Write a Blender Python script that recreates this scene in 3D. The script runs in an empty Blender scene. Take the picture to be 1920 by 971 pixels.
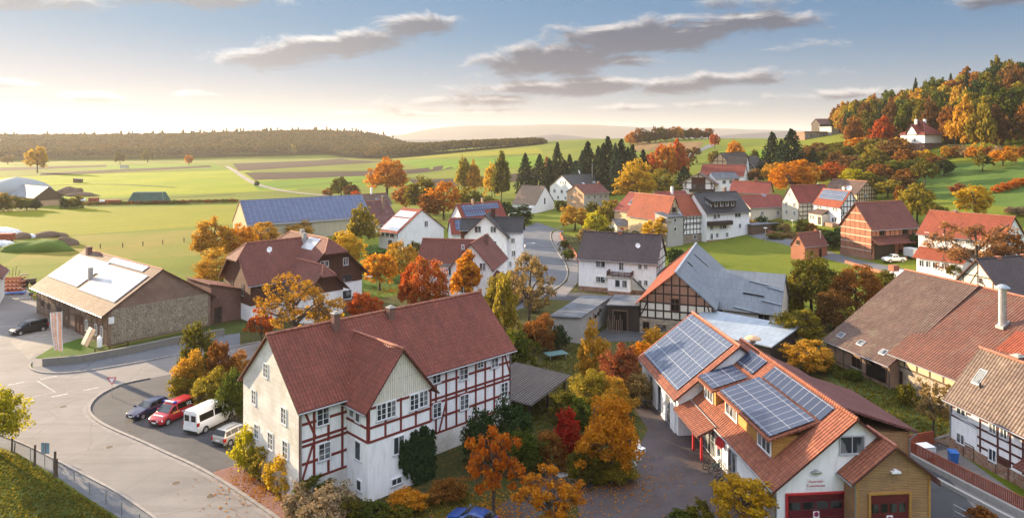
import bpy, bmesh, math, random
import numpy as np
from mathutils import Vector, Matrix
random.seed(7); RNG = np.random.default_rng(7)
S = bpy.context.scene
COL = S.collection
F, CX, CY, H = 1330.0, 960.0, 262.0, 30.0      # focal length and principal point of the photo in its 1920 px width, eye height
R = math.radians
# ------------------------------------------------------------------ camera
cam = bpy.data.cameras.new('camera'); camo = bpy.data.objects.new('camera', cam); COL.objects.link(camo)
camo.location = (0, 0, H); camo.rotation_euler = (R(90), 0, 0)
cam.sensor_width = 36; cam.lens = 36*F/1920; cam.shift_y = -(485.5-CY)/1920
cam.clip_start = 0.5; cam.clip_end = 40000
S.camera = camo
# ------------------------------------------------------------------ light
SUN_AZ, SUN_EL = -54.0, 11.5         # degrees; azimuth from straight ahead, minus is left
sun = bpy.data.lights.new('sun', 'SUN'); suno = bpy.data.objects.new('sun', sun); COL.objects.link(suno)
sun.energy = 5.0; sun.angle = R(0.6); sun.color = (1.0, 0.76, 0.48)
sd = Vector((math.sin(R(SUN_AZ))*math.cos(R(SUN_EL)), math.cos(R(SUN_AZ))*math.cos(R(SUN_EL)), math.sin(R(SUN_EL))))
suno.rotation_euler = sd.to_track_quat('Z', 'Y').to_euler()
suno.location = (-300, 200, 200)
S.view_settings.view_transform = 'Standard'; S.view_settings.look = 'None'
S.view_settings.exposure = 1.78; S.view_settings.gamma = 1.0; S.view_settings.use_curve_mapping = False
S.render.engine = 'CYCLES'
c = S.cycles
c.use_denoising = True; c.max_bounces = 5; c.diffuse_bounces = 2; c.glossy_bounces = 2; c.transmission_bounces = 3
c.transparent_max_bounces = 6; c.volume_bounces = 0; c.caustics_reflective = False; c.caustics_refractive = False
c.use_adaptive_sampling = True; c.adaptive_threshold = 0.02; c.sample_clamp_indirect = 4.0

# ------------------------------------------------------------------ node helpers
def N(nt, t, **kw):
    n = nt.nodes.new(t)
    for k, v in kw.items():
        if k in ('op', 'operation'): n.operation = v
        elif k == 'blend': n.blend_type = v
        elif k.startswith('i_'):
            key = k[2:]; key = int(key) if key.isdigit() else key.replace('_', ' ')
            if hasattr(v, 'outputs'): nt.links.new(v.outputs[0], n.inputs[key])
            elif hasattr(v, 'is_output'): nt.links.new(v, n.inputs[key])
            else: n.inputs[key].default_value = v
        else: setattr(n, k, v)
    return n
def m_(nt, op, a, b=None, c=None, clamp=False):
    kw = dict(operation=op, i_0=a)
    if b is not None: kw['i_1'] = b
    if c is not None: kw['i_2'] = c
    n = N(nt, 'ShaderNodeMath', **kw); n.use_clamp = clamp
    return n
def mixc(nt, fac, a, b, blend='MIX'):
    n = nt.nodes.new('ShaderNodeMix'); n.data_type = 'RGBA'; n.blend_type = blend
    for i, v in ((0, fac), (6, a), (7, b)):
        if hasattr(v, 'outputs'): nt.links.new(v.outputs[0] if v.bl_idname != 'ShaderNodeMix' else v.outputs[2], n.inputs[i])
        elif hasattr(v, 'is_output'): nt.links.new(v, n.inputs[i])
        else: n.inputs[i].default_value = v if i == 0 else (*v[:3], 1)
    return n
def sstep(nt, x, a, b):
    n = nt.nodes.new('ShaderNodeMapRange'); n.interpolation_type = 'SMOOTHSTEP'
    for i, v in ((0, x), (1, a), (2, b), (3, 0.0), (4, 1.0)):
        if hasattr(v, 'outputs'): nt.links.new(v.outputs[0], n.inputs[i])
        elif hasattr(v, 'is_output'): nt.links.new(v, n.inputs[i])
        else: n.inputs[i].default_value = v
    return n
def posn(nt, scale, detail=4.0, rough=.6, vec=None, sc3=None):
    g = vec if vec is not None else N(nt, 'ShaderNodeNewGeometry').outputs['Position']
    if sc3: g = N(nt, 'ShaderNodeVectorMath', operation='MULTIPLY', i_0=g, i_1=sc3).outputs[0]
    return N(nt, 'ShaderNodeTexNoise', i_Vector=g, i_Scale=scale, i_Detail=detail, i_Roughness=rough)
def contrast(nt, n, a=.35, b=.65): return sstep(nt, n.outputs[0], a, b)
# ------------------------------------------------------------------ sky with clouds at infinity
W = bpy.data.worlds.new('World'); S.world = W; W.use_nodes = True
nt = W.node_tree; nt.nodes.clear()
sky = N(nt, 'ShaderNodeTexSky', sky_type='NISHITA', sun_disc=False, sun_elevation=R(SUN_EL), sun_rotation=R(SUN_AZ),
        altitude=250, air_density=1.0, dust_density=0.7, ozone_density=2.0)
tc = N(nt, 'ShaderNodeTexCoord')
sep = N(nt, 'ShaderNodeSeparateXYZ', i_0=tc.outputs['Generated'])
az = m_(nt, 'MULTIPLY', m_(nt, 'ARCTAN2', sep.outputs[0], sep.outputs[1]), 57.2958)
el = m_(nt, 'MULTIPLY', m_(nt, 'ARCSINE', sep.outputs[2]), 57.2958)
def cloud_field(dx, dy):
    u = m_(nt, 'ADD', az, dx); v = m_(nt, 'ADD', el, dy)
    co = N(nt, 'ShaderNodeCombineXYZ', i_0=m_(nt, 'MULTIPLY', u, 0.16), i_1=m_(nt, 'MULTIPLY', v, 0.42))
    n1 = N(nt, 'ShaderNodeTexNoise', i_Vector=co, i_Scale=1.5, i_Detail=10.0, i_Roughness=0.62, i_Distortion=0.5)
    n2 = N(nt, 'ShaderNodeTexNoise', i_Vector=co, i_Scale=0.45, i_Detail=3.0)
    tot = None
    # azimuth, elevation, half width, half height, strength, lean
    for a, e, w, h, s, k in CLOUDS:
        du = m_(nt, 'SUBTRACT', u, a)
        dv = m_(nt, 'SUBTRACT', m_(nt, 'SUBTRACT', v, e), m_(nt, 'MULTIPLY', du, k))
        q = m_(nt, 'ADD', m_(nt, 'POWER', m_(nt, 'ABSOLUTE', m_(nt, 'DIVIDE', du, w)), 2.0), m_(nt, 'POWER', m_(nt, 'ABSOLUTE', m_(nt, 'DIVIDE', dv, h)), 2.0))
        g = m_(nt, 'MULTIPLY', m_(nt, 'EXPONENT', m_(nt, 'MULTIPLY', q, -0.9)), s)
        tot = g if tot is None else m_(nt, 'MAXIMUM', tot, g)
    d = m_(nt, 'ADD', m_(nt, 'MULTIPLY', tot, 0.62), m_(nt, 'MULTIPLY', m_(nt, 'SUBTRACT', n1, 0.5), 1.15))
    return d, n2, n1
SOFT = (1.75, 1.90, 2.14)
CLOUDS = [(-14.0, 7.3, 7.0, 1.3, 1.08, 0.13), (-19.5, 6.3, 4.5, 0.9, .95, 0.08), (-8.0, 8.9, 3.6, 1.1, 1.02, 0.1),
          (3.5, 6.5, 6.5, 1.55, 1.16, 0.08), (10, 8.1, 9.0, 1.5, 1.1, 0.05), (18, 8.9, 6, 1.1, .95, 0.04), (9, 6.2, 4, 0.8, .95, 0.0),
          (5, 4.2, 10, 0.85, 1.0, 0.02), (15, 4.5, 9, 0.8, .98, 0.06), (-3, 3.2, 8, .7, .85, 0.02), (-25, 10.3, 8, 1.0, .82, 0.06), (-31, 3.0, 2.8, .5, .85, -.04),
          (-33, 9.4, 7, 1.2, .72, 0.03), (18, 10.4, 6, .9, .7, 0.0), (35, 9.4, 3.4, .9, .9, -.02), (22, 7.0, 5, .6, .6, 0), (-36, 3.8, 3.4, .5, .78, 0), (-6, 2.2, 10, .4, .75, 0.02), (24, 3.3, 7, .5, .72, 0.0), (28, 10.6, 3.4, .6, .65, 0), (-24, 3.4, 2.4, .4, .8, 0), (12, 2.7, 9, .45, .7, 0.02)]
d0, big, fine = cloud_field(0.0, 0.0)
d1, _, _ = cloud_field(-0.35, 0.45)
alpha = m_(nt, 'MULTIPLY', sstep(nt, d0, 0.22, 0.52), 0.93)
thick = sstep(nt, d1, 0.12, 0.46)
# angular distance from the sun warms and whitens the air
dot = N(nt, 'ShaderNodeVectorMath', operation='DOT_PRODUCT', i_0=tc.outputs['Generated'], i_1=tuple(sd))
sunny = sstep(nt, dot.outputs['Value'], 0.55, 1.0)
lit = mixc(nt, sunny, (1.95, 1.88, 1.86), (2.9, 2.85, 2.75))
shade = mixc(nt, sunny, (.27, .33, .50), (1.05, 1.1, 1.2))
ccol = mixc(nt, thick, lit, shade)
tint = mixc(nt, sstep(nt, el, 0.5, 9.0), (0.54, 0.60, 0.90), (0.18, 0.355, 0.72))
hs = mixc(nt, 1.0, sky.outputs[0], tint, 'MULTIPLY')
# soft-clips the sky colour per channel, dimming the glare near the sun: x / (1 + x/m)
cs = N(nt, 'ShaderNodeSeparateColor', i_0=hs.outputs[2])
cc = N(nt, 'ShaderNodeCombineColor', **{'i_%d' % k: m_(nt, 'DIVIDE', cs.outputs[k], m_(nt, 'ADD', 1.0, m_(nt, 'DIVIDE', cs.outputs[k], SOFT[k]))) for k in range(3)})
full = mixc(nt, alpha, cc, ccol)
# made-up bright cloud layer overhead, out of view, added as soft fill light
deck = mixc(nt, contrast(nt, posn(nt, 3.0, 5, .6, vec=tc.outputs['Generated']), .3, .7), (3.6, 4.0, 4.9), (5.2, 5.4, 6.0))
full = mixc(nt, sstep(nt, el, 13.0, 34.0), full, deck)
bg = N(nt, 'ShaderNodeBackground'); bg.inputs[1].default_value = 0.115
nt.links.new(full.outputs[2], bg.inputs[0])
out = N(nt, 'ShaderNodeOutputWorld'); nt.links.new(bg.outputs[0], out.inputs[0])
W.cycles.sampling_method = 'MANUAL'; W.cycles.sample_map_resolution = 512

# ------------------------------------------------------------------ geometry helpers
def ramp(q, w): # smooth max(0,q), exact outside +-w
    q = np.asarray(q, float)
    return np.where(q < -w, 0.0, np.where(q > w, q, (q+w)**2/(4*w)))
def sst(x, a, b):
    t = np.clip((np.asarray(x, float)-a)/(b-a), 0, 1); return t*t*(3-2*t)
FAR1 = np.array([(300,262),(700,258),(760,251),(790,244),(830,239),(880,235),(960,235),(1020,233),(1110,234),(1200,238),(1300,240),(1400,242),(1500,245),(1600,246),(1900,250),(2400,256)], float)
FAR2 = np.array([(300,264),(900,262),(970,259),(1010,255),(1040,252),(1075,255),(1120,260),(1180,259),(1240,256),(1330,257),(1390,251),(1440,248),(1480,246),(1530,248),(1600,252),(1900,258),(2400,262)], float)
def TH(X, Y):
    X = np.asarray(X, float); Y = np.asarray(Y, float)
    z = ramp(.13*X+.04*Y-15.03, 4.0)
    z = 31.0 - ramp(31.0-z, 4.0)
    r = np.hypot(X, Y)
    s = sst(r, 850, 1900)
    z = z*(1-s) - 14*s
    z = z + 40*np.exp(-(((Y-1650)/330)**2))*sst(X, 120, -520)*sst(Y, 1000, 1250)
    z = z + 10*np.exp(-((X+380)/300)**2-((Y-1680)/240)**2)
    d2 = (X-365)**2+(Y-315)**2
    z = z + 66*np.exp(-d2/(2*88.0**2))*sst(d2, 285.0**2, 225.0**2)
    yy = np.maximum(Y, 1.0); px = CX+F*X/yy
    h1 = 30+(CY-np.interp(px, FAR1[:,0], FAR1[:,1]))*6500/F + 14
    h2 = 30+(CY-np.interp(px, FAR2[:,0], FAR2[:,1]))*4000/F + 14
    z = z + h1*np.exp(-((Y-6500)/700)**2)*(Y > 0) + h2*np.exp(-((Y-4000)/420)**2)*(Y > 0)
    return z
def th(x, y): return float(TH(x, y))
def hz(px, py, z):
    Y = (H-z)*F/(py-CY); return Vector(((px-CX)/F*Y, Y, z))
def at(px, py, Y): return Vector(((px-CX)/F*Y, Y, H-(py-CY)*Y/F))
def gnd(px, py):
    dx, dz = (px-CX)/F, -(py-CY)/F
    Y = np.concatenate([np.arange(20, 400, 1.0), np.arange(400, 4000, 4.0)])
    g = H+dz*Y - TH(dx*Y, Y)
    k = np.argmax(g < 0)
    if g[k] >= 0: k = len(Y)-1
    y0, y1 = Y[max(k-1, 0)], Y[k]
    for _ in range(30):
        ym = (y0+y1)/2
        if H+dz*ym-th(dx*ym, ym) < 0: y1 = ym
        else: y0 = ym
    return Vector((dx*y1, y1, th(dx*y1, y1)))
def gY(px, Y): 
    x = (px-CX)/F*Y; return Vector((x, Y, th(x, Y)))
def tag(o, label=None, cat=None, group=None, kind=None):
    if label: o['label'] = label
    if cat: o['category'] = cat
    if group: o['group'] = group
    if kind: o['kind'] = kind
    return o
def empty(name, loc, rz=0.0):
    o = bpy.data.objects.new(name, None); COL.objects.link(o); o.location = loc; o.rotation_euler = (0, 0, rz)
    o.empty_display_size = .5; return o
def uvmap(me):
    n = len(me.polygons)
    if n == 0: return
    co = np.empty(len(me.vertices)*3); me.vertices.foreach_get('co', co); co = co.reshape(-1, 3)
    nl = len(me.loops); vi = np.empty(nl, int); me.loops.foreach_get('vertex_index', vi)
    nr = np.empty(n*3); me.polygons.foreach_get('normal', nr); nr = nr.reshape(-1, 3)
    tot = np.empty(n, int); me.polygons.foreach_get('loop_total', tot)
    t = np.stack([-nr[:,1], nr[:,0], np.zeros(n)], 1); l = np.linalg.norm(t, axis=1)
    flat = l < 0.05
    t[flat] = (1, 0, 0); l[flat] = 1; t /= l[:,None]
    b = np.cross(nr, t)
    fi = np.repeat(np.arange(n), tot)
    p = co[vi]
    uv = np.stack([(p*t[fi]).sum(1), (p*b[fi]).sum(1)], 1)
    ul = me.uv_layers.new(name='UVMap'); ul.data.foreach_set('uv', uv.ravel())
class MB:
    def __init__(s): s.v = []; s.f = []; s.m = []
    def poly(s, pts, mi=0):
        k = len(s.v); s.v += [tuple(p) for p in pts]; s.f.append(tuple(range(k, k+len(pts)))); s.m.append(mi); return s
    def prism(s, pts, d, mi=0, mside=None):
        """pts: ordered polygon; d: offset vector from it"""
        ms = mi if mside is None else mside
        pts = [Vector(p) for p in pts]; q = [p+Vector(d) for p in pts]
        nrm = Vector((0,0,0))
        for a, b in zip(pts, pts[1:]+pts[:1]): nrm += a.cross(b)
        if nrm.dot(Vector(d)) > 0: pts, q = q, pts          # pts is the outer face of (pts, q), q lies behind it
        k = len(s.v); n = len(pts); s.v += [tuple(p) for p in pts+q]
        ou = list(range(k, k+n)); 
        # recompute orientation of the first face so that it points away from q
        nrm = Vector((0,0,0))
        for a, b in zip(pts, pts[1:]+pts[:1]): nrm += a.cross(b)
        if nrm.dot(q[0]-pts[0]) > 0:
            s.f.append(tuple(reversed(ou))); s.f.append(tuple(range(k+n, k+2*n)))
            for i in range(n): j = (i+1) % n; s.f.append((k+i, k+j, k+n+j, k+n+i))
        else:
            s.f.append(tuple(ou)); s.f.append(tuple(reversed(range(k+n, k+2*n))))
            for i in range(n): j = (i+1) % n; s.f.append((k+j, k+i, k+n+i, k+n+j))
        s.m += [mi, mi]+[ms]*n; return s
    def box(s, x0, x1, y0, y1, z0, z1, mi=0):
        return s.prism([(x0,y0,z1),(x1,y0,z1),(x1,y1,z1),(x0,y1,z1)], (0,0,z0-z1), mi)
    def beam(s, a, b, w, h, up=(0,0,1), mi=0):
        a, b = Vector(a), Vector(b); d = (b-a).normalized(); u = Vector(up); r = d.cross(u)
        if r.length < 1e-4: r = d.cross(Vector((0,1,0)))
        r.normalize(); u = r.cross(d)
        return s.prism([a+r*w/2+u*h/2, a-r*w/2+u*h/2, a-r*w/2-u*h/2, a+r*w/2-u*h/2], b-a, mi)
    def tube(s, a, b, r0, r1=None, n=8, mi=0, caps=True):
        r1 = r0 if r1 is None else r1
        a, b = Vector(a), Vector(b); d = (b-a)
        if d.length < 1e-6: return s
        d.normalize(); x = d.orthogonal().normalized(); y = d.cross(x)
        k = len(s.v)
        for p, r in ((a, r0), (b, r1)):
            for i in range(n):
                t = 2*math.pi*i/n; s.v.append(tuple(p+(x*math.cos(t)+y*math.sin(t))*r))
        for i in range(n): j = (i+1) % n; s.f.append((k+i, k+j, k+n+j, k+n+i)); s.m.append(mi)
        if caps: s.f.append(tuple(reversed(range(k, k+n)))); s.f.append(tuple(range(k+n, k+2*n))); s.m += [mi, mi]
        return s
    def lathe(s, prof, c=(0,0,0), n=16, mi=0):
        k = len(s.v); m = len(prof)
        for r, z in prof:
            for i in range(n):
                t = 2*math.pi*i/n; s.v.append((c[0]+r*math.cos(t), c[1]+r*math.sin(t), c[2]+z))
        for a in range(m-1):
            for i in range(n): j = (i+1) % n; s.f.append((k+a*n+i, k+a*n+j, k+(a+1)*n+j, k+(a+1)*n+i)); s.m.append(mi)
        return s
    def torus(s, c, ax, R_, r, n=18, m=6, mi=0):
        c = Vector(c); ax = Vector(ax).normalized(); x = ax.orthogonal().normalized(); y = ax.cross(x); k = len(s.v)
        for i in range(n):
            t = 2*math.pi*i/n; d = x*math.cos(t)+y*math.sin(t)
            for j in range(m):
                p = 2*math.pi*j/m; s.v.append(tuple(c+d*(R_+r*math.cos(p))+ax*r*math.sin(p)))
        for i in range(n):
            for j in range(m):
                i2, j2 = (i+1) % n, (j+1) % m; s.f.append((k+i*m+j, k+i2*m+j, k+i2*m+j2, k+i*m+j2)); s.m.append(mi)
        return s
    def mesh(s, name, mats, smooth=False):
        me = bpy.data.meshes.new(name); me.from_pydata(s.v, [], s.f)
        for m in (mats if isinstance(mats, (list, tuple)) else [mats]): me.materials.append(m)
        me.polygons.foreach_set('material_index', s.m)
        if smooth: me.polygons.foreach_set('use_smooth', [True]*len(s.f))
        me.update(); uvmap(me); return me
    def build(s, name, mats, parent=None, smooth=False, loc=None, rz=None):
        o = bpy.data.objects.new(name, s.mesh(name, mats, smooth)); COL.objects.link(o)
        if parent is not None: o.parent = parent
        if loc is not None: o.location = loc
        if rz is not None: o.rotation_euler = (0, 0, rz)
        return o
def inst(me, name, parent=None, loc=(0,0,0), rz=0.0):
    o = bpy.data.objects.new(name, me); COL.objects.link(o); o.parent = parent; o.location = loc; o.rotation_euler = (0,0,rz); return o

# ------------------------------------------------------------------ materials
def newmat(name, rough=.8, spec=.3, metal=0.0):
    m = bpy.data.materials.new(name); m.use_nodes = True; nt = m.node_tree
    b = nt.nodes['Principled BSDF']; b.inputs['Roughness'].default_value = rough; b.inputs['Metallic'].default_value = metal
    b.inputs['Specular IOR Level'].default_value = spec
    return m, nt, b
def lk(nt, a, b): nt.links.new(a.outputs[2] if a.bl_idname == 'ShaderNodeMix' else a.outputs[0], b)
def bump(nt, bsdf, h, strength, dist=.05):
    b = N(nt, 'ShaderNodeBump', i_Strength=strength, i_Distance=dist); lk(nt, h, b.inputs['Height']); nt.links.new(b.outputs[0], bsdf.inputs['Normal'])
def plain(name, col, rough=.6, spec=.4, metal=0.0, var=.12, scale=1.5):
    m, nt, b = newmat(name, rough, spec, metal)
    n = posn(nt, scale); lk(nt, mixc(nt, contrast(nt, n), [x*(1-var) for x in col], [min(1, x*(1+var)) for x in col]), b.inputs['Base Color'])
    return m
def plaster(name, col, dirt=(.30,.27,.22), amt=.35, rough=.9):
    m, nt, b = newmat(name, rough, .2)
    n = posn(nt, .35, 6, .65); n2 = posn(nt, 3.0, 5, .6, sc3=(1, 1, .25))
    c1 = mixc(nt, contrast(nt, n2, .42, .75), col, [x*.84 for x in col])
    f = m_(nt, 'MULTIPLY', contrast(nt, n, .5, .8), amt)
    lk(nt, mixc(nt, f, c1, dirt), b.inputs['Base Color'])
    bump(nt, b, posn(nt, 12, 3), .25, .02); return m
def tiles(name, c1, c2, mort=(.03,.02,.018), tw=.30, th_=.36, moss=None, mossamt=.35, rough=.75, patch=None):
    c1 = [x*.66 for x in c1]; c2 = [x*.66 for x in c2]; moss = [x*.75 for x in moss] if moss else None; patch = [x*.7 for x in patch] if patch else None
    m, nt, b = newmat(name, rough, .35)
    uv = N(nt, 'ShaderNodeTexCoord').outputs['UV']
    br = N(nt, 'ShaderNodeTexBrick', i_Vector=uv, i_Scale=1.0, offset=0.0)
    br.inputs['Color1'].default_value = (*c1, 1); br.inputs['Color2'].default_value = (*c2, 1); br.inputs['Mortar'].default_value = (*mort, 1)
    br.inputs['Mortar Size'].default_value = .018; br.inputs['Mortar Smooth'].default_value = .35; br.inputs['Brick Width'].default_value = tw; br.inputs['Row Height'].default_value = th_
    n = posn(nt, .28, 5, .65)
    col = mixc(nt, contrast(nt, n, .3, .7), br.outputs['Color'], (.72, .70, .70), 'MULTIPLY')
    n3 = posn(nt, 2.2, 3)
    col = mixc(nt, m_(nt, 'MULTIPLY', contrast(nt, n3, .45, .7), .35), col, [x*1.5 for x in c2])
    stk = N(nt, 'ShaderNodeTexNoise', i_Vector=N(nt, 'ShaderNodeVectorMath', operation='MULTIPLY', i_0=uv, i_1=(2.4, .22, 1)).outputs[0], i_Scale=1.0, i_Detail=5.0, i_Roughness=.65)
    col = mixc(nt, m_(nt, 'MULTIPLY', contrast(nt, stk, .48, .72), .45), col, [x*.45 for x in c2])
    if moss: col = mixc(nt, m_(nt, 'MULTIPLY', contrast(nt, posn(nt, .55, 8, .72), .5, .66), mossamt), col, moss)
    if patch: col = mixc(nt, contrast(nt, posn(nt, .16, 3, .5), .52, .6), col, patch)
    lk(nt, col, b.inputs['Base Color'])
    wv = N(nt, 'ShaderNodeSeparateXYZ', i_0=uv)
    saw = m_(nt, 'FRACT', m_(nt, 'DIVIDE', wv.outputs[1], th_))
    pan = m_(nt, 'ABSOLUTE', m_(nt, 'SINE', m_(nt, 'MULTIPLY', wv.outputs[0], math.pi/tw)))
    hgt = m_(nt, 'ADD', m_(nt, 'MULTIPLY', m_(nt, 'SUBTRACT', 1.0, saw), 1.0), m_(nt, 'MULTIPLY', pan, .8))
    bump(nt, b, hgt, 1.0, .10); return m
def bricks(name, c1, c2, mort, bw=.25, bh=.085, ms=.012, rough=.9, patch=None, pa=.5, big=1.0):
    m, nt, b = newmat(name, rough, .2)
    uv = N(nt, 'ShaderNodeTexCoord').outputs['UV']
    br = N(nt, 'ShaderNodeTexBrick', i_Vector=uv, i_Scale=1.0, offset=.5)
    br.inputs['Color1'].default_value = (*c1, 1); br.inputs['Color2'].default_value = (*c2, 1); br.inputs['Mortar'].default_value = (*mort, 1)
    br.inputs['Mortar Size'].default_value = ms; br.inputs['Brick Width'].default_value = bw; br.inputs['Row Height'].default_value = bh
    col = mixc(nt, contrast(nt, posn(nt, .4, 5), .3, .7), br.outputs['Color'], (.75,.73,.72), 'MULTIPLY')
    if patch: col = mixc(nt, m_(nt, 'MULTIPLY', contrast(nt, posn(nt, .5, 6, .7), .5, .62), pa), col, patch)
    lk(nt, col, b.inputs['Base Color'])
    bump(nt, b, br.outputs['Fac'].node, -.4, .02) if False else bump(nt, b, posn(nt, 6, 4), .4, .05)
    return m
def rubble(name, c1, c2, mort, scale=2.2):
    m, nt, b = newmat(name, .9, .2)
    uv = N(nt, 'ShaderNodeTexCoord').outputs['UV']
    v = N(nt, 'ShaderNodeTexVoronoi', feature='DISTANCE_TO_EDGE', i_Vector=uv, i_Scale=scale)
    v2 = N(nt, 'ShaderNodeTexVoronoi', i_Vector=uv, i_Scale=scale)
    w = N(nt, 'ShaderNodeSeparateColor', i_0=v2.outputs['Color'])
    col = mixc(nt, w.outputs[0], c1, c2)
    col = mixc(nt, sstep(nt, v.outputs[0], .03, .09), mort, col)
    lk(nt, col, b.inputs['Base Color']); bump(nt, b, sstep(nt, v.outputs[0], 0, .15), .7, .08); return m
def boards(name, c1, c2, bw=.14, vertical=False, rough=.7, wear=None):
    m, nt, b = newmat(name, rough, .3)
    uv = N(nt, 'ShaderNodeTexCoord').outputs['UV']
    if vertical: uv = N(nt, 'ShaderNodeMapping', i_Vector=uv, i_Rotation=(0,0,math.pi/2)).outputs[0]
    br = N(nt, 'ShaderNodeTexBrick', i_Vector=uv, i_Scale=1.0, offset=.37)
    br.inputs['Color1'].default_value = (*c1, 1); br.inputs['Color2'].default_value = (*c2, 1); br.inputs['Mortar'].default_value = (*[x*.25 for x in c1], 1)
    br.inputs['Mortar Size'].default_value = .012; br.inputs['Brick Width'].default_value = 3.2; br.inputs['Row Height'].default_value = bw
    g = N(nt, 'ShaderNodeTexNoise', i_Vector=N(nt, 'ShaderNodeVectorMath', operation='MULTIPLY', i_0=uv, i_1=(.6, 9, 1)).outputs[0], i_Scale=2.0, i_Detail=4.0)
    col = mixc(nt, contrast(nt, g, .35, .7), br.outputs['Color'], (.72,.7,.68), 'MULTIPLY')
    if wear: col = mixc(nt, m_(nt, 'MULTIPLY', contrast(nt, posn(nt, .5, 5, .7, sc3=(1, 1, 1.6)), .45, .65), .8), col, wear)
    lk(nt, col, b.inputs['Base Color']); bump(nt, b, br.outputs['Color'].node, .3, .02) if False else None
    return m
def solar(name, cell, frame, pw=1.0, ph=1.65, fw=.05, rough=.25, spec=.3):
    m, nt, b = newmat(name, rough, spec)
    uv = N(nt, 'ShaderNodeTexCoord').outputs['UV']
    br = N(nt, 'ShaderNodeTexBrick', i_Vector=uv, i_Scale=1.0, offset=0.0)
    br.inputs['Color1'].default_value = (*cell, 1); br.inputs['Color2'].default_value = (*[x*1.25 for x in cell], 1); br.inputs['Mortar'].default_value = (*frame, 1)
    br.inputs['Mortar Size'].default_value = fw; br.inputs['Brick Width'].default_value = pw; br.inputs['Row Height'].default_value = ph; br.inputs['Mortar Smooth'].default_value = 0.0
    b2 = N(nt, 'ShaderNodeTexBrick', i_Vector=uv, i_Scale=1.0, offset=0.0)
    b2.inputs['Mortar Size'].default_value = .008; b2.inputs['Brick Width'].default_value = pw/6; b2.inputs['Row Height'].default_value = ph/10
    b2.inputs['Color1'].default_value = (1,1,1,1); b2.inputs['Color2'].default_value = (.92,.92,.95,1); b2.inputs['Mortar'].default_value = (1.6,1.6,1.6,1)
    lk(nt, mixc(nt, 1.0, br.outputs['Color'], b2.outputs['Color'], 'MULTIPLY'), b.inputs['Base Color'])
    return m
def glass(name, col=(.03,.04,.05), curtain=.3):
    m, nt, b = newmat(name, .14, .38)
    n = posn(nt, 1.1, 2, sc3=(1, 1, .35))
    lk(nt, mixc(nt, m_(nt, 'MULTIPLY', contrast(nt, n, .5, .56), curtain), col, (.5,.52,.52)), b.inputs['Base Color']); return m
def leafmat(name, c1, c2, c3=None, trans=.5):
    c1, c2, c3 = [[x*.84 for x in q] if q else None for q in (c1, c2, c3)]
    m = bpy.data.materials.new(name); m.use_nodes = True; nt = m.node_tree; nt.nodes.clear()
    g = N(nt, 'ShaderNodeNewGeometry'); oi = N(nt, 'ShaderNodeObjectInfo')
    n = posn(nt, .55, 3, .6)
    f = m_(nt, 'ADD', m_(nt, 'MULTIPLY', g.outputs['Random Per Island'], .55), m_(nt, 'MULTIPLY', n, .65))
    f = m_(nt, 'ADD', f, m_(nt, 'MULTIPLY', m_(nt, 'SUBTRACT', oi.outputs['Random'], .5), .25))
    col = mixc(nt, sstep(nt, f, .25, .85), c1, c2)
    if c3: col = mixc(nt, sstep(nt, f, .72, .95), col, c3)
    d = N(nt, 'ShaderNodeBsdfDiffuse'); lk(nt, col, d.inputs[0])
    t = N(nt, 'ShaderNodeBsdfTranslucent'); lk(nt, col, t.inputs[0])
    gl = N(nt, 'ShaderNodeMixShader'); gl.inputs[0].default_value = trans
    nt.links.new(d.outputs[0], gl.inputs[1]); nt.links.new(t.outputs[0], gl.inputs[2])
    o = N(nt, 'ShaderNodeOutputMaterial'); nt.links.new(gl.outputs[0], o.inputs[0]); return m
# ------------------------------------------------------------------ ground
def grassmat(name, cols, scale=.02, fine=1.2, stripes=None, litter=None, lit_amt=.5, rough=.95):
    m, nt, b = newmat(name, rough, .1)
    col = mixc(nt, contrast(nt, posn(nt, scale, 4, .6), .35, .65), cols[0], cols[1])
    col = mixc(nt, m_(nt, 'MULTIPLY', contrast(nt, posn(nt, fine, 6, .7), .4, .7), .6), col, cols[2])
    if stripes:
        a, per = stripes
        g = N(nt, 'ShaderNodeNewGeometry').outputs['Position']
        s = N(nt, 'ShaderNodeSeparateXYZ', i_0=N(nt, 'ShaderNodeMapping', i_Vector=g, i_Rotation=(0,0,a)).outputs[0])
        w = m_(nt, 'SINE', m_(nt, 'ADD', m_(nt, 'MULTIPLY', s.outputs[0], 6.283/per), m_(nt, 'MULTIPLY', posn(nt, .05, 2), 3.0)))
        col = mixc(nt, m_(nt, 'MULTIPLY', sstep(nt, w, .2, .9), .3), col, [x*.6 for x in cols[0]])
    if litter: col = mixc(nt, m_(nt, 'MULTIPLY', contrast(nt, posn(nt, 2.6, 8, .8), .52, .62), lit_amt), col, litter)
    col = mixc(nt, m_(nt, 'MULTIPLY', contrast(nt, posn(nt, fine*5, 4, .8), .5, .75), .5), col, [x*.4 for x in cols[0]])
    lk(nt, col, b.inputs['Base Color'])
    bump(nt, b, posn(nt, fine*2, 5, .7), .9, .2); return m
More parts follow.
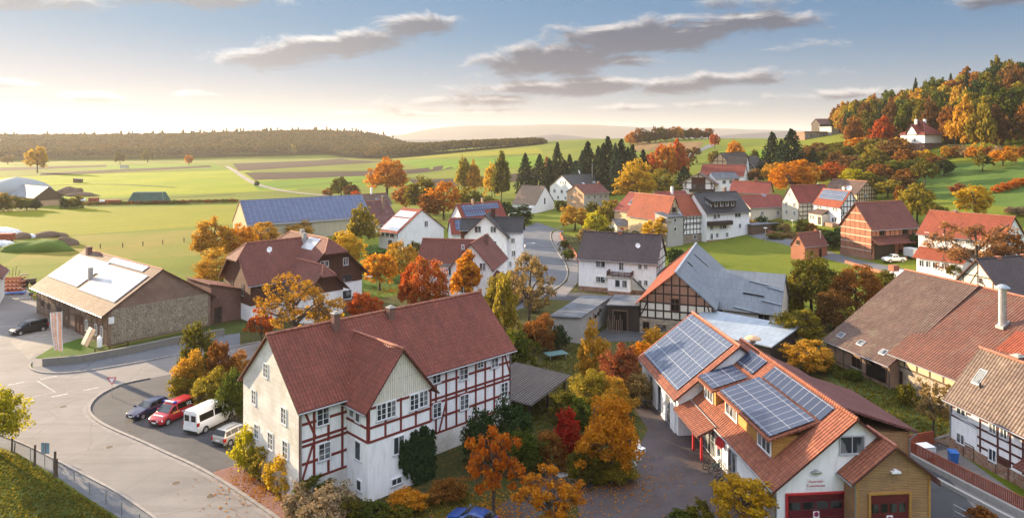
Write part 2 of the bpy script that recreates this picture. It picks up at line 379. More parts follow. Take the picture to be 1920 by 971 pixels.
def asphalt(name, c, c2, scale=.25, cracks=True, leaf=0.0):
    m, nt, b = newmat(name, .85, .3)
    col = mixc(nt, contrast(nt, posn(nt, scale, 6, .65), .3, .7), c, c2)
    col = mixc(nt, m_(nt, 'MULTIPLY', contrast(nt, posn(nt, 9, 3, .7), .35, .7), .35), col, [x*1.4 for x in c2])
    if cracks:
        v = N(nt, 'ShaderNodeTexVoronoi', feature='DISTANCE_TO_EDGE', i_Scale=.12)
        g = N(nt, 'ShaderNodeNewGeometry').outputs['Position']
        nt.links.new(N(nt, 'ShaderNodeVectorMath', operation='ADD', i_0=g, i_1=posn(nt, .5, 3).outputs['Color']).outputs[0], v.inputs['Vector'])
        col = mixc(nt, m_(nt, 'MULTIPLY', sstep(nt, v.outputs[0], .009, .003), .4), col, [x*.5 for x in c])
    g2 = N(nt, 'ShaderNodeMapping', i_Vector=N(nt, 'ShaderNodeNewGeometry').outputs['Position'], i_Rotation=(0, 0, .5), i_Scale=(.06, .9, 1)).outputs[0]
    col = mixc(nt, m_(nt, 'MULTIPLY', contrast(nt, posn(nt, 1.0, 5, .6, vec=g2), .45, .7), .35), col, [x*.62 for x in c])
    v2 = N(nt, 'ShaderNodeTexVoronoi', distance='CHEBYCHEV', i_Scale=.09, i_Vector=N(nt, 'ShaderNodeNewGeometry').outputs['Position']); cv = N(nt, 'ShaderNodeSeparateColor', i_0=v2.outputs['Color'])
    col = mixc(nt, m_(nt, 'MULTIPLY', sstep(nt, cv.outputs[0], .72, .735), .22), col, [x*.66 for x in c])
    if leaf: col = mixc(nt, m_(nt, 'MULTIPLY', contrast(nt, posn(nt, 5.0, 6, .85), .60, .66), leaf), col, (.32,.13,.03))
    lk(nt, col, b.inputs['Base Color']); bump(nt, b, posn(nt, 20, 2), .3, .01); return m
M = {}
M['grass'] = grassmat('grass', ((.08,.115,.009), (.13,.155,.012), (.155,.15,.018)), .012, .5, litter=(.12,.085,.03), lit_amt=.4)
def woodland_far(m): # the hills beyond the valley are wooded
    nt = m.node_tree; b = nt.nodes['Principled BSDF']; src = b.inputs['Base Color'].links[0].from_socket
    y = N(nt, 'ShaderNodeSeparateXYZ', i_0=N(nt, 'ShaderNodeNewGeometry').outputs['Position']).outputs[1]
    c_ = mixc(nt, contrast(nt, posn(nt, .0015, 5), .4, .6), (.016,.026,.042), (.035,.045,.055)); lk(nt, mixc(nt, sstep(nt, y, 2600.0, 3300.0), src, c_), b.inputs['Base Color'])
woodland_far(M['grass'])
M['meadow'] = grassmat('meadow', ((.05,.10,.018), (.085,.14,.025), (.11,.14,.03)), .05, 1.5)
M['lawn'] = grassmat('lawn', ((.05,.105,.014), (.085,.15,.02), (.05,.08,.016)), .06, 1.5, litter=(.14,.12,.03), lit_amt=.4)
M['garden'] = grassmat('garden', ((.028,.042,.012), (.055,.07,.018), (.085,.055,.025)), .12, 1.3, litter=(.20,.085,.02), lit_amt=.9)
M['garden_lawn'] = grassmat('garden_lawn', ((.032,.06,.014), (.055,.085,.018), (.09,.075,.03)), .12, 1.4, litter=(.15,.09,.03), lit_amt=.6)
M['verge'] = grassmat('verge', ((.045,.07,.015), (.09,.12,.02), (.08,.065,.025)), .15, 1.2, litter=(.2,.13,.03), lit_amt=.4)
M['field_lemon'] = grassmat('field_lemon', ((.165,.205,.003), (.235,.245,.004), (.115,.175,.003)), .02, .4, stripes=(.9, 14))
M['field_green'] = grassmat('field_green', ((.08,.155,.004), (.12,.19,.005), (.085,.15,.004)), .02, .4, stripes=(.9, 11))
M['field_straw'] = grassmat('field_straw', ((.165,.17,.007), (.21,.195,.009), (.125,.145,.006)), .015, .4, stripes=(1.0, 9))
M['field_rough'] = grassmat('field_rough', ((.13,.15,.012), (.19,.16,.025), (.21,.145,.05)), .05, .6)
M['plough'] = grassmat('plough', ((.032,.019,.015), (.045,.027,.021), (.025,.015,.012)), .03, .8, stripes=(.95, 5))
M['stubble'] = grassmat('stubble', ((.17,.10,.045), (.20,.125,.05), (.13,.09,.035)), .02, .4, stripes=(.3, 12))
M['forest_floor'] = grassmat('forest_floor', ((.06,.04,.015), (.10,.06,.02), (.05,.05,.015)), .05, .8)
M['asphalt'] = asphalt('asphalt', (.142,.131,.126), (.185,.170,.160), leaf=.3)
M['asphalt_blue'] = asphalt('asphalt_blue', (.085,.09,.10), (.115,.12,.13))
M['asphalt_dark'] = asphalt('asphalt_dark', (.04,.042,.048), (.065,.065,.07), leaf=.25)
M['gravel'] = asphalt('gravel', (.17,.15,.13), (.25,.22,.19), .8, False, leaf=.2)
M['track'] = asphalt('track', (.17,.15,.12), (.22,.19,.155), .5, False)
M['paver'] = bricks('paver', (.085,.07,.075), (.11,.09,.09), (.05,.045,.045), .22, .12, .012, .85, (.15,.07,.03), .2)
M['paver_red'] = bricks('paver_red', (.24,.11,.09), (.29,.14,.11), (.12,.08,.07), .22, .11, .012, .85, (.30,.14,.04), .35)
M['pavedgutter'] = plain('gutter_stone', (.22,.20,.185), .9, .2)
M['kerb'] = plain('kerb', (.25,.225,.205), .9, .2)
M['roadpaint'] = plain('roadpaint', (.46,.44,.41), .8, .3, var=.35, scale=4)

# terrain sheet: polar grid round the eye, 360 degrees
ths = np.concatenate([np.arange(-180, -62, 6.0), np.arange(-62, 62.01, .3), np.arange(66, 180, 6.0)])
rs = [0.0]; r_ = 18.0
while r_ < 14000:
    rs.append(r_); r_ *= 1.025 if r_ < 900 else 1.035
rs = np.array(rs); A, B_ = np.meshgrid(R(1)*ths, rs)
X = B_*np.sin(A); Y = B_*np.cos(A); Z = TH(X, Y)
nth, nr = len(ths), len(rs)
vv = np.stack([X, Y, Z], -1).reshape(-1, 3)
i, j = np.meshgrid(np.arange(nr-1), np.arange(nth), indexing='ij'); j2 = (j+1) % nth
ff = np.stack([i*nth+j, i*nth+j2, (i+1)*nth+j2, (i+1)*nth+j], -1).reshape(-1, 4)[:, ::-1]
def npmesh(name, v, f, mats, smooth=False, uv=True):
    me = bpy.data.meshes.new(name); n = len(f); k = f.shape[1]
    me.vertices.add(len(v)); me.vertices.foreach_set('co', np.asarray(v, np.float32).ravel())
    me.loops.add(n*k); me.loops.foreach_set('vertex_index', f.astype(np.int32).ravel())
    me.polygons.add(n); me.polygons.foreach_set('loop_start', np.arange(0, n*k, k, dtype=np.int32))
    for m in (mats if isinstance(mats, (list, tuple)) else [mats]): me.materials.append(m)
    me.update(calc_edges=True)
    if smooth: me.polygons.foreach_set('use_smooth', np.ones(n, bool))
    if uv: uvmap(me)
    return me
g = bpy.data.objects.new('ground', npmesh('ground', vv, ff, M['grass'], smooth=True)); COL.objects.link(g); tag(g, 'green ground of the valley', kind='structure')

def flat(name, pts, mat, lift, label=None, z=0.0):
    """pts are photo pixels on the flat village floor"""
    P = [hz(x, y, z) for x, y in pts]
    bm = bmesh.new(); vs = [bm.verts.new((p.x, p.y, z+lift)) for p in P]; f = bm.faces.new(vs)
    bmesh.ops.triangulate(bm, faces=[f]); bmesh.ops.recalc_face_normals(bm, faces=bm.faces[:])
    for f in bm.faces:
        if f.normal.z < 0: f.normal_flip()
    me = bpy.data.meshes.new(name); bm.to_mesh(me); bm.free(); me.materials.append(mat); uvmap(me)
    o = bpy.data.objects.new(name, me); COL.objects.link(o); tag(o, label, kind='structure'); return o
def quad(name, q, mat, lift, n=14, m=10, label=None):
    """four photo pixels -> sheet draped on the land"""
    P = [gnd(*p) for p in q]; v = []; 
    for a in range(n+1):
        for b in range(m+1):
            s, t = a/n, b/m
            x = (P[0].x*(1-s)+P[1].x*s)*(1-t)+(P[3].x*(1-s)+P[2].x*s)*t
            y = (P[0].y*(1-s)+P[1].y*s)*(1-t)+(P[3].y*(1-s)+P[2].y*s)*t
            v.append((x, y, th(x, y)+lift))
    f = np.array([(a*(m+1)+b, (a+1)*(m+1)+b, (a+1)*(m+1)+b+1, a*(m+1)+b+1) for a in range(n) for b in range(m)])
    me = npmesh(name, np.array(v), f, mat)
    if me.polygons[0].normal.z < 0: me.flip_normals()
    o = bpy.data.objects.new(name, me); COL.objects.link(o); tag(o, label, kind='structure'); return o
def resample(P, step):
    out = [P[0]]
    for a, b in zip(P, P[1:]):
        k = max(1, int((b-a).length/step))
        out += [a.lerp(b, t/k) for t in range(1, k+1)]
    return out
def smooth_line(P, it=2):
    for _ in range(it):
        Q = [P[0]]
        for a, b in zip(P, P[1:]): Q += [a.lerp(b, .25), a.lerp(b, .75)]
        P = Q+[P[-1]]
    return P
def strip(name, P, w, mat, lift, h=0.0, label=None, kind='structure', step=3.0):
    """a band of width w along world points P, draped; h > 0 gives it thickness (a kerb, a wall)"""
    P = resample([Vector((p.x, p.y, 0)) for p in P], step); v = []; f = []
    for i, p in enumerate(P):
        d = (P[min(i+1, len(P)-1)]-P[max(i-1, 0)]).normalized(); nrm = Vector((-d.y, d.x, 0))
        for s in (w/2, -w/2):
            q = p+nrm*s; z = th(q.x, q.y)
            v.append((q.x, q.y, z+lift+h))
            if h: v.append((q.x, q.y, z-.3))
    k = 4 if h else 2
    for i in range(len(P)-1):
        a, b = i*k, (i+1)*k
        if h: f += [(a, a+2, b+2, b), (a+1, a, b, b+1), (a+2, a+3, b+3, b+2)]
        else: f.append((a, a+1, b+1, b))
    if h: f += [(0, 1, 3, 2), (len(v)-4, len(v)-2, len(v)-1, len(v)-3)]
    me = bpy.data.meshes.new(name); me.from_pydata(v, [], f); me.materials.append(mat); me.update(); uvmap(me)
    o = bpy.data.objects.new(name, me); COL.objects.link(o)
    if kind: tag(o, label, kind=kind)
    return o
G = lambda L: [gnd(x, y) for x, y in L]
# far fields (lift grows with distance: these are sheets a kilometre away)
quad('field', [(-300,392),(560,356),(460,318),(-300,340)], M['field_lemon'], .03)
quad('field', [(-200,318),(430,318),(400,308),(-200,312)], M['field_green'], .05)
quad('field', [(-300,470),(470,418),(440,385),(-300,400)], M['field_straw'], .03)
quad('field', [(0,500),(520,470),(500,425),(90,445)], M['field_rough'], .02)
quad('ploughed_field', [(75,330),(398,314),(392,310.5),(76,325)], M['plough'], .09)
quad('ploughed_field', [(-120,325),(200,313),(200,309.6),(-120,317)], M['plough'], .10)
quad('ploughed_field', [(447,321),(722,302.5),(640,297.5),(436,307)], M['plough'], .09)
quad('ploughed_field', [(478,338),(853,315),(862,306),(458,324)], M['plough'], .09)
quad('ploughed_field', [(780,349),(1010,336),(1005,322),(765,336)], M['plough'], .07)
quad('field', [(485,357),(790,345),(700,328),(470,342)], M['field_green'], .05)
quad('field', [(740,300),(1020,288),(1010,277),(720,292)], M['field_straw'], .12)
quad('field', [(800,318),(1020,312),(1020,292),(740,302)], M['field_green'], .11)
quad('field', [(1185,284),(1310,280),(1320,266),(1195,267.5)], M['stubble'], .12)
quad('field', [(1325,322),(1440,318),(1440,300),(1330,304)], M['stubble'], .05)
quad('field', [(1340,300),(1445,296),(1440,282),(1345,284)], M['field_green'], .06)
quad('field', [(1560,352),(1990,400),(1990,300),(1700,312)], M['meadow'], .03)
for L_ in ([(-100,336),(250,323),(430,317)], [(500,353),(640,343),(800,331)], [(640,312),(830,300),(1010,289)], [(150,378),(300,372),(440,364)], [(560,296),(800,292),(1000,279)], [(0,352),(200,344),(330,352)], [(900,309),(1010,303)]):
    strip('field_edge', smooth_line(G(L_)), 4.0, M['verge'], .13)
strip('path', smooth_line(G([(425,312),(440,321),(462,336),(480,346),(510,354),(540,360),(600,366),(680,372)])), 4.5, M['track'], .14)
strip('road', smooth_line(G([(1270,300),(1295,291),(1312,282),(1328,276),(1334,271)])), 7, M['asphalt_blue'], .12)
# village floor
flat('garden_ground', [(330,640),(480,560),(980,440),(1180,420),(1260,470),(1200,560),(1560,560),(1700,700),(1760,900),(1700,1100),(500,1100),(470,900),(330,720)], M['garden'], .004)
flat('lawn', [(1215,470),(1330,455),(1420,445),(1660,512),(1640,545),(1480,560),(1330,520),(1255,490)], M['lawn'], .012)
flat('lawn', [(700,560),(960,520),(960,470),(800,440),(640,470),(640,520)], M['lawn'], .008)
flat('garden_lawn', [(1540,690),(1560,640),(1740,690),(1800,740),(1770,830),(1650,800)], M['garden_lawn'], .008)
flat('meadow_corner', [(-160,830),(0,838),(33,849),(102,890),(168,935),(228,973),(300,1040),(-200,1040)], M['verge'], .008)
RK = [(560,1000),(519,971),(480,944),(419,903),(366,873),(315,851),(264,827),(216,807),(186,792),(168,776),(166,762),(180,744),(207,729),(231,719),(280,709)]
LK = [(-160,770),(-60,798),(0,815),(60,839),(111,866),(168,896),(222,924),(255,947),(287,969),(340,1010)]
TK = [(640,606),(450,650),(330,665),(258,680),(150,698),(90,701),(62,695),(54,687),(58,680)]
flat('road', LK+RK+[(335,699),(480,672),(660,640)]+TK+[(0,660),(-160,655)], M['asphalt'], .010)
flat('yard', [(-200,655),(0,660),(58,680),(66,694),(130,655),(205,648),(150,610),(62,560),(45,530),(-200,545)], M['asphalt'], .014)
flat('pavement', [(56,689),(64,698),(90,704),(150,701),(258,683),(330,668),(450,653),(450,624),(420,628),(325,645),(258,660),(205,670),(150,680),(80,686)], M['asphalt_blue'], .018)
flat('garden_lawn', [(205,652),(395,612),(480,600),(470,622),(420,627),(325,644),(258,659),(205,669)], M['garden_lawn'], .020)
flat('gravel_patch', [(18,640),(70,606),(150,622),(160,640),(120,656),(66,664),(55,675)], M['gravel'], .019)
flat('grass_patch', [(64,672),(100,650),(150,634),(190,640),(205,650),(168,662),(100,673)], M['lawn'], .024)
flat('parking_lot', [(280,709)]+RK[::-1][1:12]+[(440,875),(480,850),(470,800),(360,720),(335,699)], M['asphalt_dark'], .016)
flat('pavement', [(400,885),(440,873),(480,862),(545,935),(600,1000),(560,1010),(519,975),(480,947),(419,906)], M['paver_red'], .022)
flat('pavement', [(-160,772),(-60,800),(0,817),(60,841),(111,868),(168,898),(222,926),(255,949),(287,972),(340,1012),(270,1012),(228,973),(168,935),(102,890),(33,849),(0,838),(-160,790)], M['asphalt_blue'], .016)
flat('yard', [(1180,752),(1184,729),(1213,722),(1260,790),(1480,960),(1500,1010),(1090,1010),(1082,930),(1150,902),(1194,875),(1201,831),(1215,804)], M['paver'], .012)
flat('driveway', [(1010,965),(1082,930),(1140,900),(1100,860),(1050,860),(1000,900),(920,960),(900,1000),(1000,1000)], M['asphalt_dark'], .010)
flat('yard', [(1660,960),(1700,830),(1745,815),(1790,845),(1800,870),(1960,985),(1990,1040),(1660,1040)], M['asphalt_dark'], .012)
flat('yard', [(1738,850),(1785,840),(1990,985),(2010,1070),(1860,990)], M['asphalt'], .016)
flat('yard', [(1100,640),(1210,640),(1215,600),(1140,570),(1020,560),(1010,552),(1085,548),(1190,560),(1190,580)], M['asphalt_dark'], .010)
CK = [(1072,417),(1057,424),(1037,431),(1031,440),(1035,457),(1046,474),(1059,492),(1065,509),(1061,526),(1044,540),(1022,552),(990,575)]
CL = [(900,600),(930,560),(950,520),(965,490),(974,465),(977,444),(981,427),(1010,416),(1046,408),(1056,402)]
flat('road', CK+CL+[(1085,398),(1090,404)], M['asphalt_blue'], .014)
flat('pavement', [(1072,419),(1060,426),(1040,433),(1034,441),(1038,457),(1049,474),(1062,492),(1068,509),(1064,527),(1046,542),(1026,554),(1060,556),(1083,530),(1084,492),(1070,470),(1052,445),(1050,438),(1075,424)], M['asphalt'], .018)
strip('road', G([(1400,435),(1440,446),(1483,455),(1550,478),(1590,489),(1635,499),(1700,512),(1760,520)]), 5.0, M['asphalt_blue'], .03)
strip('pavement', G([(1400,428),(1440,437),(1483,446),(1548,470)]), 1.6, M['paver_red'], .045)
for nm, L_, w_ in (('kerb', RK, .3), ('kerb', LK, .22), ('kerb', TK, .25), ('kerb', CK, .3)):
    strip(nm, smooth_line([hz(x, y, 0) for x, y in L_]), w_, M['kerb'], .0, .12)
strip('gutter_line', smooth_line([hz(x, y, 0)+Vector((-.4 if y > 760 else 0, -.13, 0)) for x, y in RK]), .4, M['pavedgutter'], .016)
# painted markings
for a, b in (((15,722),(46,716)),((76,711),(106,705)),((156,732),(186,726)),((96,744),(127,738)),((50,753),(64,750)),((216,721),(231,718))):
    strip('road_marking', [hz(*a, 0), hz(*b, 0)], .22, M['roadpaint'], .020)
strip('road_marking', [hz(70,714,0), hz(104,735,0), hz(34,750,0)], .1, M['roadpaint'], .020)
# ------------------------------------------------------------------ haze
hm = bpy.data.materials.new('haze'); hm.use_nodes = True; ntt = hm.node_tree; ntt.nodes.clear()
pv = N(ntt, 'ShaderNodeVolumePrincipled'); pv.inputs['Color'].default_value = (1.0, .95, .88, 1); pv.inputs['Density'].default_value = .000075; pv.inputs['Anisotropy'].default_value = .27
ho = N(ntt, 'ShaderNodeOutputMaterial'); ntt.links.new(pv.outputs[0], ho.inputs['Volume'])
MB().box(-14000, 14000, -14000, 14200, -60, 205).build('haze', hm); tag(bpy.data.objects['haze'], 'pale golden evening haze over the valley', kind='stuff')
# ------------------------------------------------------------------ building materials
M['white'] = plaster('white_plaster', (.86,.86,.86), amt=.22)
M['white_old'] = plaster('old_white_plaster', (.72,.70,.66), (.36,.32,.26), .4)
M['cream'] = plaster('cream_plaster', (.62,.57,.48), (.38,.33,.25), .45)
M['ochre'] = plaster('ochre_plaster', (.58,.43,.26), (.36,.25,.16), .5)
M['grey_plaster'] = plaster('grey_plaster', (.42,.41,.39), (.22,.20,.18), .5)
M['salmon'] = plaster('salmon_plaster', (.56,.36,.22), (.40,.28,.20), .3)
M['sandstone'] = bricks('sandstone', (.73,.71,.67), (.80,.78,.74), (.62,.59,.54), 1.1, .45, .015, .9, (.48,.44,.36), .5)
M['brick'] = bricks('brick', (.27,.105,.06), (.36,.15,.09), (.30,.24,.19), .26, .09, .014, .9)
M['brick_old'] = bricks('old_brick', (.22,.12,.085), (.30,.17,.12), (.26,.22,.18), .26, .09, .014, .9, (.17,.13,.10), .7)
M['brick_dark'] = bricks('dark_brick', (.18,.085,.07), (.23,.11,.09), (.16,.12,.11), .3, .14, .018, .9)
M['brick_red'] = bricks('red_brick', (.34,.115,.07), (.40,.15,.09), (.32,.19,.13), .26, .09, .012, .9)
M['rubble'] = rubble('rubble_stone', (.20,.16,.12), (.38,.31,.23), (.30,.26,.21))
M['rubble_red'] = rubble('red_rubble_stone', (.26,.13,.09), (.36,.22,.15), (.30,.22,.17), 1.8)
def vinemat():
    m, nt, b = newmat('vine_covered_stone', .95, .1); uv = N(nt, 'ShaderNodeTexCoord').outputs['UV']
    w = N(nt, 'ShaderNodeVectorMath', operation='ADD', i_0=uv, i_1=N(nt, 'ShaderNodeVectorMath', operation='SCALE', i_0=posn(nt, 2.5, 4).outputs['Color'], i_Scale=.5).outputs[0]).outputs[0]
    a = N(nt, 'ShaderNodeTexVoronoi', feature='DISTANCE_TO_EDGE', i_Vector=w, i_Scale=2.6); c2 = N(nt, 'ShaderNodeTexVoronoi', feature='DISTANCE_TO_EDGE', i_Vector=w, i_Scale=6.0)
    col = mixc(nt, contrast(nt, posn(nt, 1.2, 6, .7), .35, .65), (.15,.11,.08), (.27,.22,.16))
    col = mixc(nt, m_(nt, 'MULTIPLY', sstep(nt, c2.outputs[0], .08, .01), .55), col, (.40,.35,.26)); col = mixc(nt, m_(nt, 'MULTIPLY', sstep(nt, a.outputs[0], .07, .015), .75), col, (.48,.43,.33))
    lk(nt, col, b.inputs['Base Color']); bump(nt, b, posn(nt, 5, 5, .7), .8, .1); return m
M['vine_wall'] = vinemat()
M['mossy_concrete'] = plaster('mossy_concrete', (.20,.19,.17), (.08,.085,.06), .8)
M['concrete'] = plaster('concrete', (.34,.33,.31), (.18,.17,.15), .6)
M['t_main'] = tiles('dark_red_tiles', (.33,.080,.048), (.265,.064,.042), tw=.32, th_=.42)
M['t_brown'] = tiles('brown_tiles', (.28,.080,.055), (.22,.062,.046))
M['t_orange'] = tiles('orange_tiles', (.52,.115,.045), (.44,.09,.035))
M['t_station'] = tiles('station_tiles', (.50,.17,.085), (.36,.105,.055), tw=.34, th_=.40, moss=(.20,.075,.05), mossamt=.4)
M['t_red'] = tiles('red_tiles', (.42,.072,.045), (.34,.058,.038))
M['t_old'] = tiles('old_mossy_tiles', (.225,.135,.10), (.175,.10,.073), moss=(.20,.17,.11), mossamt=.5, tw=.34, th_=.46)
M['t_oldred'] = tiles('old_red_tiles', (.28,.108,.062), (.21,.08,.052), moss=(.17,.12,.085), mossamt=.55, tw=.36, th_=.50)
M['t_weather'] = tiles('weathered_tiles', (.28,.205,.155), (.23,.155,.115), moss=(.42,.32,.23), mossamt=.35, tw=.33, th_=.5)
M['t_dark'] = tiles('anthracite_tiles', (.045,.045,.05), (.06,.06,.065), rough=.55)
M['t_plum'] = tiles('plum_tiles', (.115,.075,.075), (.085,.058,.06), tw=.34, th_=.5, rough=.6)
M['t_grey'] = tiles('grey_brown_tiles', (.155,.12,.105), (.12,.095,.085), patch=(.20,.13,.10))
M['t_purple'] = tiles('faded_red_tiles', (.24,.08,.075), (.18,.06,.06), moss=(.34,.24,.22), mossamt=.5)
M['t_slate'] = tiles('black_tiles', (.05,.047,.045), (.075,.06,.055), moss=(.24,.09,.05), mossamt=.3, tw=.34, th_=.46)
M['felt'] = plain('roofing_felt', (.10,.11,.125), .8, .3, var=.2, scale=.5)
M['maroon_tiles'] = tiles('maroon_tiles', (.26,.085,.07), (.20,.065,.055), tw=.3, th_=.35)
def sheet(name, col, rough=.4):
    m, nt, b = newmat(name, rough, .5)
    uv = N(nt, 'ShaderNodeTexCoord').outputs['UV']
    br = N(nt, 'ShaderNodeTexBrick', i_Vector=uv, i_Scale=1.0, offset=.5)
    br.inputs['Color1'].default_value = (*col, 1); br.inputs['Color2'].default_value = (*[x*.88 for x in col], 1); br.inputs['Mortar'].default_value = (*[x*.6 for x in col], 1)
    br.inputs['Mortar Size'].default_value = .03; br.inputs['Brick Width'].default_value = .95; br.inputs['Row Height'].default_value = 2.0
    lk(nt, mixc(nt, contrast(nt, posn(nt, .35, 6, .7), .35, .7), br.outputs['Color'], (.78,.80,.83), 'MULTIPLY'), b.inputs['Base Color'])
    w = N(nt, 'ShaderNodeSeparateXYZ', i_0=uv); bump(nt, b, m_(nt, 'SINE', m_(nt, 'MULTIPLY', w.outputs[0], 35.0)), .3, .03); return m
M['fibre'] = sheet('fibre_cement_sheets', (.165,.19,.215), .6)
M['tin'] = sheet('pale_tin_sheets', (.30,.35,.40), .5)
M['woodroof'] = boards('grey_board_roof', (.14,.125,.12), (.19,.17,.16), .45)
M['ridge'] = plain('ridge_tiles', (.30,.115,.075), .7, .3, var=.25, scale=3)
M['beam_red'] = plain('oxblood_timber', (.17,.028,.022), .7, .3)
M['beam_dark'] = plain('dark_timber', (.035,.026,.024), .8, .2)
M['beam_brown'] = plain('brown_timber', (.085,.028,.024), .75, .3)
M['beam_grey'] = plain('weathered_timber', (.10,.075,.055), .9, .2)
M['wood_brown'] = boards('brown_boards', (.085,.03,.022), (.11,.04,.028), .14, True)
M['wood_old'] = boards('old_boards', (.12,.08,.055), (.17,.11,.075), .18, True)
M['wood_dark'] = boards('dark_boards', (.035,.026,.022), (.055,.04,.033), .16, True)
M['wood_honey'] = boards('honey_boards', (.46,.24,.06), (.54,.29,.08), .13)
M['wood_larch'] = boards('larch_boards', (.38,.215,.10), (.44,.265,.13), .12, wear=(.22,.135,.08))
M['wood_cream'] = boards('cream_boards', (.76,.72,.61), (.80,.76,.65), .22, True)
M['metal_clad'] = boards('metal_cladding', (.46,.43,.34), (.50,.47,.37), .4, True, .5)
M['frame_w'] = plain('white_frame', (.80,.80,.80), .45, .4, var=.04)
M['frame_b'] = plain('brown_frame', (.10,.045,.03), .5, .4)
M['frame_g'] = plain('grey_frame', (.45,.47,.50), .45, .4, var=.05)
M['glass'] = glass('window_glass'); M['glass_dark'] = glass('dark_glass', (.012,.015,.018), .08)
M['dark'] = plain('dark_opening', (.012,.011,.01), .95, .1)
M['gutter'] = plain('zinc', (.30,.31,.32), .4, .5, .6)
M['rust'] = plain('rust_red_steel', (.30,.07,.035), .6, .4)
M['red_paint'] = plain('red_paint', (.42,.02,.025), .4, .5, var=.05)
M['maroon'] = plain('maroon_panel', (.105,.012,.022), .35, .5, var=.08)
M['steel'] = plain('steel', (.55,.56,.57), .35, .5, .8)
M['greyplastic'] = plain('grey_plastic', (.30,.31,.32), .6, .4)
M['blackplastic'] = plain('black_plastic', (.02,.02,.022), .5, .4)
M['bluep'] = plain('blue_plastic', (.02,.12,.38), .45, .5)
M['solar_blue'] = solar('blue_solar_cells', (.045,.065,.13), (.17,.21,.28), 1.6, 1.0, .035)
M['solar_dark'] = solar('dark_solar_cells', (.022,.032,.062), (.27,.28,.31), 1.0, 1.65, .016)
M['solar_plain'] = solar('plain_solar_cells', (.03,.05,.11), (.30,.34,.42), 1.0, 1.65, .02)
M['solar_grey'] = solar('grey_solar_cells', (.05,.066,.105), (.30,.32,.35), 1.0, 1.65, .017, .16, .4)
M['solar_glare'] = solar('painted_glare_solar_cells', (.30,.30,.31), (.42,.40,.38), 1.0, 1.65, .02, .22, 1.0)  # pale cell colour stands in for sky glare reflected off the panels
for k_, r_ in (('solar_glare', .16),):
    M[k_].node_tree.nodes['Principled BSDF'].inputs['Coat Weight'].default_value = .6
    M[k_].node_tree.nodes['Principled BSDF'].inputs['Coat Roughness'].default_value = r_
CACHE = {}
def text_mesh(body, size, mat, depth=.01, align='CENTER', bold=0.0):
    cu = bpy.data.curves.new('lettering', 'FONT'); cu.body = body; cu.size = size; cu.align_x = align; cu.align_y = 'CENTER'; cu.extrude = depth; cu.offset = bold; cu.resolution_u = 2
    o = bpy.data.objects.new('lettering', cu); COL.objects.link(o); bpy.context.view_layer.update()
    me = bpy.data.meshes.new_from_object(o.evaluated_get(bpy.context.evaluated_depsgraph_get())); me.materials.clear(); me.materials.append(mat)
    bpy.data.objects.remove(o); return me
def window_meshes(w, h, nx, ny, fm, gm):
    k = (round(w, 2), round(h, 2), nx, ny, fm, gm)
    if k in CACHE: return CACHE[k]
    p = MB().box(-w/2+.03, w/2-.03, -.062, .05, .03, h-.03).mesh('window', M[gm])
    b = .06 if w > .7 else .05; f = MB()
    f.box(-w/2-.02, -w/2+b, -.105, .02, 0, h); f.box(w/2-b, w/2+.02, -.105, .02, 0, h)
    f.box(-w/2+b, w/2-b, -.103, .02, 0, b); f.box(-w/2+b, w/2-b, -.103, .02, h-b, h+.03)
    for i in range(1, nx): x = -w/2+w*i/nx; f.box(x-.032, x+.032, -.09, .02, b, h-b)
    for i in range(1, ny): z = h*i/ny; f.box(-w/2+b, w/2-b, -.084, .02, z-.015, z+.015)
    f = f.mesh('frame', M[fm])
    s = MB().box(-w/2-.08, w/2+.08, -.14, .02, -.07, -.003).mesh('sill', M['frame_g'])
    CACHE[k] = (p, f, s); return CACHE[k]
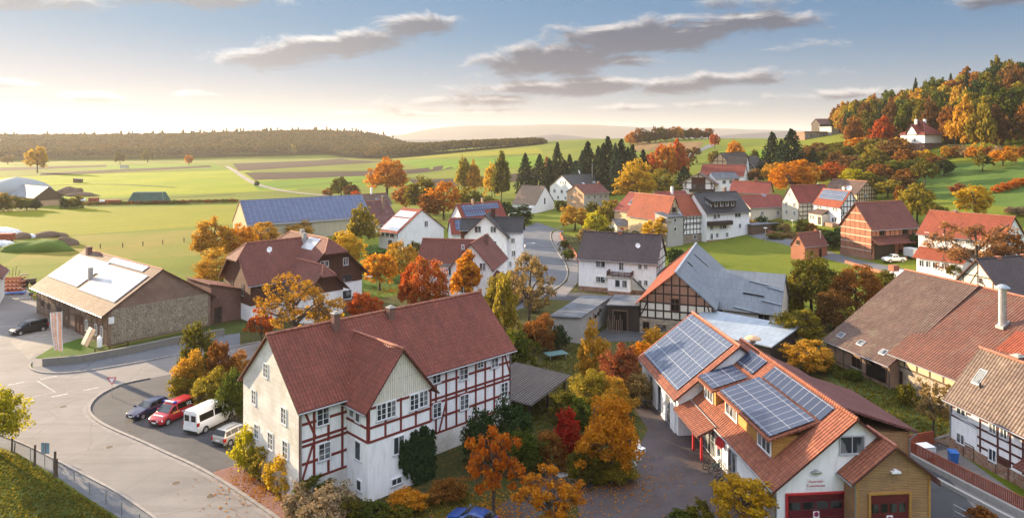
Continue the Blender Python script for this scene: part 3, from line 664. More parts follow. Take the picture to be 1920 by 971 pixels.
class Bld:
    """rectangular plan: B is the near corner at the local origin, x runs along the eave, y along the gable"""
    def __init__(s, name, label, cat, B, az, xC=None, xA=None, L=None, W=None, Y=None, base=None, eave=None, ridge=None, he=None, hr=None, z0=None, group=None):
        if isinstance(B, (tuple, list)):
            bx = B[0]
            P = gnd(*B) if B[1] is not None else gY(bx, Y)
        else: P = B
        s.z0 = P.z if z0 is None else z0
        d = Vector((math.sin(R(az)), math.cos(R(az)), 0))
        s.mir = az < 0
        e = Vector((math.sin(R(az+90 if s.mir else az-90)), math.cos(R(az+90 if s.mir else az-90)), 0))
        def reach(v, px): k = (px-CX)/F; return (k*P.y-P.x)/(v.x-k*v.y)
        s.L = L if L else reach(d, xC); s.W = W if W else reach(e, xA)
        xd = -d if s.mir else d
        s.root = empty(name, (P.x, P.y, s.z0), math.atan2(xd.y, xd.x)); tag(s.root, label, cat, group)
        s.mat = Matrix.Translation((P.x, P.y, s.z0)) @ Matrix.Rotation(math.atan2(xd.y, xd.x), 4, 'Z'); s.inv = s.mat.inverted()
        s.x0, s.x1 = (-s.L, 0.0) if s.mir else (0.0, s.L); s.y0, s.y1 = 0.0, s.W
        s.he = he if he else H-(eave-CY)*P.y/F-s.z0
        mid = P+e*(s.W/2)
        s.hr = hr if hr else H-(ridge-CY)*mid.y/F-s.z0
        s.gab = 'R' if s.mir else 'L'
    def loc(s, p): return s.inv @ Vector(p)
    def ray(s, px, py):
        o = s.inv @ Vector((0, 0, H)); q = s.inv @ (Vector((0, 0, H))+Vector(((px-CX)/F, 1, -(py-CY)/F))); return o, (q-o)
    def side(s, k):
        if k == 'G': k = s.gab
        return {'F': ((s.x0, s.y0), (1, 0), s.L), 'K': ((s.x1, s.y1), (-1, 0), s.L), 'L': ((s.x0, s.y1), (0, -1), s.W), 'R': ((s.x1, s.y0), (0, 1), s.W)}[k]
    def onwall(s, k, px, py):
        (ox, oy), (tx, ty), l = s.side(k); n = Vector((ty, -tx, 0)); o, d = s.ray(px, py)
        t = (Vector((ox, oy, 0))-o).dot(n)/d.dot(n); p = o+d*t
        return (p.x-ox)*tx+(p.y-oy)*ty, p.z
    def wp(s, k, u, z, out=0.0):
        (ox, oy), (tx, ty), l = s.side(k); return Vector((ox+tx*u+ty*out, oy+ty*u-tx*out, z))
    def top(s, k, u):
        if k == 'G': k = s.gab
        ax = getattr(s, 'axis', 'x')
        if getattr(s, 'flatroof', False) or (k in 'FK') == (ax == 'x'): return s.he
        l = s.W if ax == 'x' else s.L
        return s.he+(s.hr-s.he)*(1-abs(u-l/2)/(l/2))
    def win(s, k, u, z, w=1.0, h=1.3, nx=2, ny=1, fm='frame_w', gm='glass', sill=True, name='window'):
        (ox, oy), (tx, ty), l = s.side(k); a = math.atan2(ty, tx)
        p, f, si = window_meshes(w, h, nx, ny, fm, gm)
        o = inst(p, name, s.root, (ox+tx*u, oy+ty*u, z), a); inst(f, 'frame', o)
        if sill: inst(si, 'sill', o)
        return o
    def wins(s, k, L, **kw):
        """L: (px, py of the window's centre, width, height)"""
        for px, py, w, h in L:
            u, z = s.onwall(k, px, py); s.win(k, u, z-h/2, w, h, **kw)
    def grid(s, k, us, zs, w=1.0, h=1.25, **kw):
        l = s.side(k)[2]
        for z in zs:
            for u in us: s.win(k, u*l, z, w, h, **kw)
    def door(s, k, u, w=1.0, h=2.1, mat='wood_brown', z=0.0, name='door'):
        (ox, oy), (tx, ty), l = s.side(k); a = math.atan2(ty, tx)
        o = MB().box(-w/2, w/2, -.05, .04, 0, h).build(name, M[mat], s.root, loc=(ox+tx*u, oy+ty*u, z), rz=a)
        f = MB(); f.box(-w/2-.1, -w/2, -.08, .03, 0, h+.1); f.box(w/2, w/2+.1, -.08, .03, 0, h+.1); f.box(-w/2, w/2, -.078, .03, h, h+.1)
        f.build('frame', M['frame_b'], o); MB().box(w*.36, w*.42, -.12, -.05, h*.48, h*.52).build('handle', M['steel'], o); return o
    # --- volumes
    def walls(s, x0, x1, y0, y1, he, hr, mat, axis='x', hip0=0.0, hip1=0.0, zb=-2.0, name='wall', mats=None):
        """four walls with gable tops along the axis; hip 0 = full gable, 1 = hip"""
        b = MB()
        def P(a, c, z): return (a, c, z) if axis == 'x' else (c, a, z)
        a0, a1, c0, c1 = (x0, x1, y0, y1) if axis == 'x' else (y0, y1, x0, x1)
        cm = (c0+c1)/2
        fl = axis != 'x'
        def add(pts):
            b.poly(pts[::-1] if fl else pts)
        add([P(a0,c0,zb), P(a1,c0,zb), P(a1,c0,he), P(a0,c0,he)]); add([P(a1,c1,zb), P(a0,c1,zb), P(a0,c1,he), P(a1,c1,he)])
        for a, hip, flip in ((a0, hip0, False), (a1, hip1, True)):
            hh = he+(hr-he)*(1-hip); q = (c1-c0)/2*hip
            pts = [P(a,c1,zb), P(a,c0,zb), P(a,c0,he)]
            if hip < 1:
                pts += [P(a,cm-q,hh)]+([P(a,cm+q,hh)] if hip > 0 else [])
            pts += [P(a,c1,he)]
            add(pts[::-1] if flip else pts)
        return b.build(name, mat, s.root)
    def roofs(s, x0, x1, y0, y1, he, hr, mat, axis='x', hip0=0.0, hip1=0.0, oh=.45, og=.3, t=.2, name='roof', ridge=True, parent=None):
        b = MB()
        def P(a, c, z): return Vector((a, c, z)) if axis == 'x' else Vector((c, a, z))
        a0, a1, c0, c1 = (x0, x1, y0, y1) if axis == 'x' else (y0, y1, x0, x1)
        cm = (c0+c1)/2; hw = (c1-c0)/2; k = (hr-he)/hw; D = (0, 0, -t); up = t*.9
        r = []
        def endpts(a, hip, sg):
            # verge of the two slopes at this end, ridge end
            if hip <= 0: return a+sg*og, None
            return a+sg*og, hip
        for c_s in (-1, 1):
            pts = []
            ce, ze = cm+c_s*(hw+oh), he-k*oh+up
            for a, hip, sg in ((a0, hip0, -1), (a1, hip1, 1)):
                v = a+sg*og
                if hip <= 0: seq = [P(v, ce, ze), P(v, cm, hr+up)]
                elif hip >= 1: seq = [P(a+sg*oh, ce, ze), P(a-sg*hw, cm, hr+up)]
                else:
                    q = hw*hip; hh = hr-k*q
                    seq = [P(v, ce, ze), P(v, cm+c_s*(q+.001), hh+up), P(a-sg*q*.75, cm, hr+up)]
                pts += seq if sg < 0 else seq[::-1]
            b.prism(pts, D, 0, 1)
        for a, hip, sg in ((a0, hip0, -1), (a1, hip1, 1)):
            v = a+sg*og
            if hip >= 1: b.prism([P(a+sg*oh, cm-hw-oh, he-k*oh+up), P(a+sg*oh, cm+hw+oh, he-k*oh+up), P(a-sg*hw, cm, hr+up)], D, 0, 1)
            elif hip > 0:
                q = hw*hip; hh = hr-k*q
                # hip plane drops a little beyond the verge
                sl = (k*q)/(q*.75+og); e2 = .35
                b.prism([P(v+sg*e2, cm-q-e2*.5, hh+up-sl*e2), P(v+sg*e2, cm+q+e2*.5, hh+up-sl*e2), P(v, cm+q, hh+up+.01), P(a-sg*q*.75, cm, hr+up+.01), P(v, cm-q, hh+up+.01)], D, 0, 1)
        for a, hip, sg in ((a0, hip0, -1), (a1, hip1, 1)):
            if hip > 0:
                q = hw*hip; e = P(a-sg*q*.75, cm, hr+up) if hip < 1 else P(a-sg*hw, cm, hr+up)
                for c_s in (-1, 1): b.tube(P(a+sg*og, cm+c_s*q, hr-k*q+up) if hip < 1 else P(a+sg*oh, cm+c_s*(hw+oh), he-k*oh+up), e, .11, n=6, mi=2)
        if ridge:
            ra = a0-og if hip0 <= 0 else (a0+hw if hip0 >= 1 else a0+hw*hip0*.75)
            rb = a1+og if hip1 <= 0 else (a1-hw if hip1 >= 1 else a1-hw*hip1*.75)
            b.tube(P(ra, cm, hr+up+.0), P(rb, cm, hr+up+.0), .13, n=8, mi=2)
        o = b.build(name, [mat, M['beam_brown'], mat if mat.name.split('_')[0] in ('anthracite', 'plum', 'black', 'grey', 'fibre', 'roofing') else M['ridge']], parent or s.root)
        for c_s in (-1, 1):
            g = MB(); g.tube(P(a0-og, cm+c_s*(hw+oh+.06), he-k*oh+up-.12), P(a1+og, cm+c_s*(hw+oh+.06), he-k*oh+up-.12), .075, n=6)
            if hip0 < 1 and hip1 < 1: g.build('gutter', M['gutter'], o)
        s.roof = o; return o
    def basic(s, wm, rm, **kw):
        s.oh = kw.get('oh', .45)
        s.walls(s.x0, s.x1, s.y0, s.y1, s.he, s.hr, M[wm], hip0=kw.get('hip0', 0), hip1=kw.get('hip1', 0), zb=kw.pop('zb', -2.0))
        s.roofs(s.x0, s.x1, s.y0, s.y1, s.he, s.hr, M[rm], **kw); return s
    def plinth(s, h, mat, sides='FLKR', p=.06):
        b = MB()
        for k in sides:
            (ox, oy), (tx, ty), l = s.side(k); n = Vector((ty, -tx, 0)); a = Vector((ox, oy, 0))-Vector((tx, ty, 0))*p; e = Vector((ox+tx*l, oy+ty*l, 0))+Vector((tx, ty, 0))*p*.9
            b.prism([a+n*p+Vector((0,0,h)), e+n*p+Vector((0,0,h)), e+n*p+Vector((0,0,-2)), a+n*p+Vector((0,0,-2))], -n*(p+.1))
        return b.build('plinth', M[mat], s.root)
    def facing(s, k, z0, z1, mat, name='cladding', p=.05, gable=True, u0=0.0, u1=1.0):
        """a facing in another material on one wall between two heights (or up into the gable)"""
        (ox, oy), (tx, ty), l = s.side(k); n = Vector((ty, -tx, 0))
        a, e = l*u0, l*u1
        pts = [s.wp(k, a, z0, p), s.wp(k, e, z0, p), s.wp(k, e, min(z1, s.top(k, e)), p)]
        if gable and k in 'GLR' and u0 == 0 and u1 == 1:
            hw = l/2
            if z1 > s.he:
                q = hw*max(0, (s.hr-z1)/(s.hr-s.he)) if z1 < s.hr else 0
                pts += [s.wp(k, hw+q, min(z1, s.hr), p)]+([s.wp(k, hw-q, z1, p)] if q > 0 else [])
        pts += [s.wp(k, a, min(z1, s.top(k, a)), p)]
        return MB().prism(pts, -n*(p+.05)).build(name, M[mat], s.root)
    def timber(s, k, posts, rails, braces=(), mat='beam_dark', w=.2, z0=0.0, z1=None, p=.035, gable=True, tri=(), name='timber_frame'):
        """posts: fractions along the wall; rails: heights; braces: (u0,z0,u1,z1) in fraction/metres"""
        (ox, oy), (tx, ty), l = s.side(k); n = Vector((ty, -tx, 0)); b = MB()
        for i, u in enumerate(posts):
            zt = min(s.top(k, min(max(u*l, .1), l-.1)) if gable else s.he, z1 if z1 else 99)
            u_ = min(max(u*l, w/2), l-w/2)
            if zt-z0 > .3: b.beam(s.wp(k, u_, z0, p/2), s.wp(k, u_, zt, p/2), w, p, up=n)
        for z in rails:
            a, e = 0.0, l
            if z > s.he and gable:
                q = l/2*(s.hr-z)/(s.hr-s.he); a, e = l/2-q, l/2+q
                if q < .4: continue
            b.beam(s.wp(k, a+.02, z, p/2+.004), s.wp(k, e-.02, z, p/2+.004), w, p+.008, up=n)
        for u0, za, u1, zb in braces: b.beam(s.wp(k, u0*l, za, p/2-.003), s.wp(k, u1*l, zb, p/2-.003), w*.9, p-.004, up=n)
        return b.build(name, M[mat], s.root)
    # --- things on the roof; slopes F (front, y0 side) and K
    def rp(s, px, py, k='F'):
        hw = s.W/2; sl = (s.hr-s.he)/hw; o, d = s.ray(px, py)
        # plane z = he + sl*(y-y0)  (F)  or  he + sl*(y1-y) (K)
        if k == 'F': t = (s.he+.2-o.z+sl*(o.y-s.y0))/(d.z-sl*d.y)
        else: t = (s.he+.2-o.z+sl*(s.y1-o.y))/(d.z+sl*d.y)
        return o+d*t
    def panel(s, a, b, mat='solar_dark', k='F', t=.08, lift=.14, name='solar_array', parent=None):
        """two opposite corners in photo pixels"""
        p, q = s.rp(*a, k), s.rp(*b, k); return s.panel_l(min(p.x, q.x), max(p.x, q.x), min(p.y, q.y), max(p.y, q.y), mat, k, t, lift, name, parent)
    def panel_l(s, xa, xb, ya, yb, mat='solar_dark', k='F', t=.08, lift=.14, name='solar_array', parent=None):
        hw = s.W/2; sl = (s.hr-s.he)/hw
        z = lambda y: (s.he+sl*(y-s.y0) if k == 'F' else s.he+sl*(s.y1-y))+.18+lift
        return MB().prism([(xa, ya, z(ya)), (xb, ya, z(ya)), (xb, yb, z(yb)), (xa, yb, z(yb))], (0, 0, -t), 0).build(name, M[mat], parent or s.roof)
    def chimney(s, x, y, ztop, w=.55, d=.55, mat='brick_dark', cap=True):
        hw = s.W/2; zr = s.he+(s.hr-s.he)*(1-abs(y-(s.y0+s.y1)/2)/hw)-.4
        o = MB().box(x-w/2, x+w/2, y-d/2, y+d/2, zr, ztop).build('chimney', M[mat], s.roof)
        if cap:
            c_ = MB().box(x-w/2-.07, x+w/2+.07, y-d/2-.07, y+d/2+.07, ztop+.003, ztop+.1); c_.box(x-w*.3, x+w*.3, y-d*.3, y+d*.3, ztop+.1, ztop+.22); c_.build('chimney_cap', M['concrete'], o)
            f = MB(); f.box(x-w/2-.12, x+w/2+.12, y-d/2-.12, y+d/2+.12, zr+.1, zr+.62 if abs(y-(s.y0+s.y1)/2) < .3 else zr+.75); 
        return o
    def chim_px(s, px, ytop, yfrac=.5, **kw):
        """chimney whose top is seen at a photo pixel, standing at a fraction across the gable"""
        y = s.y0+(s.y1-s.y0)*yfrac; o, d = s.ray(px, ytop); t = (y-o.y)/d.y; p = o+d*t; return s.chimney(p.x, y, p.z, **kw)
    def dish(s, p, r=.45, towards=(.5, -.8, .35)):
        d = Vector(towards).normalized(); b = MB(); p = Vector(p); x = d.orthogonal().normalized(); y = d.cross(x); k = 14
        base = len(b.v); b.v.append(tuple(p-d*.12*r/.45))
        for i in range(k): t = 6.2832*i/k; b.v.append(tuple(p+(x*math.cos(t)+y*math.sin(t))*r))
        for i in range(k): b.f.append((base, base+1+i, base+1+(i+1) % k)); b.m.append(0)
        b.tube(p-d*.1, p+d*.4, .02, n=5); b.tube(p-d*.12, p-d*.12-Vector((0, 0, .8)), .03, n=5)
        return b.build('satellite_dish', M['frame_w'], s.roof)
    def skylight(s, px, py, w=.8, h=1.1, k='F'):
        p = s.rp(px, py, k); o = s.panel_l(p.x-w/2, p.x+w/2, p.y-h*.35, p.y+h*.35, 'frame_g', k, .1, .10, 'skylight')
        s.panel_l(p.x-w/2+.06, p.x+w/2-.06, p.y-h*.35+.05, p.y+h*.35-.05, 'glass', k, .04, .115, 'pane', o); return o
    def slab(s, pts, mat, d=(0,0,-.16), name='roof', mside=None, parent=None):
        return MB().prism(pts, d).build(name, M[mat], parent or s.root)
    def boxp(s, x0, x1, y0, y1, z0, z1, mat, name, parent=None): return MB().box(x0, x1, y0, y1, z0, z1).build(name, M[mat], parent or s.root)
    def mono(s, wm, rm, h0, h1, oh=.3, t=.16, along='x'):
        """shed with one slope: height h0 at the x0 (or y0) side, h1 at the other"""
        x0, x1, y0, y1 = s.x0, s.x1, s.y0, s.y1; b = MB(); zb = -1.5
        hA, hB, hC, hD = (h0, h1, h1, h0) if along == 'x' else (h0, h0, h1, h1)
        b.poly([(x0,y0,zb),(x1,y0,zb),(x1,y0,hB),(x0,y0,hA)]); b.poly([(x1,y1,zb),(x0,y1,zb),(x0,y1,hD),(x1,y1,hC)])
        b.poly([(x1,y0,zb),(x1,y1,zb),(x1,y1,hC),(x1,y0,hB)]); b.poly([(x0,y1,zb),(x0,y0,zb),(x0,y0,hA),(x0,y1,hD)])
        b.build('wall', M[wm], s.root)
        sx = (h1-h0)/(x1-x0) if along == 'x' else 0; sy = (h1-h0)/(y1-y0) if along != 'x' else 0
        z = lambda x, y: h0+sx*(x-x0)+sy*(y-y0)+t
        q = [(x, y, z(x, y)) for x, y in ((x0-oh,y0-oh),(x1+oh,y0-oh),(x1+oh,y1+oh),(x0-oh,y1+oh))]
        s.roof = MB().prism(q, (0,0,-t)).build('roof', M[rm], s.root); s.he, s.hr = max(h0, h1), max(h0, h1); s.flatroof = True; return s
    def sub(s, x0, x1, y0, y1, he, hr, axis='x'):
        import copy
        q = copy.copy(s); q.x0, q.x1, q.y0, q.y1, q.he, q.hr, q.axis = x0, x1, y0, y1, he, hr, axis; q.L, q.W = x1-x0, y1-y0; q.mir = False; q.gab = 'L' if axis == 'x' else 'F'; return q
# ------------------------------------------------------------------ buildings, near to far
def rng(a, b, n): return [a+(b-a)*i/(n-1) for i in range(n)]
# big red half-timbered house
h = Bld('half_timbered_house', 'large house with dark red roof, oxblood timber frame and a gabled bay', 'house', (561, 952), 45.6, xC=958, xA=457, he=8.2, hr=13.0)
h.walls(h.x0, h.x1, h.y0, h.y1, h.he, h.hr, M['white']); h.roofs(h.x0, h.x1, h.y0, h.y1, h.he, h.hr, M['t_main'], oh=.5, og=.35)
h.facing('L', -.5, 99, 'sandstone', name='stone_gable'); h.plinth(1.9, 'sandstone', 'FK')
L_ = h.L
fr = [0, .055, .11, .165, .44, .487, .535, .585, .637, .69, .742, .795, .848, .90, .95, 1]
h.timber('F', fr, [2.0, 3.45, 4.9, 5.3, 6.7, 8.05], [(.01, 2.1, .05, 4.8), (.06, 5.4, .015, 8.0), (.44, 2.1, .49, 4.8), (.49, 8, .44, 5.4), (.955, 8, .995, 5.4), (.64, 4.9, .60, 2.0)], 'beam_red', .22, z0=2.0)
h.wins('F', [(605,780,1.15,1.45),(608,845,1.15,1.45),(818,704,1.0,1.4),(869,697,1.1,1.5),(900,679,.8,1.1),(927,676,1.0,1.4),(819,768,1.0,1.4),(870,753,1.1,1.5),(945,729,1.0,1.4)], nx=2, ny=3)
h.wins('L', [(499,694,.85,1.25),(477,744,.85,1.3),(533,779,.95,1.4),(482,808,.85,1.3),(508,826,.95,1.45),(536,842,.95,1.45)], nx=2, ny=3)
b = h.sub(4.4, 11.0, -3.3, 4.6, 8.0, 12.0, 'y')
b.walls(b.x0, b.x1, b.y0, b.y1, b.he, b.hr, M['white'], axis='y', name='bay_wall'); b.roofs(b.x0, b.x1, b.y0, b.y1, b.he, b.hr, M['t_main'], axis='y', oh=.5, og=.45, name='bay_roof')
fc = MB(); n_ = .04
fc.prism([(4.35,-3.34,8.0),(11.05,-3.34,8.0),(7.7,-3.34,11.95)], (0,.1,0)).build('gable_boarding', M['wood_cream'], h.root)
b.timber('F', [0, .26, .5, .74, 1], [5.0, 6.15, 7.75], [], 'beam_red', .2, z0=5.0, z1=7.9, gable=False); b.timber('L', [0, .45, 1], [5.0, 6.15, 7.75], [], 'beam_red', .2, z0=5.0, z1=7.9, gable=False)
b.timber('R', [0, .45, 1], [5.0, 6.15, 7.75], [], 'beam_red', .2, z0=5.0, z1=7.9, gable=False)
b.wins('F', [(714.5,771.5,.95,1.4),(733,766,.95,1.4),(776,753,.95,1.4),(793.5,746.5,.95,1.4)], nx=2, ny=3)
b.wins('F', [(747,833,1.15,1.5),(743,901,1.1,.6)], nx=2)
b.wins('L', [(660.5,767,.75,1.35),(672,776,.75,1.35),(672,844,.9,1.6),(674,909,.7,.9)], nx=1, ny=1)
for px_, yt in ((629, 588), (732, 577)):
    c_ = h.chim_px(px_, yt, .44, w=.6, d=.6, mat='brick_dark')
for x_ in (.1, L_-.15): MB().tube((x_, -.14, .2), (x_, -.14, 8.0), .06, n=6).build('downpipe', M['gutter'], h.root)
MAIN = h

# stone barn with glaring solar roof, left
h = Bld('stone_barn', 'old stone barn with sun-glared solar roof beside the junction', 'barn', (202, 650), -50, xC=69, xA=395, he=5.0, hr=10.0)
h.basic('brick_old', 't_old', oh=.9, og=.35); BARN = h
h.facing(h.gab, .3, 5.4, 'vine_wall', name='vine_cladding', u0=.03, u1=.97)
h.timber('F', [0, .06, .12, .19, .3, .36, .42, .5, .58, .66, .72, .8, .87, .94, 1], [.5, 2.5, 4.7], [(.02, .6, .08, 2.4), (.8, 2.6, .87, 4.6)], 'beam_grey', .2)
h.facing('F', 0, 4.9, 'brick_old', name='brick_infill', u0=.0, u1=.28, p=.02)
h.door('F', h.L*.46, 1.5, 3.4, 'wood_old'); h.door('F', h.L*.62, 1.3, 2.8, 'wood_brown'); h.door('F', h.L*.67, 1.3, 2.8, 'wood_brown')
h.grid('F', [.10, .2, .33, .37], [1.6], .8, 1.2, fm='frame_b'); h.grid('F', [.74, .86, .93], [1.0], .8, 1.6)
h.panel((80,522), (166,470), 'solar_glare'); 
for o in list(h.roof.children):
    if o.name.startswith('solar_array'): bpy.data.objects.remove(o)
hw = h.W/2; X0, X1 = h.x0, h.x1
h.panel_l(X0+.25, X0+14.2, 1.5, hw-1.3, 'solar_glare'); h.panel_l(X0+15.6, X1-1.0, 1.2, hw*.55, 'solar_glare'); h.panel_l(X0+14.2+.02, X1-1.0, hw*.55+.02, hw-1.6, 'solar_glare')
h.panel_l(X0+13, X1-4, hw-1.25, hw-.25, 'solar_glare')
h.chimney(X0+14.9, hw*.42, 9.2, .6, .6, 'concrete', False); h.chimney(X0+3.2, hw*.92, 11.0, .9, .8, 'brick_dark', False)
# lettered fascia over the doors
s_ = MB().box(-1.9, 1.9, -.06, 0, -.35, .35).build('shop_sign', M['frame_w'], h.root, loc=h.wp('F', h.L*.665, 4.0, .06), rz=0)
M['purple'] = plain('purple_paint', (.22,.03,.12), .6); q_ = MB()
for i_ in range(11): q_.box(-1.75+i_*.32, -1.62+i_*.32, -.085, -.065, -.26+.06*(i_ % 3), .26-.05*((i_*2) % 3)); q_.box(-1.62+i_*.32, -1.52+i_*.32, -.083, -.065, -.05+.1*(i_ % 2), .05+.1*(i_ % 2))
q_.build('lettering', M['purple'], s_)
u_, z_ = h.onwall('G', 208, 601); MB().box(-.35, .35, -.28, .02, 0, .9).build('meter_box', M['frame_w'], h.root, loc=h.wp('G', u_, z_-.4), rz=math.pi/2)
# brick wing behind
h = Bld('brick_shed', 'long brick shed sloping down behind the stone barn', 'shed', (396, 608), 42, xC=505, W=9, he=5, hr=5)
h.mono('brick_dark', 't_brown', 6.4, 3.4); h.door('F', 1.1, 1.2, 2.6, 'wood_dark'); h.win('F', h.L*.66, 1.6, .9, .9)
h = Bld('garden_shed', 'small garden shed with flat red roof behind the brick shed', 'shed', (452, 546), 45, L=7, W=5, he=2.6, hr=3.6); h.basic('brick_red', 't_red'); h.door('F', 2, 1, 2)

# cross-gabled brown and white house
h = Bld('brown_gabled_house', 'white house with brown boarded gables and hipped brown roofs', 'house', (566, 598), -44, L=17, W=11.6, he=7.0, hr=12.6)
h.walls(h.x0, h.x1, h.y0, h.y1, h.he, h.hr, M['white'], hip0=.35, hip1=.35); h.roofs(h.x0, h.x1, h.y0, h.y1, h.he, h.hr, M['t_brown'], hip0=.35, hip1=.35, oh=.9, og=.9)
h.facing('R', 5.0, 10.6, 'wood_brown', name='boarding', gable=True); h.plinth(2.4, 'brick_dark', 'RF')
h.wins('R', [(608,495,1.6,1.0),(648,490,1.0,1.3)], nx=2); h.wins('R', [(650,521,1.9,1.3)], nx=3, fm='frame_b'); h.wins('R', [(650,552,1.9,1.6)], nx=1, gm='glass')
w = h.sub(h.x0+3.0, h.x1-3.6, -7.2, 4.5, 6.8, 12.2, 'y')
w.walls(w.x0, w.x1, w.y0, w.y1, w.he, w.hr, M['white'], axis='y', hip0=.4, name='wing_wall'); w.roofs(w.x0, w.x1, w.y0, w.y1, w.he, w.hr, M['t_brown'], axis='y', hip0=.4, oh=.8, og=.8, name='wing_roof')
MB().prism([(w.x0-.04,w.y0-.06,2.7),(w.x1+.04,w.y0-.06,2.7),(w.x1+.04,w.y0-.06,6.75),(w.x1-2.5,w.y0-.06,9.6),(w.x0+2.5,w.y0-.06,9.6),(w.x0-.04,w.y0-.06,6.75)], (0,.1,0)).build('boarding', M['wood_brown'], h.root)
w.facing('R', 2.7, 6.8, 'wood_brown', name='boarding'); w.grid('F', [.3, .72], [4.0], 1.0, 1.9, fm='frame_b')
g_ = h.sub(h.x1-4.0, h.x1+5.0, -1.5, 4.8, 5.9, 9.2, 'x')
g_.walls(g_.x0, g_.x1, g_.y0, g_.y1, g_.he, g_.hr, M['white'], hip1=.4, name='garage_wall'); g_.roofs(g_.x0, g_.x1, g_.y0, g_.y1, g_.he, g_.hr, M['t_brown'], hip1=.4, oh=.8, og=.8, name='garage_roof')
MB().prism([(g_.x1+.06,g_.y0-.04,5.0),(g_.x1+.06,g_.y1+.04,5.0),(g_.x1+.06,g_.y1+.04,5.9),(g_.x1+.06,2.9,7.85),(g_.x1+.06,.4,7.85),(g_.x1+.06,g_.y0-.04,5.9)], (-.1,0,0)).build('boarding', M['wood_brown'], h.root)
g_.door('R', 2.8, 2.4, 2.3, 'frame_w', name='garage_door')
h.chimney(h.x0+6, h.W*.5, 13.5, .7, .7, 'concrete', False); h.chimney(h.x0+9, h.W*.4, 13.2, .7, .7, 'concrete', False)
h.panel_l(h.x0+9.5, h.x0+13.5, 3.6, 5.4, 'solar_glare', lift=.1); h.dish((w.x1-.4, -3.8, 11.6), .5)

# long solar hall
h = Bld('solar_hall', 'long metal-clad hall whose whole roof is blue solar panels', 'hall', at(464, 424, 206) - Vector((0,0,5)), 54, xC=696, W=15.5, he=5, hr=11.6, z0=0)
h.basic('metal_clad', 'fibre', oh=.3, og=.2); h.panel_l(.1, h.L-.1, .2, h.W/2-.25, 'solar_blue'); h.facing('G', 3.0, 99, 'salmon', name='boarding')
h.facing('G', -1, 3.0, 'cream', name='cladding', p=.07)

# red-roofed house behind the solar hall
h = Bld('red_roofed_cottage', 'cottage with patchy faded red roof behind the solar hall', 'house', gY(703, 228), 46, xC=747, W=14, he=3.0, hr=9.5)
h.basic('white_old', 't_purple', oh=.6); h.chim_px(718, 368, .3, w=.8, d=.8, mat='brick_old'); h.grid('F', [.3, .55, .8], [1.0], 1.2, 1.2, fm='frame_b'); h.skylight(707, 374)
h = Bld('old_outhouse', 'low outhouse with tilted brown roof behind the faded red cottage', 'outhouse', gY(686, 246), 50, L=10, W=8, he=7.5, hr=10.6); h.basic('white_old', 't_old'); h.chim_px(696, 351, .5, w=.5, d=.5, mat='white')

# white barn-like house with glaring panels
h = Bld('white_gable_house', 'tall plain white gable house with glaring panels on its roof', 'house', (746, 470), -48, xC=711, xA=832, eave=437, ridge=394)
h.basic('white', 't_orange', oh=.5, og=.3); h.win('R', h.W*.60, 5.6, 1.3, 1.6); hw = h.W/2
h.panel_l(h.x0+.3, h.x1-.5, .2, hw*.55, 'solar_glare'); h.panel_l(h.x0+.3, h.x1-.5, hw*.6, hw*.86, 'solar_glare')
h.facing('F', -1, 3.2, 'white_old', name='old_plaster'); h.timber('F', rng(0, 1, 6), [3.2, 4.6], [], 'beam_brown', .2, z0=3.2); h.grid('F', [.2, .45, .7], [3.5], 1.2, .9, fm='frame_b'); h.door('F', h.L*.6, 1.4, 2.4, 'wood_old')

# cottage with brown cross gable
P_ = gY(846, 135.0)
h = Bld('cross_gabled_cottage', 'white cottage with dark brown cross-gabled roof by the road bend', 'house', P_, 10, L=14, W=8.0, he=6.2, hr=10.5)
# x runs away from the viewer here; flip so that the gable faces the viewer
bpy.data.objects.remove(h.root)
h = Bld('cross_gabled_cottage', 'white cottage with dark brown cross-gabled roof by the road bend', 'house', gY(922, 132.5), -79.4, L=7.9, W=13.5, he=6.0, hr=10.4)
b = h.sub(h.x0, h.x1, 0, 13.5, 6.0, 10.4, 'y')
b.walls(b.x0, b.x1, b.y0, b.y1, b.he, b.hr, M['white'], axis='y'); b.roofs(b.x0, b.x1, b.y0, b.y1, b.he, b.hr, M['t_brown'], axis='y', oh=.5, og=.5); h.roof = b.roof if hasattr(b, 'roof') else None
v = h.sub(h.x0-7.2, h.x0+3.9, 2.5, 9.5, 6.6, 10.2, 'x'); v.walls(v.x0, v.x1, v.y0, v.y1, v.he, v.hr, M['white'], name='wing_wall'); v.roofs(v.x0, v.x1, v.y0, v.y1, v.he, v.hr, M['t_brown'], oh=.6, name='wing_roof')
b.wins('F', [(868,463,.5,.8),(882,492,1.2,1.4),(905,500,1.2,1.4)]); b.win('F', 2.5, 1.2, 1.2, 1.4); v.grid('F', [.25, .6], [3.9, 1.0], 1.2, 1.3)
h.slab([(h.x1-.2,-1.4,4.4),(h.x1+2.6,-1.4,3.6),(h.x1+2.6,4.6,3.6),(h.x1-.2,4.6,5.0)], 't_brown', name='porch_roof'); h.boxp(h.x1, h.x1+2.2, -1.0, 4.2, -1, 3.5, 'white', 'porch')
p_ = h.sub(h.x1, h.x1+2.2, -1.0, 4.2, 3.6, 3.6); p_.win('F', 1.1, 1.0, 1.3, 2.0, fm='frame_b'); p_.grid('R', [.25, .7], [1.0], 1.1, 1.8, fm='frame_b')
h.chimney(h.x0+3.9+.9, 6, 11.4, .7, .7, 'brick_dark') if False else MB().box(h.x0+4.6, h.x0+5.4, 8, 8.8, 9.2, 11.2).build('chimney', M['brick_dark'], h.root)

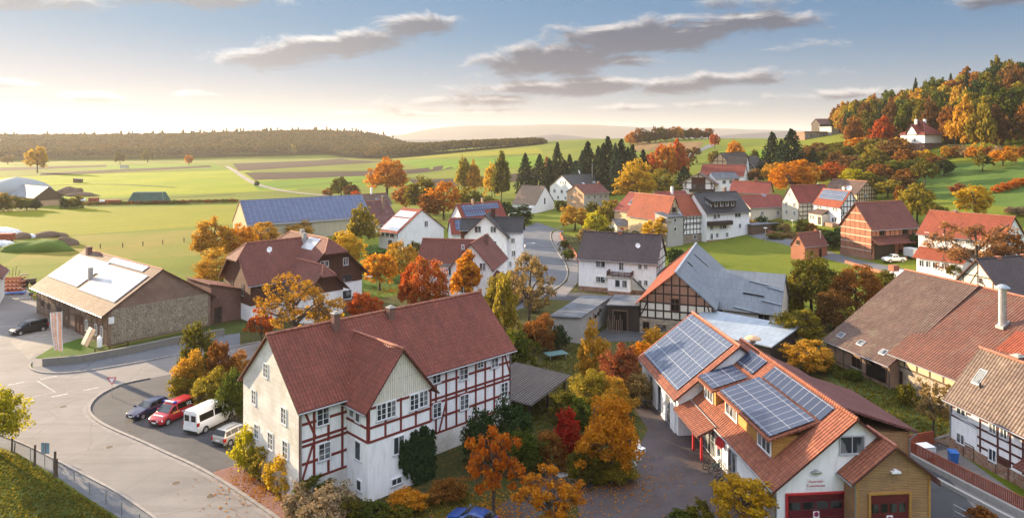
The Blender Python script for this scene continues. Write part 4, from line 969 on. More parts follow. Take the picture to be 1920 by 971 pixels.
# white house with anthracite roof
h = Bld('anthracite_roofed_house', 'tall white house with anthracite roof and side wing above the curved road', 'house', gY(950, 160), -85, xC=871, W=11.5, he=8.2, hr=12.7)
b = h.sub(h.x0, h.x1, 0, 11.5, 8.2, 12.7, 'y')
b.walls(b.x0, b.x1, b.y0, b.y1, b.he, b.hr, M['white'], axis='y'); b.roofs(b.x0, b.x1, b.y0, b.y1, b.he, b.hr, M['t_dark'], axis='y', oh=.6, og=.6)
v = h.sub(h.x1-1, h.x1+3.2, 2.2, 8.2, 8.9, 11.8, 'x'); v.walls(v.x0, v.x1, v.y0, v.y1, v.he, v.hr, M['white'], name='wing_wall'); v.roofs(v.x0-2.5, v.x1, v.y0, v.y1, v.he, v.hr, M['t_dark'], oh=.3, og=.4, name='wing_roof')
b.wins('F', [(896,430,1.5,1.5),(925,430,1.3,1.4),(926,457,1.2,1.2),(896,470,1.2,1.3)]); v.wins('F', [(962,451,.9,1.2),(963,475,.9,1.3),(957,495,.5,1.2),(968,495,.5,1.2)])
v2 = h.sub(h.x0-1.6, h.x0+3, 4.5, 9.0, 9.2, 11.2, 'x'); v2.walls(v2.x0, v2.x1, v2.y0, v2.y1, v2.he, v2.hr, M['wood_brown'], name='dormer_wall'); v2.roofs(v2.x0, v2.x1, v2.y0, v2.y1, v2.he, v2.hr, M['t_dark'], oh=.5, name='dormer_roof')
MB().box(h.x0+5.4, h.x0+6.4, 5, 5.9, 11, 14).build('chimney', M['beam_brown'], h.root)

# red house with two rows of panels behind it
h = Bld('red_solar_house', 'red-roofed house with two rows of blue panels behind the anthracite roof', 'house', gY(870, 208), 48, xC=950, xA=843, eave=416, ridge=384)
h.basic('white', 't_red', oh=.5); hw_ = h.W/2; h.panel_l(1.2, h.L-1.2, hw_*.55, hw_*.88, 'solar_plain'); h.panel_l(1.2, h.L*.55, hw_*.2, hw_*.52, 'solar_plain'); h.chim_px(886, 374, .45, mat='salmon'); h.chim_px(904, 372, .5, mat='salmon'); h.grid('G', [.4, .62], [5.6], .9, 1.3, fm='frame_b')
h = Bld('red_roofed_annex', 'small red-roofed annex with one blue panel block beside the white gable house', 'annex', gY(848, 192), 76, xC=873, W=7, he=4.6, hr=8.2)
h.basic('white', 't_red', oh=.4); h.panel_l(h.L*.3, h.L*.8, .5, h.W/2-.5, 'solar_plain')

# mid white house with plum roof
h = Bld('white_village_house', 'white house with plum-brown roof, wooden balcony and stone base', 'house', (1231, 556), -68, xC=1085, W=9.6, he=6.6, hr=11.0)
h.basic('white', 't_plum', oh=.5, og=.35); h.plinth(.9, 'rubble_red', 'FRL')
h.wins('F', [(1126,495,1.9,1.2),(1126,524,1.9,1.2),(1165,499,.9,1.5),(1200,500,.7,.9),(1211,500,.7,.9),(1200,530,.7,1.0),(1211,530,.7,1.0)], nx=2)
h.timber('R', rng(0, 1, 7), [1.0, 2.6, 4.1, 5.4, 6.6, 8.4], [(0, 1.1, .16, 4), (1, 1.1, .84, 4), (.0, 4.2, .16, 6.5)], 'beam_dark', .2)
h.wins('R', [(1240,497,.7,1.0),(1243,525,.7,1.0)])
u0, _ = h.onwall('F', 1145, 530); u1, _ = h.onwall('F', 1186, 530); xa, xb = h.x0+u0, h.x0+u1
b = h.sub(xa, xb, -2.3, 0, 3.2, 3.2); b.boxp(xa, xb, -2.3, .2, .9, 3.4, 'white', 'bay_wall'); b.boxp(xa-.02, xb+.02, -2.34, .2, -1, .9, 'rubble_red', 'bay_plinth'); b.wins('F', [(1158,531,1.0,1.4),(1171,532,1.0,1.4)], nx=1)
b.boxp(xa-.2, xb+.2, -2.5, 0, 3.4, 3.55, 'concrete', 'balcony_floor'); r_ = MB()
for z_ in (3.75, 4.0, 4.25, 4.5): r_.box(xa-.2, xb+.2, -2.5, -2.42, z_, z_+.18); r_.box(xa-.2, xa-.12, -2.42, 0, z_, z_+.18); r_.box(xb+.12, xb+.2, -2.42, 0, z_, z_+.18)
for x_ in rng(xa-.15, xb+.15, 5): r_.box(x_-.05, x_+.05, -2.41, -2.33, 3.55, 4.7)
r_.build('balcony_rail', M['wood_brown'], h.root); h.dish(h.rp(1196, 466)+Vector((0,0,.6)), .5); h.chim_px(1163, 433, .5, w=.8, mat='brick_red')
MB().beam((xb+.3, -1.2, 3.4), (xb+3.6, -.6, .2), .9, .15).build('outside_stair', M['wood_dark'], h.root)
MB().prism([(xa-1.3,-.7,2.7),(xa-.1,-.7,2.7),(xa-.1,0,3.0),(xa-1.3,0,3.0)], (0,0,-.08)).build('door_canopy', M['concrete'], h.root)

# timber-gabled barn with grey sheet roof
h = Bld('timber_gabled_barn', 'big barn with brick timber-framed gable and grey sheet roof', 'barn', Vector((30.2, 106.6, 0)), -70, L=11.0, W=32, he=4.9, hr=9.6)
b = h.sub(h.x0, h.x1, 0, 32, 4.9, 9.6, 'y'); b.walls(b.x0, b.x1, b.y0, b.y1, b.he, b.hr, M['cream'], axis='y')
hw = 5.5; k_ = 4.7/5.5; t_ = .2
MB().prism([(h.x0-.6,-.5,4.9-k_*.6+.2),(h.x0+hw,-.5,9.8),(h.x0+hw,32.3,9.8),(h.x0-.6,32.3,4.9-k_*.6+.2)], (0,0,-t_)).build('tiled_slope', M['t_orange'], h.root)
MB().prism([(h.x1+.6,-.45,4.9-k_*.6+.2),(h.x1+.6,32.3,4.9-k_*.6+.2),(h.x0+hw+.02,32.3,9.8),(h.x0+hw+.02,-.45,9.8)], (0,0,-t_)).build('sheet_slope', M['fibre'], h.root)
MB().beam((h.x0+hw, -.55, 9.86), (h.x0+hw, 32.3, 9.86), .35, .12).build('ridge_cap', M['tin'], h.root)
o = MB().prism([(h.x0-.02,-.05,4.95),(h.x1+.02,-.05,4.95),(h.x0+hw,-.05,9.5)], (0,.09,0)); o.build('brick_gable', M['brick'], h.root)
b.facing('F', -.5, 2.4, 'rubble', name='stone_base', gable=False)
b.timber('F', rng(0, 1, 10), [2.5, 3.7, 4.9, 6.3, 7.7], [(.0, 2.5, .06, 3.7), (.06, 3.7, .1, 4.8), (1, 2.5, .93, 4.8)], 'beam_dark', .22, z0=2.5, p=.055)
b.win('F', 5.4, 3.8, 1.3, 1.9, gm='dark', fm='frame_b', sill=False, name='hatch'); b.win('F', 3.3, .4, 1.5, 1.1, nx=4, ny=3, fm='frame_b'); b.win('F', 6.2, .3, 1.3, 1.1, nx=4, ny=3, fm='frame_b'); b.win('F', 1.0, .2, 1.0, 1.6, gm='dark', fm='frame_b')
for px0, py0, px1, py1 in ((1289,491,1315,516),(1302,477,1328,500)):
    q = []
    for px_, py_ in ((px0,py0),(px1,py1)):
        o_, d_ = h.ray(px_, py_); xr = h.x0+hw; t = (9.9-o_.z+k_*(xr-o_.x)*1)/(d_.z+k_*d_.x) if False else ((9.86+k_*xr-o_.z-k_*o_.x)/(d_.z+k_*d_.x)); q.append(o_+d_*t)
    MB().beam(q[0], q[1], .45, .06).build('roof_light', M['dark'], h.root)
# angled sheet-roofed wing
h = Bld('sheet_roofed_wing', 'pale stone wing with grey sheet roof angled off the timber-gabled barn', 'barn', Vector((40.3, 107.0, 0)), -62, L=13.0, W=11.2, he=3.9, hr=8.6)
h.walls(h.x0, h.x1, h.y0, h.y1, h.he, h.hr, M['cream'], zb=-1); h.roofs(h.x0-2.5, h.x1, h.y0, h.y1, h.he, h.hr, M['fibre'], oh=.45, og=.3, ridge=False)
h.win('F', h.L-2.2, 2.6, 1.6, .8, gm='dark', fm='concrete'); h.win('F', h.L-9, 2.7, 1.4, .8, gm='dark', fm='concrete')
for a_, b_, m in (((1455-50,526),(1442,535),'tin'),((1437,537),(1468,546),'tin'),((1393,549),(1433,556),'dark'),((1428,563),(1466,572),'tin'),((1376,575),(1424,587),'tin')):
    p, q = h.rp(*a_), h.rp(*b_); MB().beam(p+Vector((0,0,.05)), q+Vector((0,0,.05)), .45, .07).build('roof_light', M[m], h.root)
# pale tin lean-to
h = Bld('tin_lean_to', 'lean-to with pale blue tin roof behind the fire station', 'shed', Vector((33.6, 92.2, 0)), -45.5, L=13.6, W=8.4, he=3, hr=3); h.mono('wood_dark', 'tin', 3.1, 4.0, along='y')
# grey flat shed and dark garage
h = Bld('concrete_shed', 'grey concrete shed with flat felt roof and a pipe on its wall', 'shed', (1088, 644), -65.5, xC=1034, xA=1143, he=3.6, hr=3.6); h.mono('concrete', 'felt', 3.5, 3.8, oh=.35)
MB().tube((.12, 6, 3.2), (.12, 6, 1.9), .07).tube((.12, 6, 1.9), (.12, 4.6, 1.8), .07).build('wall_pipe', M['rust'], h.root)
for i, (y_, z_) in enumerate(((4.2, 2.4), (7.0, 2.2), (8.4, 2.3), (9.4, 2.6))): MB().box(0, .25, y_-.2, y_+.2, z_, z_+.5).build('wall_tool', M['wood_dark'], h.root)
h = Bld('dark_garage', 'dark garage with open doorway between the concrete shed and the timber-gabled barn', 'garage', (1198, 622), -72, xC=1141, W=7, he=3.6, hr=3.6); h.mono('wood_dark', 'felt', 3.8, 4.0)
h.boxp(h.x0+.8, h.x0+2.9, -.04, .1, 0, 3.0, 'dark', 'doorway'); o = MB(); o.box(h.x0+.6, h.x0+.8, -.1, .1, 0, 3.2); o.box(h.x0+2.9, h.x0+3.1, -.1, .1, 0, 3.2); o.box(h.x0+.8, h.x0+2.9, -.1, .1, 3.0, 3.2); o.build('door_frame', M['wood_old'], h.root)

# open wooden pavilion
h = Bld('wooden_carport', 'open carport with grey slatted board roof beside the red half-timbered house', 'carport', Vector((1.9, 74.2, 0)), 28, L=10, W=6.6, he=2.6, hr=2.6)
h.x0, h.x1 = 0, 9.5; q = [(-.5,-.4,2.55),(9.9,-.4,2.55),(9.9,7.0,3.0),(-.5,7.0,3.0)]; h.slab(q, 'woodroof'); o = MB()
for i in range(24):
    y_ = -.35+i*.315; zz = 2.55+.45*(y_+.4)/7.4; o.beam((-.5, y_, zz+.04), (9.9, y_, zz+.04), .06, .07)
o.build('roof_batten', M['wood_dark'], h.root)
for x_, y_ in ((.2, .2), (4.7, .2), (9.3, .2), (.2, 6.4), (9.3, 6.4)): h.boxp(x_-.1, x_+.1, y_-.1, y_+.1, -.3, 2.5, 'wood_dark', 'post')
h.boxp(.1, 9.4, 6.5, 6.6, 0, 2.7, 'wood_dark', 'back_boarding')

# right: huge tiled barn
h = Bld('tiled_barn', 'huge barn with mossy brown tiled roof sweeping low', 'barn', (1669, 729), -14.5, xC=1551, W=26, he=3.0, hr=11.6)
h.basic('brick_old', 't_old', oh=.5, og=.3); TB = h
h.timber('F', rng(0, 1, 8), [.5, 2.6], [], 'beam_grey', .25); h.win('F', h.L*.8, .4, 3.4, 2.0, nx=1, gm='dark', fm='frame_b', sill=False, name='opening'); h.win('F', h.L*.5, .8, 1.6, 1.4, gm='dark', fm='frame_b')
for px_, py_ in ((1577,628),(1614,643),(1656,660)): h.skylight(px_, py_, 1.0, 1.0)
h.chim_px(1676, 497, .5, w=1.0, d=1.0, mat='brick_red', cap=False)
h = Bld('red_tiled_barn', 'old barn with patchy red tiled roof and metal flue, adjoining the mossy barn', 'barn', Vector((50.0, 72.0, 0)), -13, L=15.2, W=24, he=4.0, hr=11.5)
h.basic('ochre', 't_oldred', oh=.5, og=.3); h.facing('F', -.5, 2.6, 'rubble', name='stone_base'); h.timber('F', rng(0, 1, 9), [2.7, 3.9], [], 'beam_grey', .25, z0=2.7)
h.panel_l(h.x0+11, h.x1-.1, 7.5, 11.9, 't_slate', lift=.06, name='dark_tiling'); h.panel_l(h.x0+10, h.x1-.1, 4.5, 7.4, 't_orange', lift=.05, name='new_tiling')
o_, d_ = h.ray(1880, 612); p = h.rp(1880, 612); f_ = MB(); f_.tube(p-Vector((0,0,.5)), p+Vector((0,0,4.3)), .42, n=14); f_.build('flue', M['steel'], h.roof)
MB().lathe([(0,.45),(.3,.4),(.75,.1),(.75,0),(.1,0)], p+Vector((0,0,4.35)), 14).build('flue_cap', M['tin'], h.roof); h.slab([p+Vector(v_) for v_ in ((-.5,-.5,.08),(.5,-.5,.08),(.5,.5,.7),(-.5,.5,.7))], 'gutter', (0,0,-.3), 'flashing', parent=h.roof)
h.win('F', 1.2, .3, 1.0, 1.9, gm='dark', fm='frame_b', sill=False, name='opening')
# right: brown timber house
h = Bld('brown_timbered_house', 'white house with brown timber frame and weathered tiles at right edge', 'house', Vector((45.4, 53.2, 0)), -10, L=16, W=7.2, he=5.2, hr=9.4)
h.basic('white', 't_weather', oh=.55, og=.35); TH_ = h
h.timber('F', [0, .22, .34, .42, .5, .58, .66, .74, .82, .9, 1], [1.7, 2.5, 3.35, 4.2, 5.1], [(.34, 3.4, .28, 5.0), (.66, 3.4, .72, 5.0)], 'beam_brown', .19, z0=1.2)
h.facing('F', 1.2, 3.25, 'white', name='render', u0=.005, u1=.2, p=.06); h.plinth(1.1, 'rubble_red', 'F')
h.wins('F', [(1803,768,1.1,1.0),(1862,800,.75,1.1),(1883,810,.75,1.1),(1802,822,.95,.95),(1862,853,.85,1.1),(1830,772,.8,1.0)], nx=2)
h.door('F', h.L*.14, 1.1, 1.9, 'wood_brown', z=-.6); h.door('F', h.L*.37, 1.2, 2.2, 'wood_brown', z=-.6); h.door('F', h.L*.6, 1.0, 2.0, 'wood_brown', z=-.4)
h.skylight(1836, 707, .9, 1.5); h.chim_px(1909, 668, .55, w=.8, d=.8, mat='brick_dark'); p = h.rp(1838, 727); MB().tube(p, p+Vector((0,0,.5)), .09, n=8).build('vent_pipe', M['blackplastic'], h.roof)
h.slab([h.wp('F', h.L*.52, 2.2, 1.4), h.wp('F', h.L*.72, 2.2, 1.4), h.wp('F', h.L*.72, 2.9, 0), h.wp('F', h.L*.52, 2.9, 0)], 't_brown', (0,0,-.12), 'porch_roof')
MB().tube(h.wp('F', .1, 4.9, .1), h.wp('F', .1, 1.4, .1), .07).tube(h.wp('F', .1, 1.4, .1), h.wp('F', -1.4, .3, .9), .07).build('downpipe', M['gutter'], h.root)
MB().tube(h.wp('F', .3, 3.55, .12), h.wp('F', 3.2, 3.3, .12), .07).build('stove_pipe', M['frame_g'], h.root)
# right: dark-roofed house
h = Bld('dark_roofed_house', 'cream house with timbered gable and dark plum roof at the far right', 'house', Vector((75.0, 108.2, .6)), 71.5, L=18, W=8.4, he=5.8, hr=10.4, z0=.6)
h.basic('cream', 't_plum', oh=.7, og=.4); h.timber('G', [.2, .5, .8], [5.8, 7.8], [(.3, 5.8, .5, 8.6), (.7, 5.8, .6, 7.0)], 'beam_dark', .16, z0=3.5); h.wins('G', [(1837,526,.7,.8)], fm='frame_b'); h.chim_px(1872, 480, .5, w=.9, mat='brick_red', cap=False); h.chim_px(1919, 476, .5, w=.9, mat='brick_red', cap=False)
# right: orange-roofed white house
P_ = gY(1722, 150); d_ = Vector((math.sin(R(-36)), math.cos(R(-36)), 0))
h = Bld('orange_roofed_house', 'white house with bright orange roof behind a bare walnut tree', 'house', P_-d_*15.5, -36, L=15.5, W=11.2, he=8.0, hr=12.2, z0=P_.z)
h.basic('white', 't_orange', oh=.6, og=.3); h.wins('F', [(1738,441,.8,1.2),(1754,443,.8,1.2),(1771,445,.8,1.2),(1795,449,.8,1.2),(1815,452,.8,1.2)]); h.chim_px(1791, 395, .5, w=.6, mat='brick_red')
h.boxp(h.x0+.8, h.x0+9.5, -2.6, 0, -1, 3.2, 'white', 'porch'); h.slab([(h.x0+.2,-3.1,3.2),(h.x0+10,-3.1,3.2),(h.x0+10,0,5.2),(h.x0+.2,0,5.2)], 't_orange', name='porch_roof')
p_ = h.sub(h.x0+.8, h.x0+9.5, -2.6, 0, 3.2, 3.2); p_.grid('F', [.12, .27, .42, .62, .8], [1.4], 1.0, 1.3); h.boxp(h.x0-2.6, h.x0+12, -7.2, -2.7, -3, .1, 'white', 'terrace_wall'); h.grid('F', [.1, .3], [.2], .9, 1.2)
# brick timber barn
h = Bld('brick_barn', 'tall brick barn with bright sunlit gable and brown roof', 'barn', (1634, 488), 70, xC=1720, xA=1576, eave=428, ridge=381)
h.basic('brick_red', 't_brown', oh=.5, og=.35); L_ = h.L; W_ = h.W
M['lime'] = plain('lime_mortar_band', (.55,.45,.34), .9)
h.timber('G', [0, .16, .32, .48, .64, .8, 1], [], [], 'beam_grey', .09); h.timber('G', [], [2.0, 3.6, 5.2, 6.8, 8.6, 10.4], [], 'lime', .17, name='stone_band'); h.plinth(1.2, 'brick', 'LF')
h.timber('F', rng(0, 1, 11), [1.0, 3.4, 5.3, 6.8], [(0, 1, .05, 3.4), (.9, 5.3, 1, 6.8)], 'beam_dark', .2)
h.slab([(-.3,-2.2,3.9),(L_+.3,-2.2,3.9),(L_+.3,0,5.2),(-.3,0,5.2)], 't_brown', name='pent_roof'); h.boxp(.8, L_*.48, -.12, .05, -.3, 3.6, 'wood_dark', 'barn_door'); h.grid('F', [.62, .85], [.6], 1.3, 1.5, gm='dark', fm='frame_b'); h.grid('F', [.22, .72], [5.5], 1.6, 1.2, gm='dark', fm='frame_b', sill=False)
# small brick hut
h = Bld('brick_hut', 'small red brick hut with chimney at the edge of the green', 'hut', (1509, 489), 60, xC=1551, xA=1483, eave=462, ridge=438.5)
h.basic('brick_red', 't_brown', oh=.25, og=.2); h.win('F', h.L*.3, .8, 1.0, 1.5, fm='frame_b', gm='dark'); h.win('F', h.L*.68, .4, .9, 2.1, fm='frame_b', gm='dark'); h.win('G', h.W*.5, 3.6, .7, 1.0, gm='dark', fm='frame_b'); h.chimney(h.L-1.2, h.W*.6, 6.8, .5, .5, 'brick_red', False); MB().tube((h.L-1.4, .9, 3.6), (h.L-1.4, .9, 6.6), .12).build('stove_pipe', M['steel'], h.roof)
# cream gable with timber side
h = Bld('cream_gabled_house', 'cream gabled house with black timber side and red roof on the hill street', 'house', (1497, 415), 66, xC=1562, xA=1466.5, eave=379, ridge=349)
h.basic('cream', 't_red', oh=.4, og=.25); h.timber('F', rng(0, 1, 9), [.4, 1.6, 2.9, 4.3, 5.7], [(0, 2.9, .11, .4), (.33, .4, .44, 2.9)], 'beam_dark', .24); h.wins('G', [(1474.5,382,.9,1.4),(1489,384,.9,1.4),(1475,397,.9,1.3),(1490,400,.9,1.3),(1479.5,364,.7,1.0),(1476,415,1.0,1.4)]); h.chim_px(1535, 345, .5, w=.9, mat='brick_dark')
# white house with panels and blue-black timber
h = Bld('white_solar_house', 'white house with grey panels on an orange roof and porch steps', 'house', (1576, 425), -13, xC=1526, xA=1613, eave=388, ridge=360)
h.basic('white', 't_orange', oh=.4, og=.25); h.timber('R', rng(0, 1, 7), [.6, 2.2, 3.8, 5.6, 7.2], [(0, 2.2, .16, 3.8), (.16, 3.8, .02, 5.6), (.85, .6, 1, 2.2)], 'beam_dark', .24); hw = h.W/2
h.panel_l(h.x0+.5, h.x1-.4, hw*.32, hw*.92, 'solar_grey'); h.wins('F', [(1534,387,.7,1.1),(1539,388,.7,1.1),(1551,390,.7,1.1),(1563,393,.7,1.1),(1568,394,.7,1.1),(1562,412,.9,1.3),(1567,412,.9,1.3)], nx=1)
h.boxp(h.x0+1.2, h.x0+7.2, -2.6, 0, -2, 3.0, 'cream', 'porch'); h.slab([(h.x0+.9,-3.0,3.0),(h.x0+7.6,-3.0,3.0),(h.x0+6.8,0,4.3),(h.x0+1.7,0,4.3)], 't_old', name='porch_roof'); p_ = h.sub(h.x0+1.2, h.x0+7.2, -2.6, 0, 3, 3); p_.grid('F', [.15, .38], [1.2], 1.0, 1.3); p_.door('F', 4.9, 1.3, 2.2, 'wood_dark'); h.boxp(h.x0+7.2, h.x0+11, -2.0, 0, -2, .8, 'rubble_red', 'terrace_wall')
# big timber barn behind
h = Bld('timbered_red_barn', 'long red-roofed barn with grid-timbered gable behind the white solar house', 'barn', gY(1607, 232), -20, xC=1545, xA=1643, eave=363, ridge=341)
h.basic('ochre', 't_old', oh=.5, og=.3); h.timber('R', rng(0, 1, 9), [.3, 1.6, 2.9, 4.2, 5.6], [], 'beam_dark', .26); h.chim_px(1582, 351, .1, w=.9, mat='white'); h.grid('R', [.45], [2.0], .9, 1.1); h.dish(h.rp(1592, 357)+Vector((0,0,.8)), .9)
# ochre barn with red roof, concrete tower and the row beside it
h = Bld('ochre_barn', 'ochre barn with orange-red roof lit on its side, by the green', 'barn', gY(1250, 199), -31, xC=1178, xA=1279, eave=410, ridge=370)
h.basic('ochre', 't_orange', oh=.5, og=.3); h.timber('R', rng(0, 1, 6), [h.he, h.he+2], [], 'beam_dark', .2, z0=h.he-.1); TOW = h
h.win('R', h.W*.45, h.he+1.6, 1.2, 1.4, gm='dark', fm='frame_b')
h = Bld('concrete_tower', 'square grey concrete block with two windows on the ochre barn', 'tower', gY(1251.5, 195.5), 62, xC=1281, W=5.2, he=8.2, hr=8.2); h.mono('grey_plaster', 'felt', 8.2, 9.0, along='y')
h.wins('F', [(1265.5,413,.9,1.0),(1265.5,429.5,.9,1.0)], gm='glass_dark', nx=1)
h = Bld('red_roofed_barn', 'long red-roofed barn with one big skylight behind the ochre barn', 'barn', gY(1218, 214), -32, xC=1152, W=13, he=7.0, hr=12.2); h.basic('ochre', 't_red'); h.skylight(1189, 378, 3.4, 3.4)
h = Bld('timbered_row_house', 'narrow timber-gridded house with red roof between tower and white house', 'house', (1281, 458), 62, xC=1325, W=10, eave=404, he=None, hr=13.2); h.basic('white', 't_orange', oh=.4, og=.1)
h.timber('F', rng(0, 1, 8), [2.6, 4.0, 5.4, 5.8, 7.0, 8.0], [(0, 2.6, .13, 5.4), (.0, 5.8, .13, 8)], 'beam_dark', .24, z0=2.6); h.plinth(2.5, 'rubble', 'F'); h.wins('F', [(1303,444,1.2,1.3)])
h = Bld('black_roofed_house', 'large white house with black roof, dormer row and dark balcony', 'house', (1325, 454), 64, xC=1405, W=11, eave=399, ridge=363); h.basic('white', 't_dark', oh=.6, og=.35)
h.wins('F', [(1340,406,1.1,1.3),(1347,404,1.0,1.4),(1383,402,2.2,1.5),(1334,426,1.0,1.4),(1351,425,.7,1.3),(1358,424.5,1.5,1.3),(1387,423,.9,1.2),(1334,443,1.0,1.6),(1344.5,441,.9,1.2),(1363,440,1.0,1.2)])
u0 = h.onwall('F', 1325, 412)[0]; u1, z_ = h.onwall('F', 1368, 416); MB().box(.1, u1, -1.4, 0, z_-.7, z_+.5).build('balcony', M['wood_dark'], h.root)
xa = h.onwall('F', 1341, 385)[0]; xb = h.onwall('F', 1384, 384)[0]; zd = h.he+1.3
h.boxp(xa, xb, 1.0, 4.5, zd-.4, zd+1.9, 'wood_dark', 'dormer'); h.slab([(xa-.7,.3,zd+1.7),(xb+.7,.3,zd+1.7),(xb+.3,4.6,zd+2.9),(xa-.3,4.6,zd+2.9)], 't_dark', name='dormer_roof'); d_ = h.sub(xa, xb, 1.0, 4.5, zd+2, zd+2); d_.grid('F', [.14, .38, .62, .86], [zd+.2], 1.0, 1.4, nx=1, gm='glass')
h.skylight(1327, 381, .9, 1.5); h.dish(h.rp(1333, 388)+Vector((0,0,.4)), .5); h.chim_px(1359, 352, .5, w=.9, mat='brick_old'); h.plinth(.5, 'rubble_red', 'F')
h = Bld('maroon_roofed_house', 'house with maroon roof and white chimney behind the ochre barn', 'house', gY(1244, 236), 66, xC=1301, W=10, he=6.6, hr=10.6); h.basic('cream', 't_red'); h.chim_px(1260, 350, .4, w=.8, mat='white')
h = Bld('tan_shed', 'little tan shed with grey roof and red door in the bushes', 'shed', (1157, 442), 72, xC=1187, W=5.5, he=3.1, hr=4.6); h.basic('cream', 'felt', oh=.3); h.door('F', h.L*.3, 1.0, 2.2, 'red_paint'); h.win('L', 2.6, .6, 1.3, 1.8)
# houses by the conifers
h = Bld('steep_white_barn', 'white steep-gabled barn with grey-brown tiles by the conifers', 'barn', (1004, 400), -58, xC=961, xA=1039, eave=383.5, ridge=349.5); h.basic('white', 't_grey', oh=.3, og=.25); h.win('R', h.W*.48, 3.2, .9, 2.4, gm='glass_dark', fm='frame_b', sill=False); h.boxp(h.x1-.2, h.x1+.3, .6, h.W-1, -2.4, -.05, 'brick_old', 'base')
h.boxp(h.x1-4, h.x1-.6, -1.6, .1, -1, 2.4, 'white', 'porch')
h = Bld('long_black_roofed_house', 'white gabled house with long black roof and dish in front of the conifers', 'house', gY(1077, 322), 54, xC=1140, xA=1031, he=6.0, hr=11.5); h.basic('white', 't_dark'); h.grid('G', [.2, .5, .85], [3.3], 1.6, 1.5); h.grid('G', [.45, .55, .65], [7.6], .7, 1.4, nx=1); h.grid('G', [.35, .65], [.6], 1.2, 1.3); h.dish((6, 3.5, 13.2), 1.0)
h.panel_l(7, 8.4, 2.2, 3.0, 'frame_g', name='skylight'); h.panel_l(14, 15.6, 2.6, 3.4, 'frame_g', name='skylight'); MB().tube((15, 4.5, 10), (15, 4.5, 17), .09).build('aerial', M['gutter'], h.roof)
h = Bld('salmon_apartment_house', 'two-tone house, salmon gable and grey side, under a brown roof', 'house', (1095, 393), 56, xC=1142, xA=1063, eave=363, ridge=348); h.basic('salmon', 't_brown'); h.facing('F', -1, 99, 'grey_plaster', name='render'); h.grid('G', [.3], [.9, 3.9], 1.2, 1.3); h.grid('G', [.5], [7.0], .8, 1.2, nx=1); h.grid('F', [.17, .42, .65, .85], [4.3], 1.2, 1.4); h.grid('F', [.17], [1.0], 1.2, 1.4); h.chim_px(1122, 341, .5, w=.9, mat='brick_red')
# chalet and group on the rise
h = Bld('balcony_chalet', 'chalet with glazed brown timber gable and balcony', 'house', gY(1341, 276), -72, L=12.6, W=13, he=6.6, hr=10.6)
b = h.sub(h.x0, h.x1, 0, 13, 6.6, 10.4, 'y'); b.walls(b.x0, b.x1, 0, 13, 6.6, 10.4, M['white'], axis='y'); b.roofs(b.x0, b.x1, 0, 13, 6.6, 10.4, M['t_old'], axis='y', oh=1.2, og=1.2)
b.timber('F', [0, .12, .3, .5, .7, .88, 1], [4.2, 6.6], [(.02, 4.2, .14, 7.0), (.98, 4.2, .86, 7.0)], 'beam_brown', .3, z0=4.0, p=.08); b.facing('F', 4.1, 9.2, 'wood_brown', name='boarding', gable=False, u0=.3, u1=.7); b.grid('F', [.36, .5, .64], [4.4], 1.2, 1.8, fm='frame_b'); b.boxp(h.x0+2.8, h.x1, -1.3, 0, 3.2, 4.4, 'wood_dark', 'balcony')
h = Bld('grey_roofed_bungalow', 'white bungalow with long grey roof right of the chalet', 'house', gY(1342, 284), 78, xC=1386, W=8, he=7.6, hr=9.6); h.basic('white', 'felt'); h.grid('F', [.35, .65], [5.4], 1.5, 1.4); h.boxp(h.L*.8, h.L*.98, -.06, .05, 4.5, 7.2, 'rust', 'garage_door')
def far(name, label, px, Y, az, L, W, he, hr, wm, rm, tim=None, cat='house', wins=None, **kw):
    h = Bld(name, label, cat, gY(px, Y), az, L=L, W=W, he=he, hr=hr); h.basic(wm, rm, **kw)
    if tim: h.timber(tim, rng(0, 1, 6), [he*.35, he*.7, he, he+(hr-he)*.4], [(0, .3, .18, he*.7)], 'beam_dark', .28)
    for k_, us, zs in (wins or []): h.grid(k_, us, zs, 1.1, 1.3)
    return h
h = far('timbered_farmhouse', 'ochre timbered farmhouse with one blue roof panel above the chalet', 1350, 302, 52, 15, 12, 5.0, 9.6, 'ochre', 't_red', 'G'); h.panel_l(2, 6, 3, 5.6, 'solar_grey')
h = far('timbered_barn', 'brown timbered barn with broad slate-blue roof, highest of the hill farm', 1374, 322, 55, 18, 14, 6.5, 12.6, 'ochre', 't_slate', 'G', 'barn')
h = far('maroon_roofed_cottage', 'white gabled cottage with maroon roof below the slate-blue barn', 1394, 296, -60, 18, 8, 5.5, 9.6, 'white', 't_red', None, wins=[('G', [.5], [2.0, 5.0])])
h = far('white_triangle_house', 'house showing a plain white triangular gable in the hill farm', 1398, 310, -62, 8, 9, 7.6, 12.0, 'white', 't_slate')
h = far('grey_field_barn', 'small grey barn with dark roof at the right of the hill farm', 1416, 330, 40, 14, 10, 4.5, 8.5, 'concrete', 't_slate', None, 'barn')
h = far('low_red_house', 'low house with red roof and one skylight right of the black-roofed house', 1407, 222, 70, 15, 10, 5.2, 8.4, 'cream', 't_red', wins=[('F', [.3, .7], [2.6])]); h.skylight(1432, 366, 1.4, 1.4)
h = far('crimson_roofed_house', 'house with crimson hipped roof under the orange trees', 1440, 246, -60, 13, 10, 5.0, 8.6, 'salmon', 't_red')
h.chimney(h.x0+8, 5, 10.2, .9, .9, 'brick_red', False)
h = Bld('grey_carport', 'grey flat-roofed carport below the low red house', 'carport', gY(1412, 205), 68, xC=1458, W=6, he=2.8, hr=2.8); h.mono('wood_old', 'felt', 2.8, 3.0)
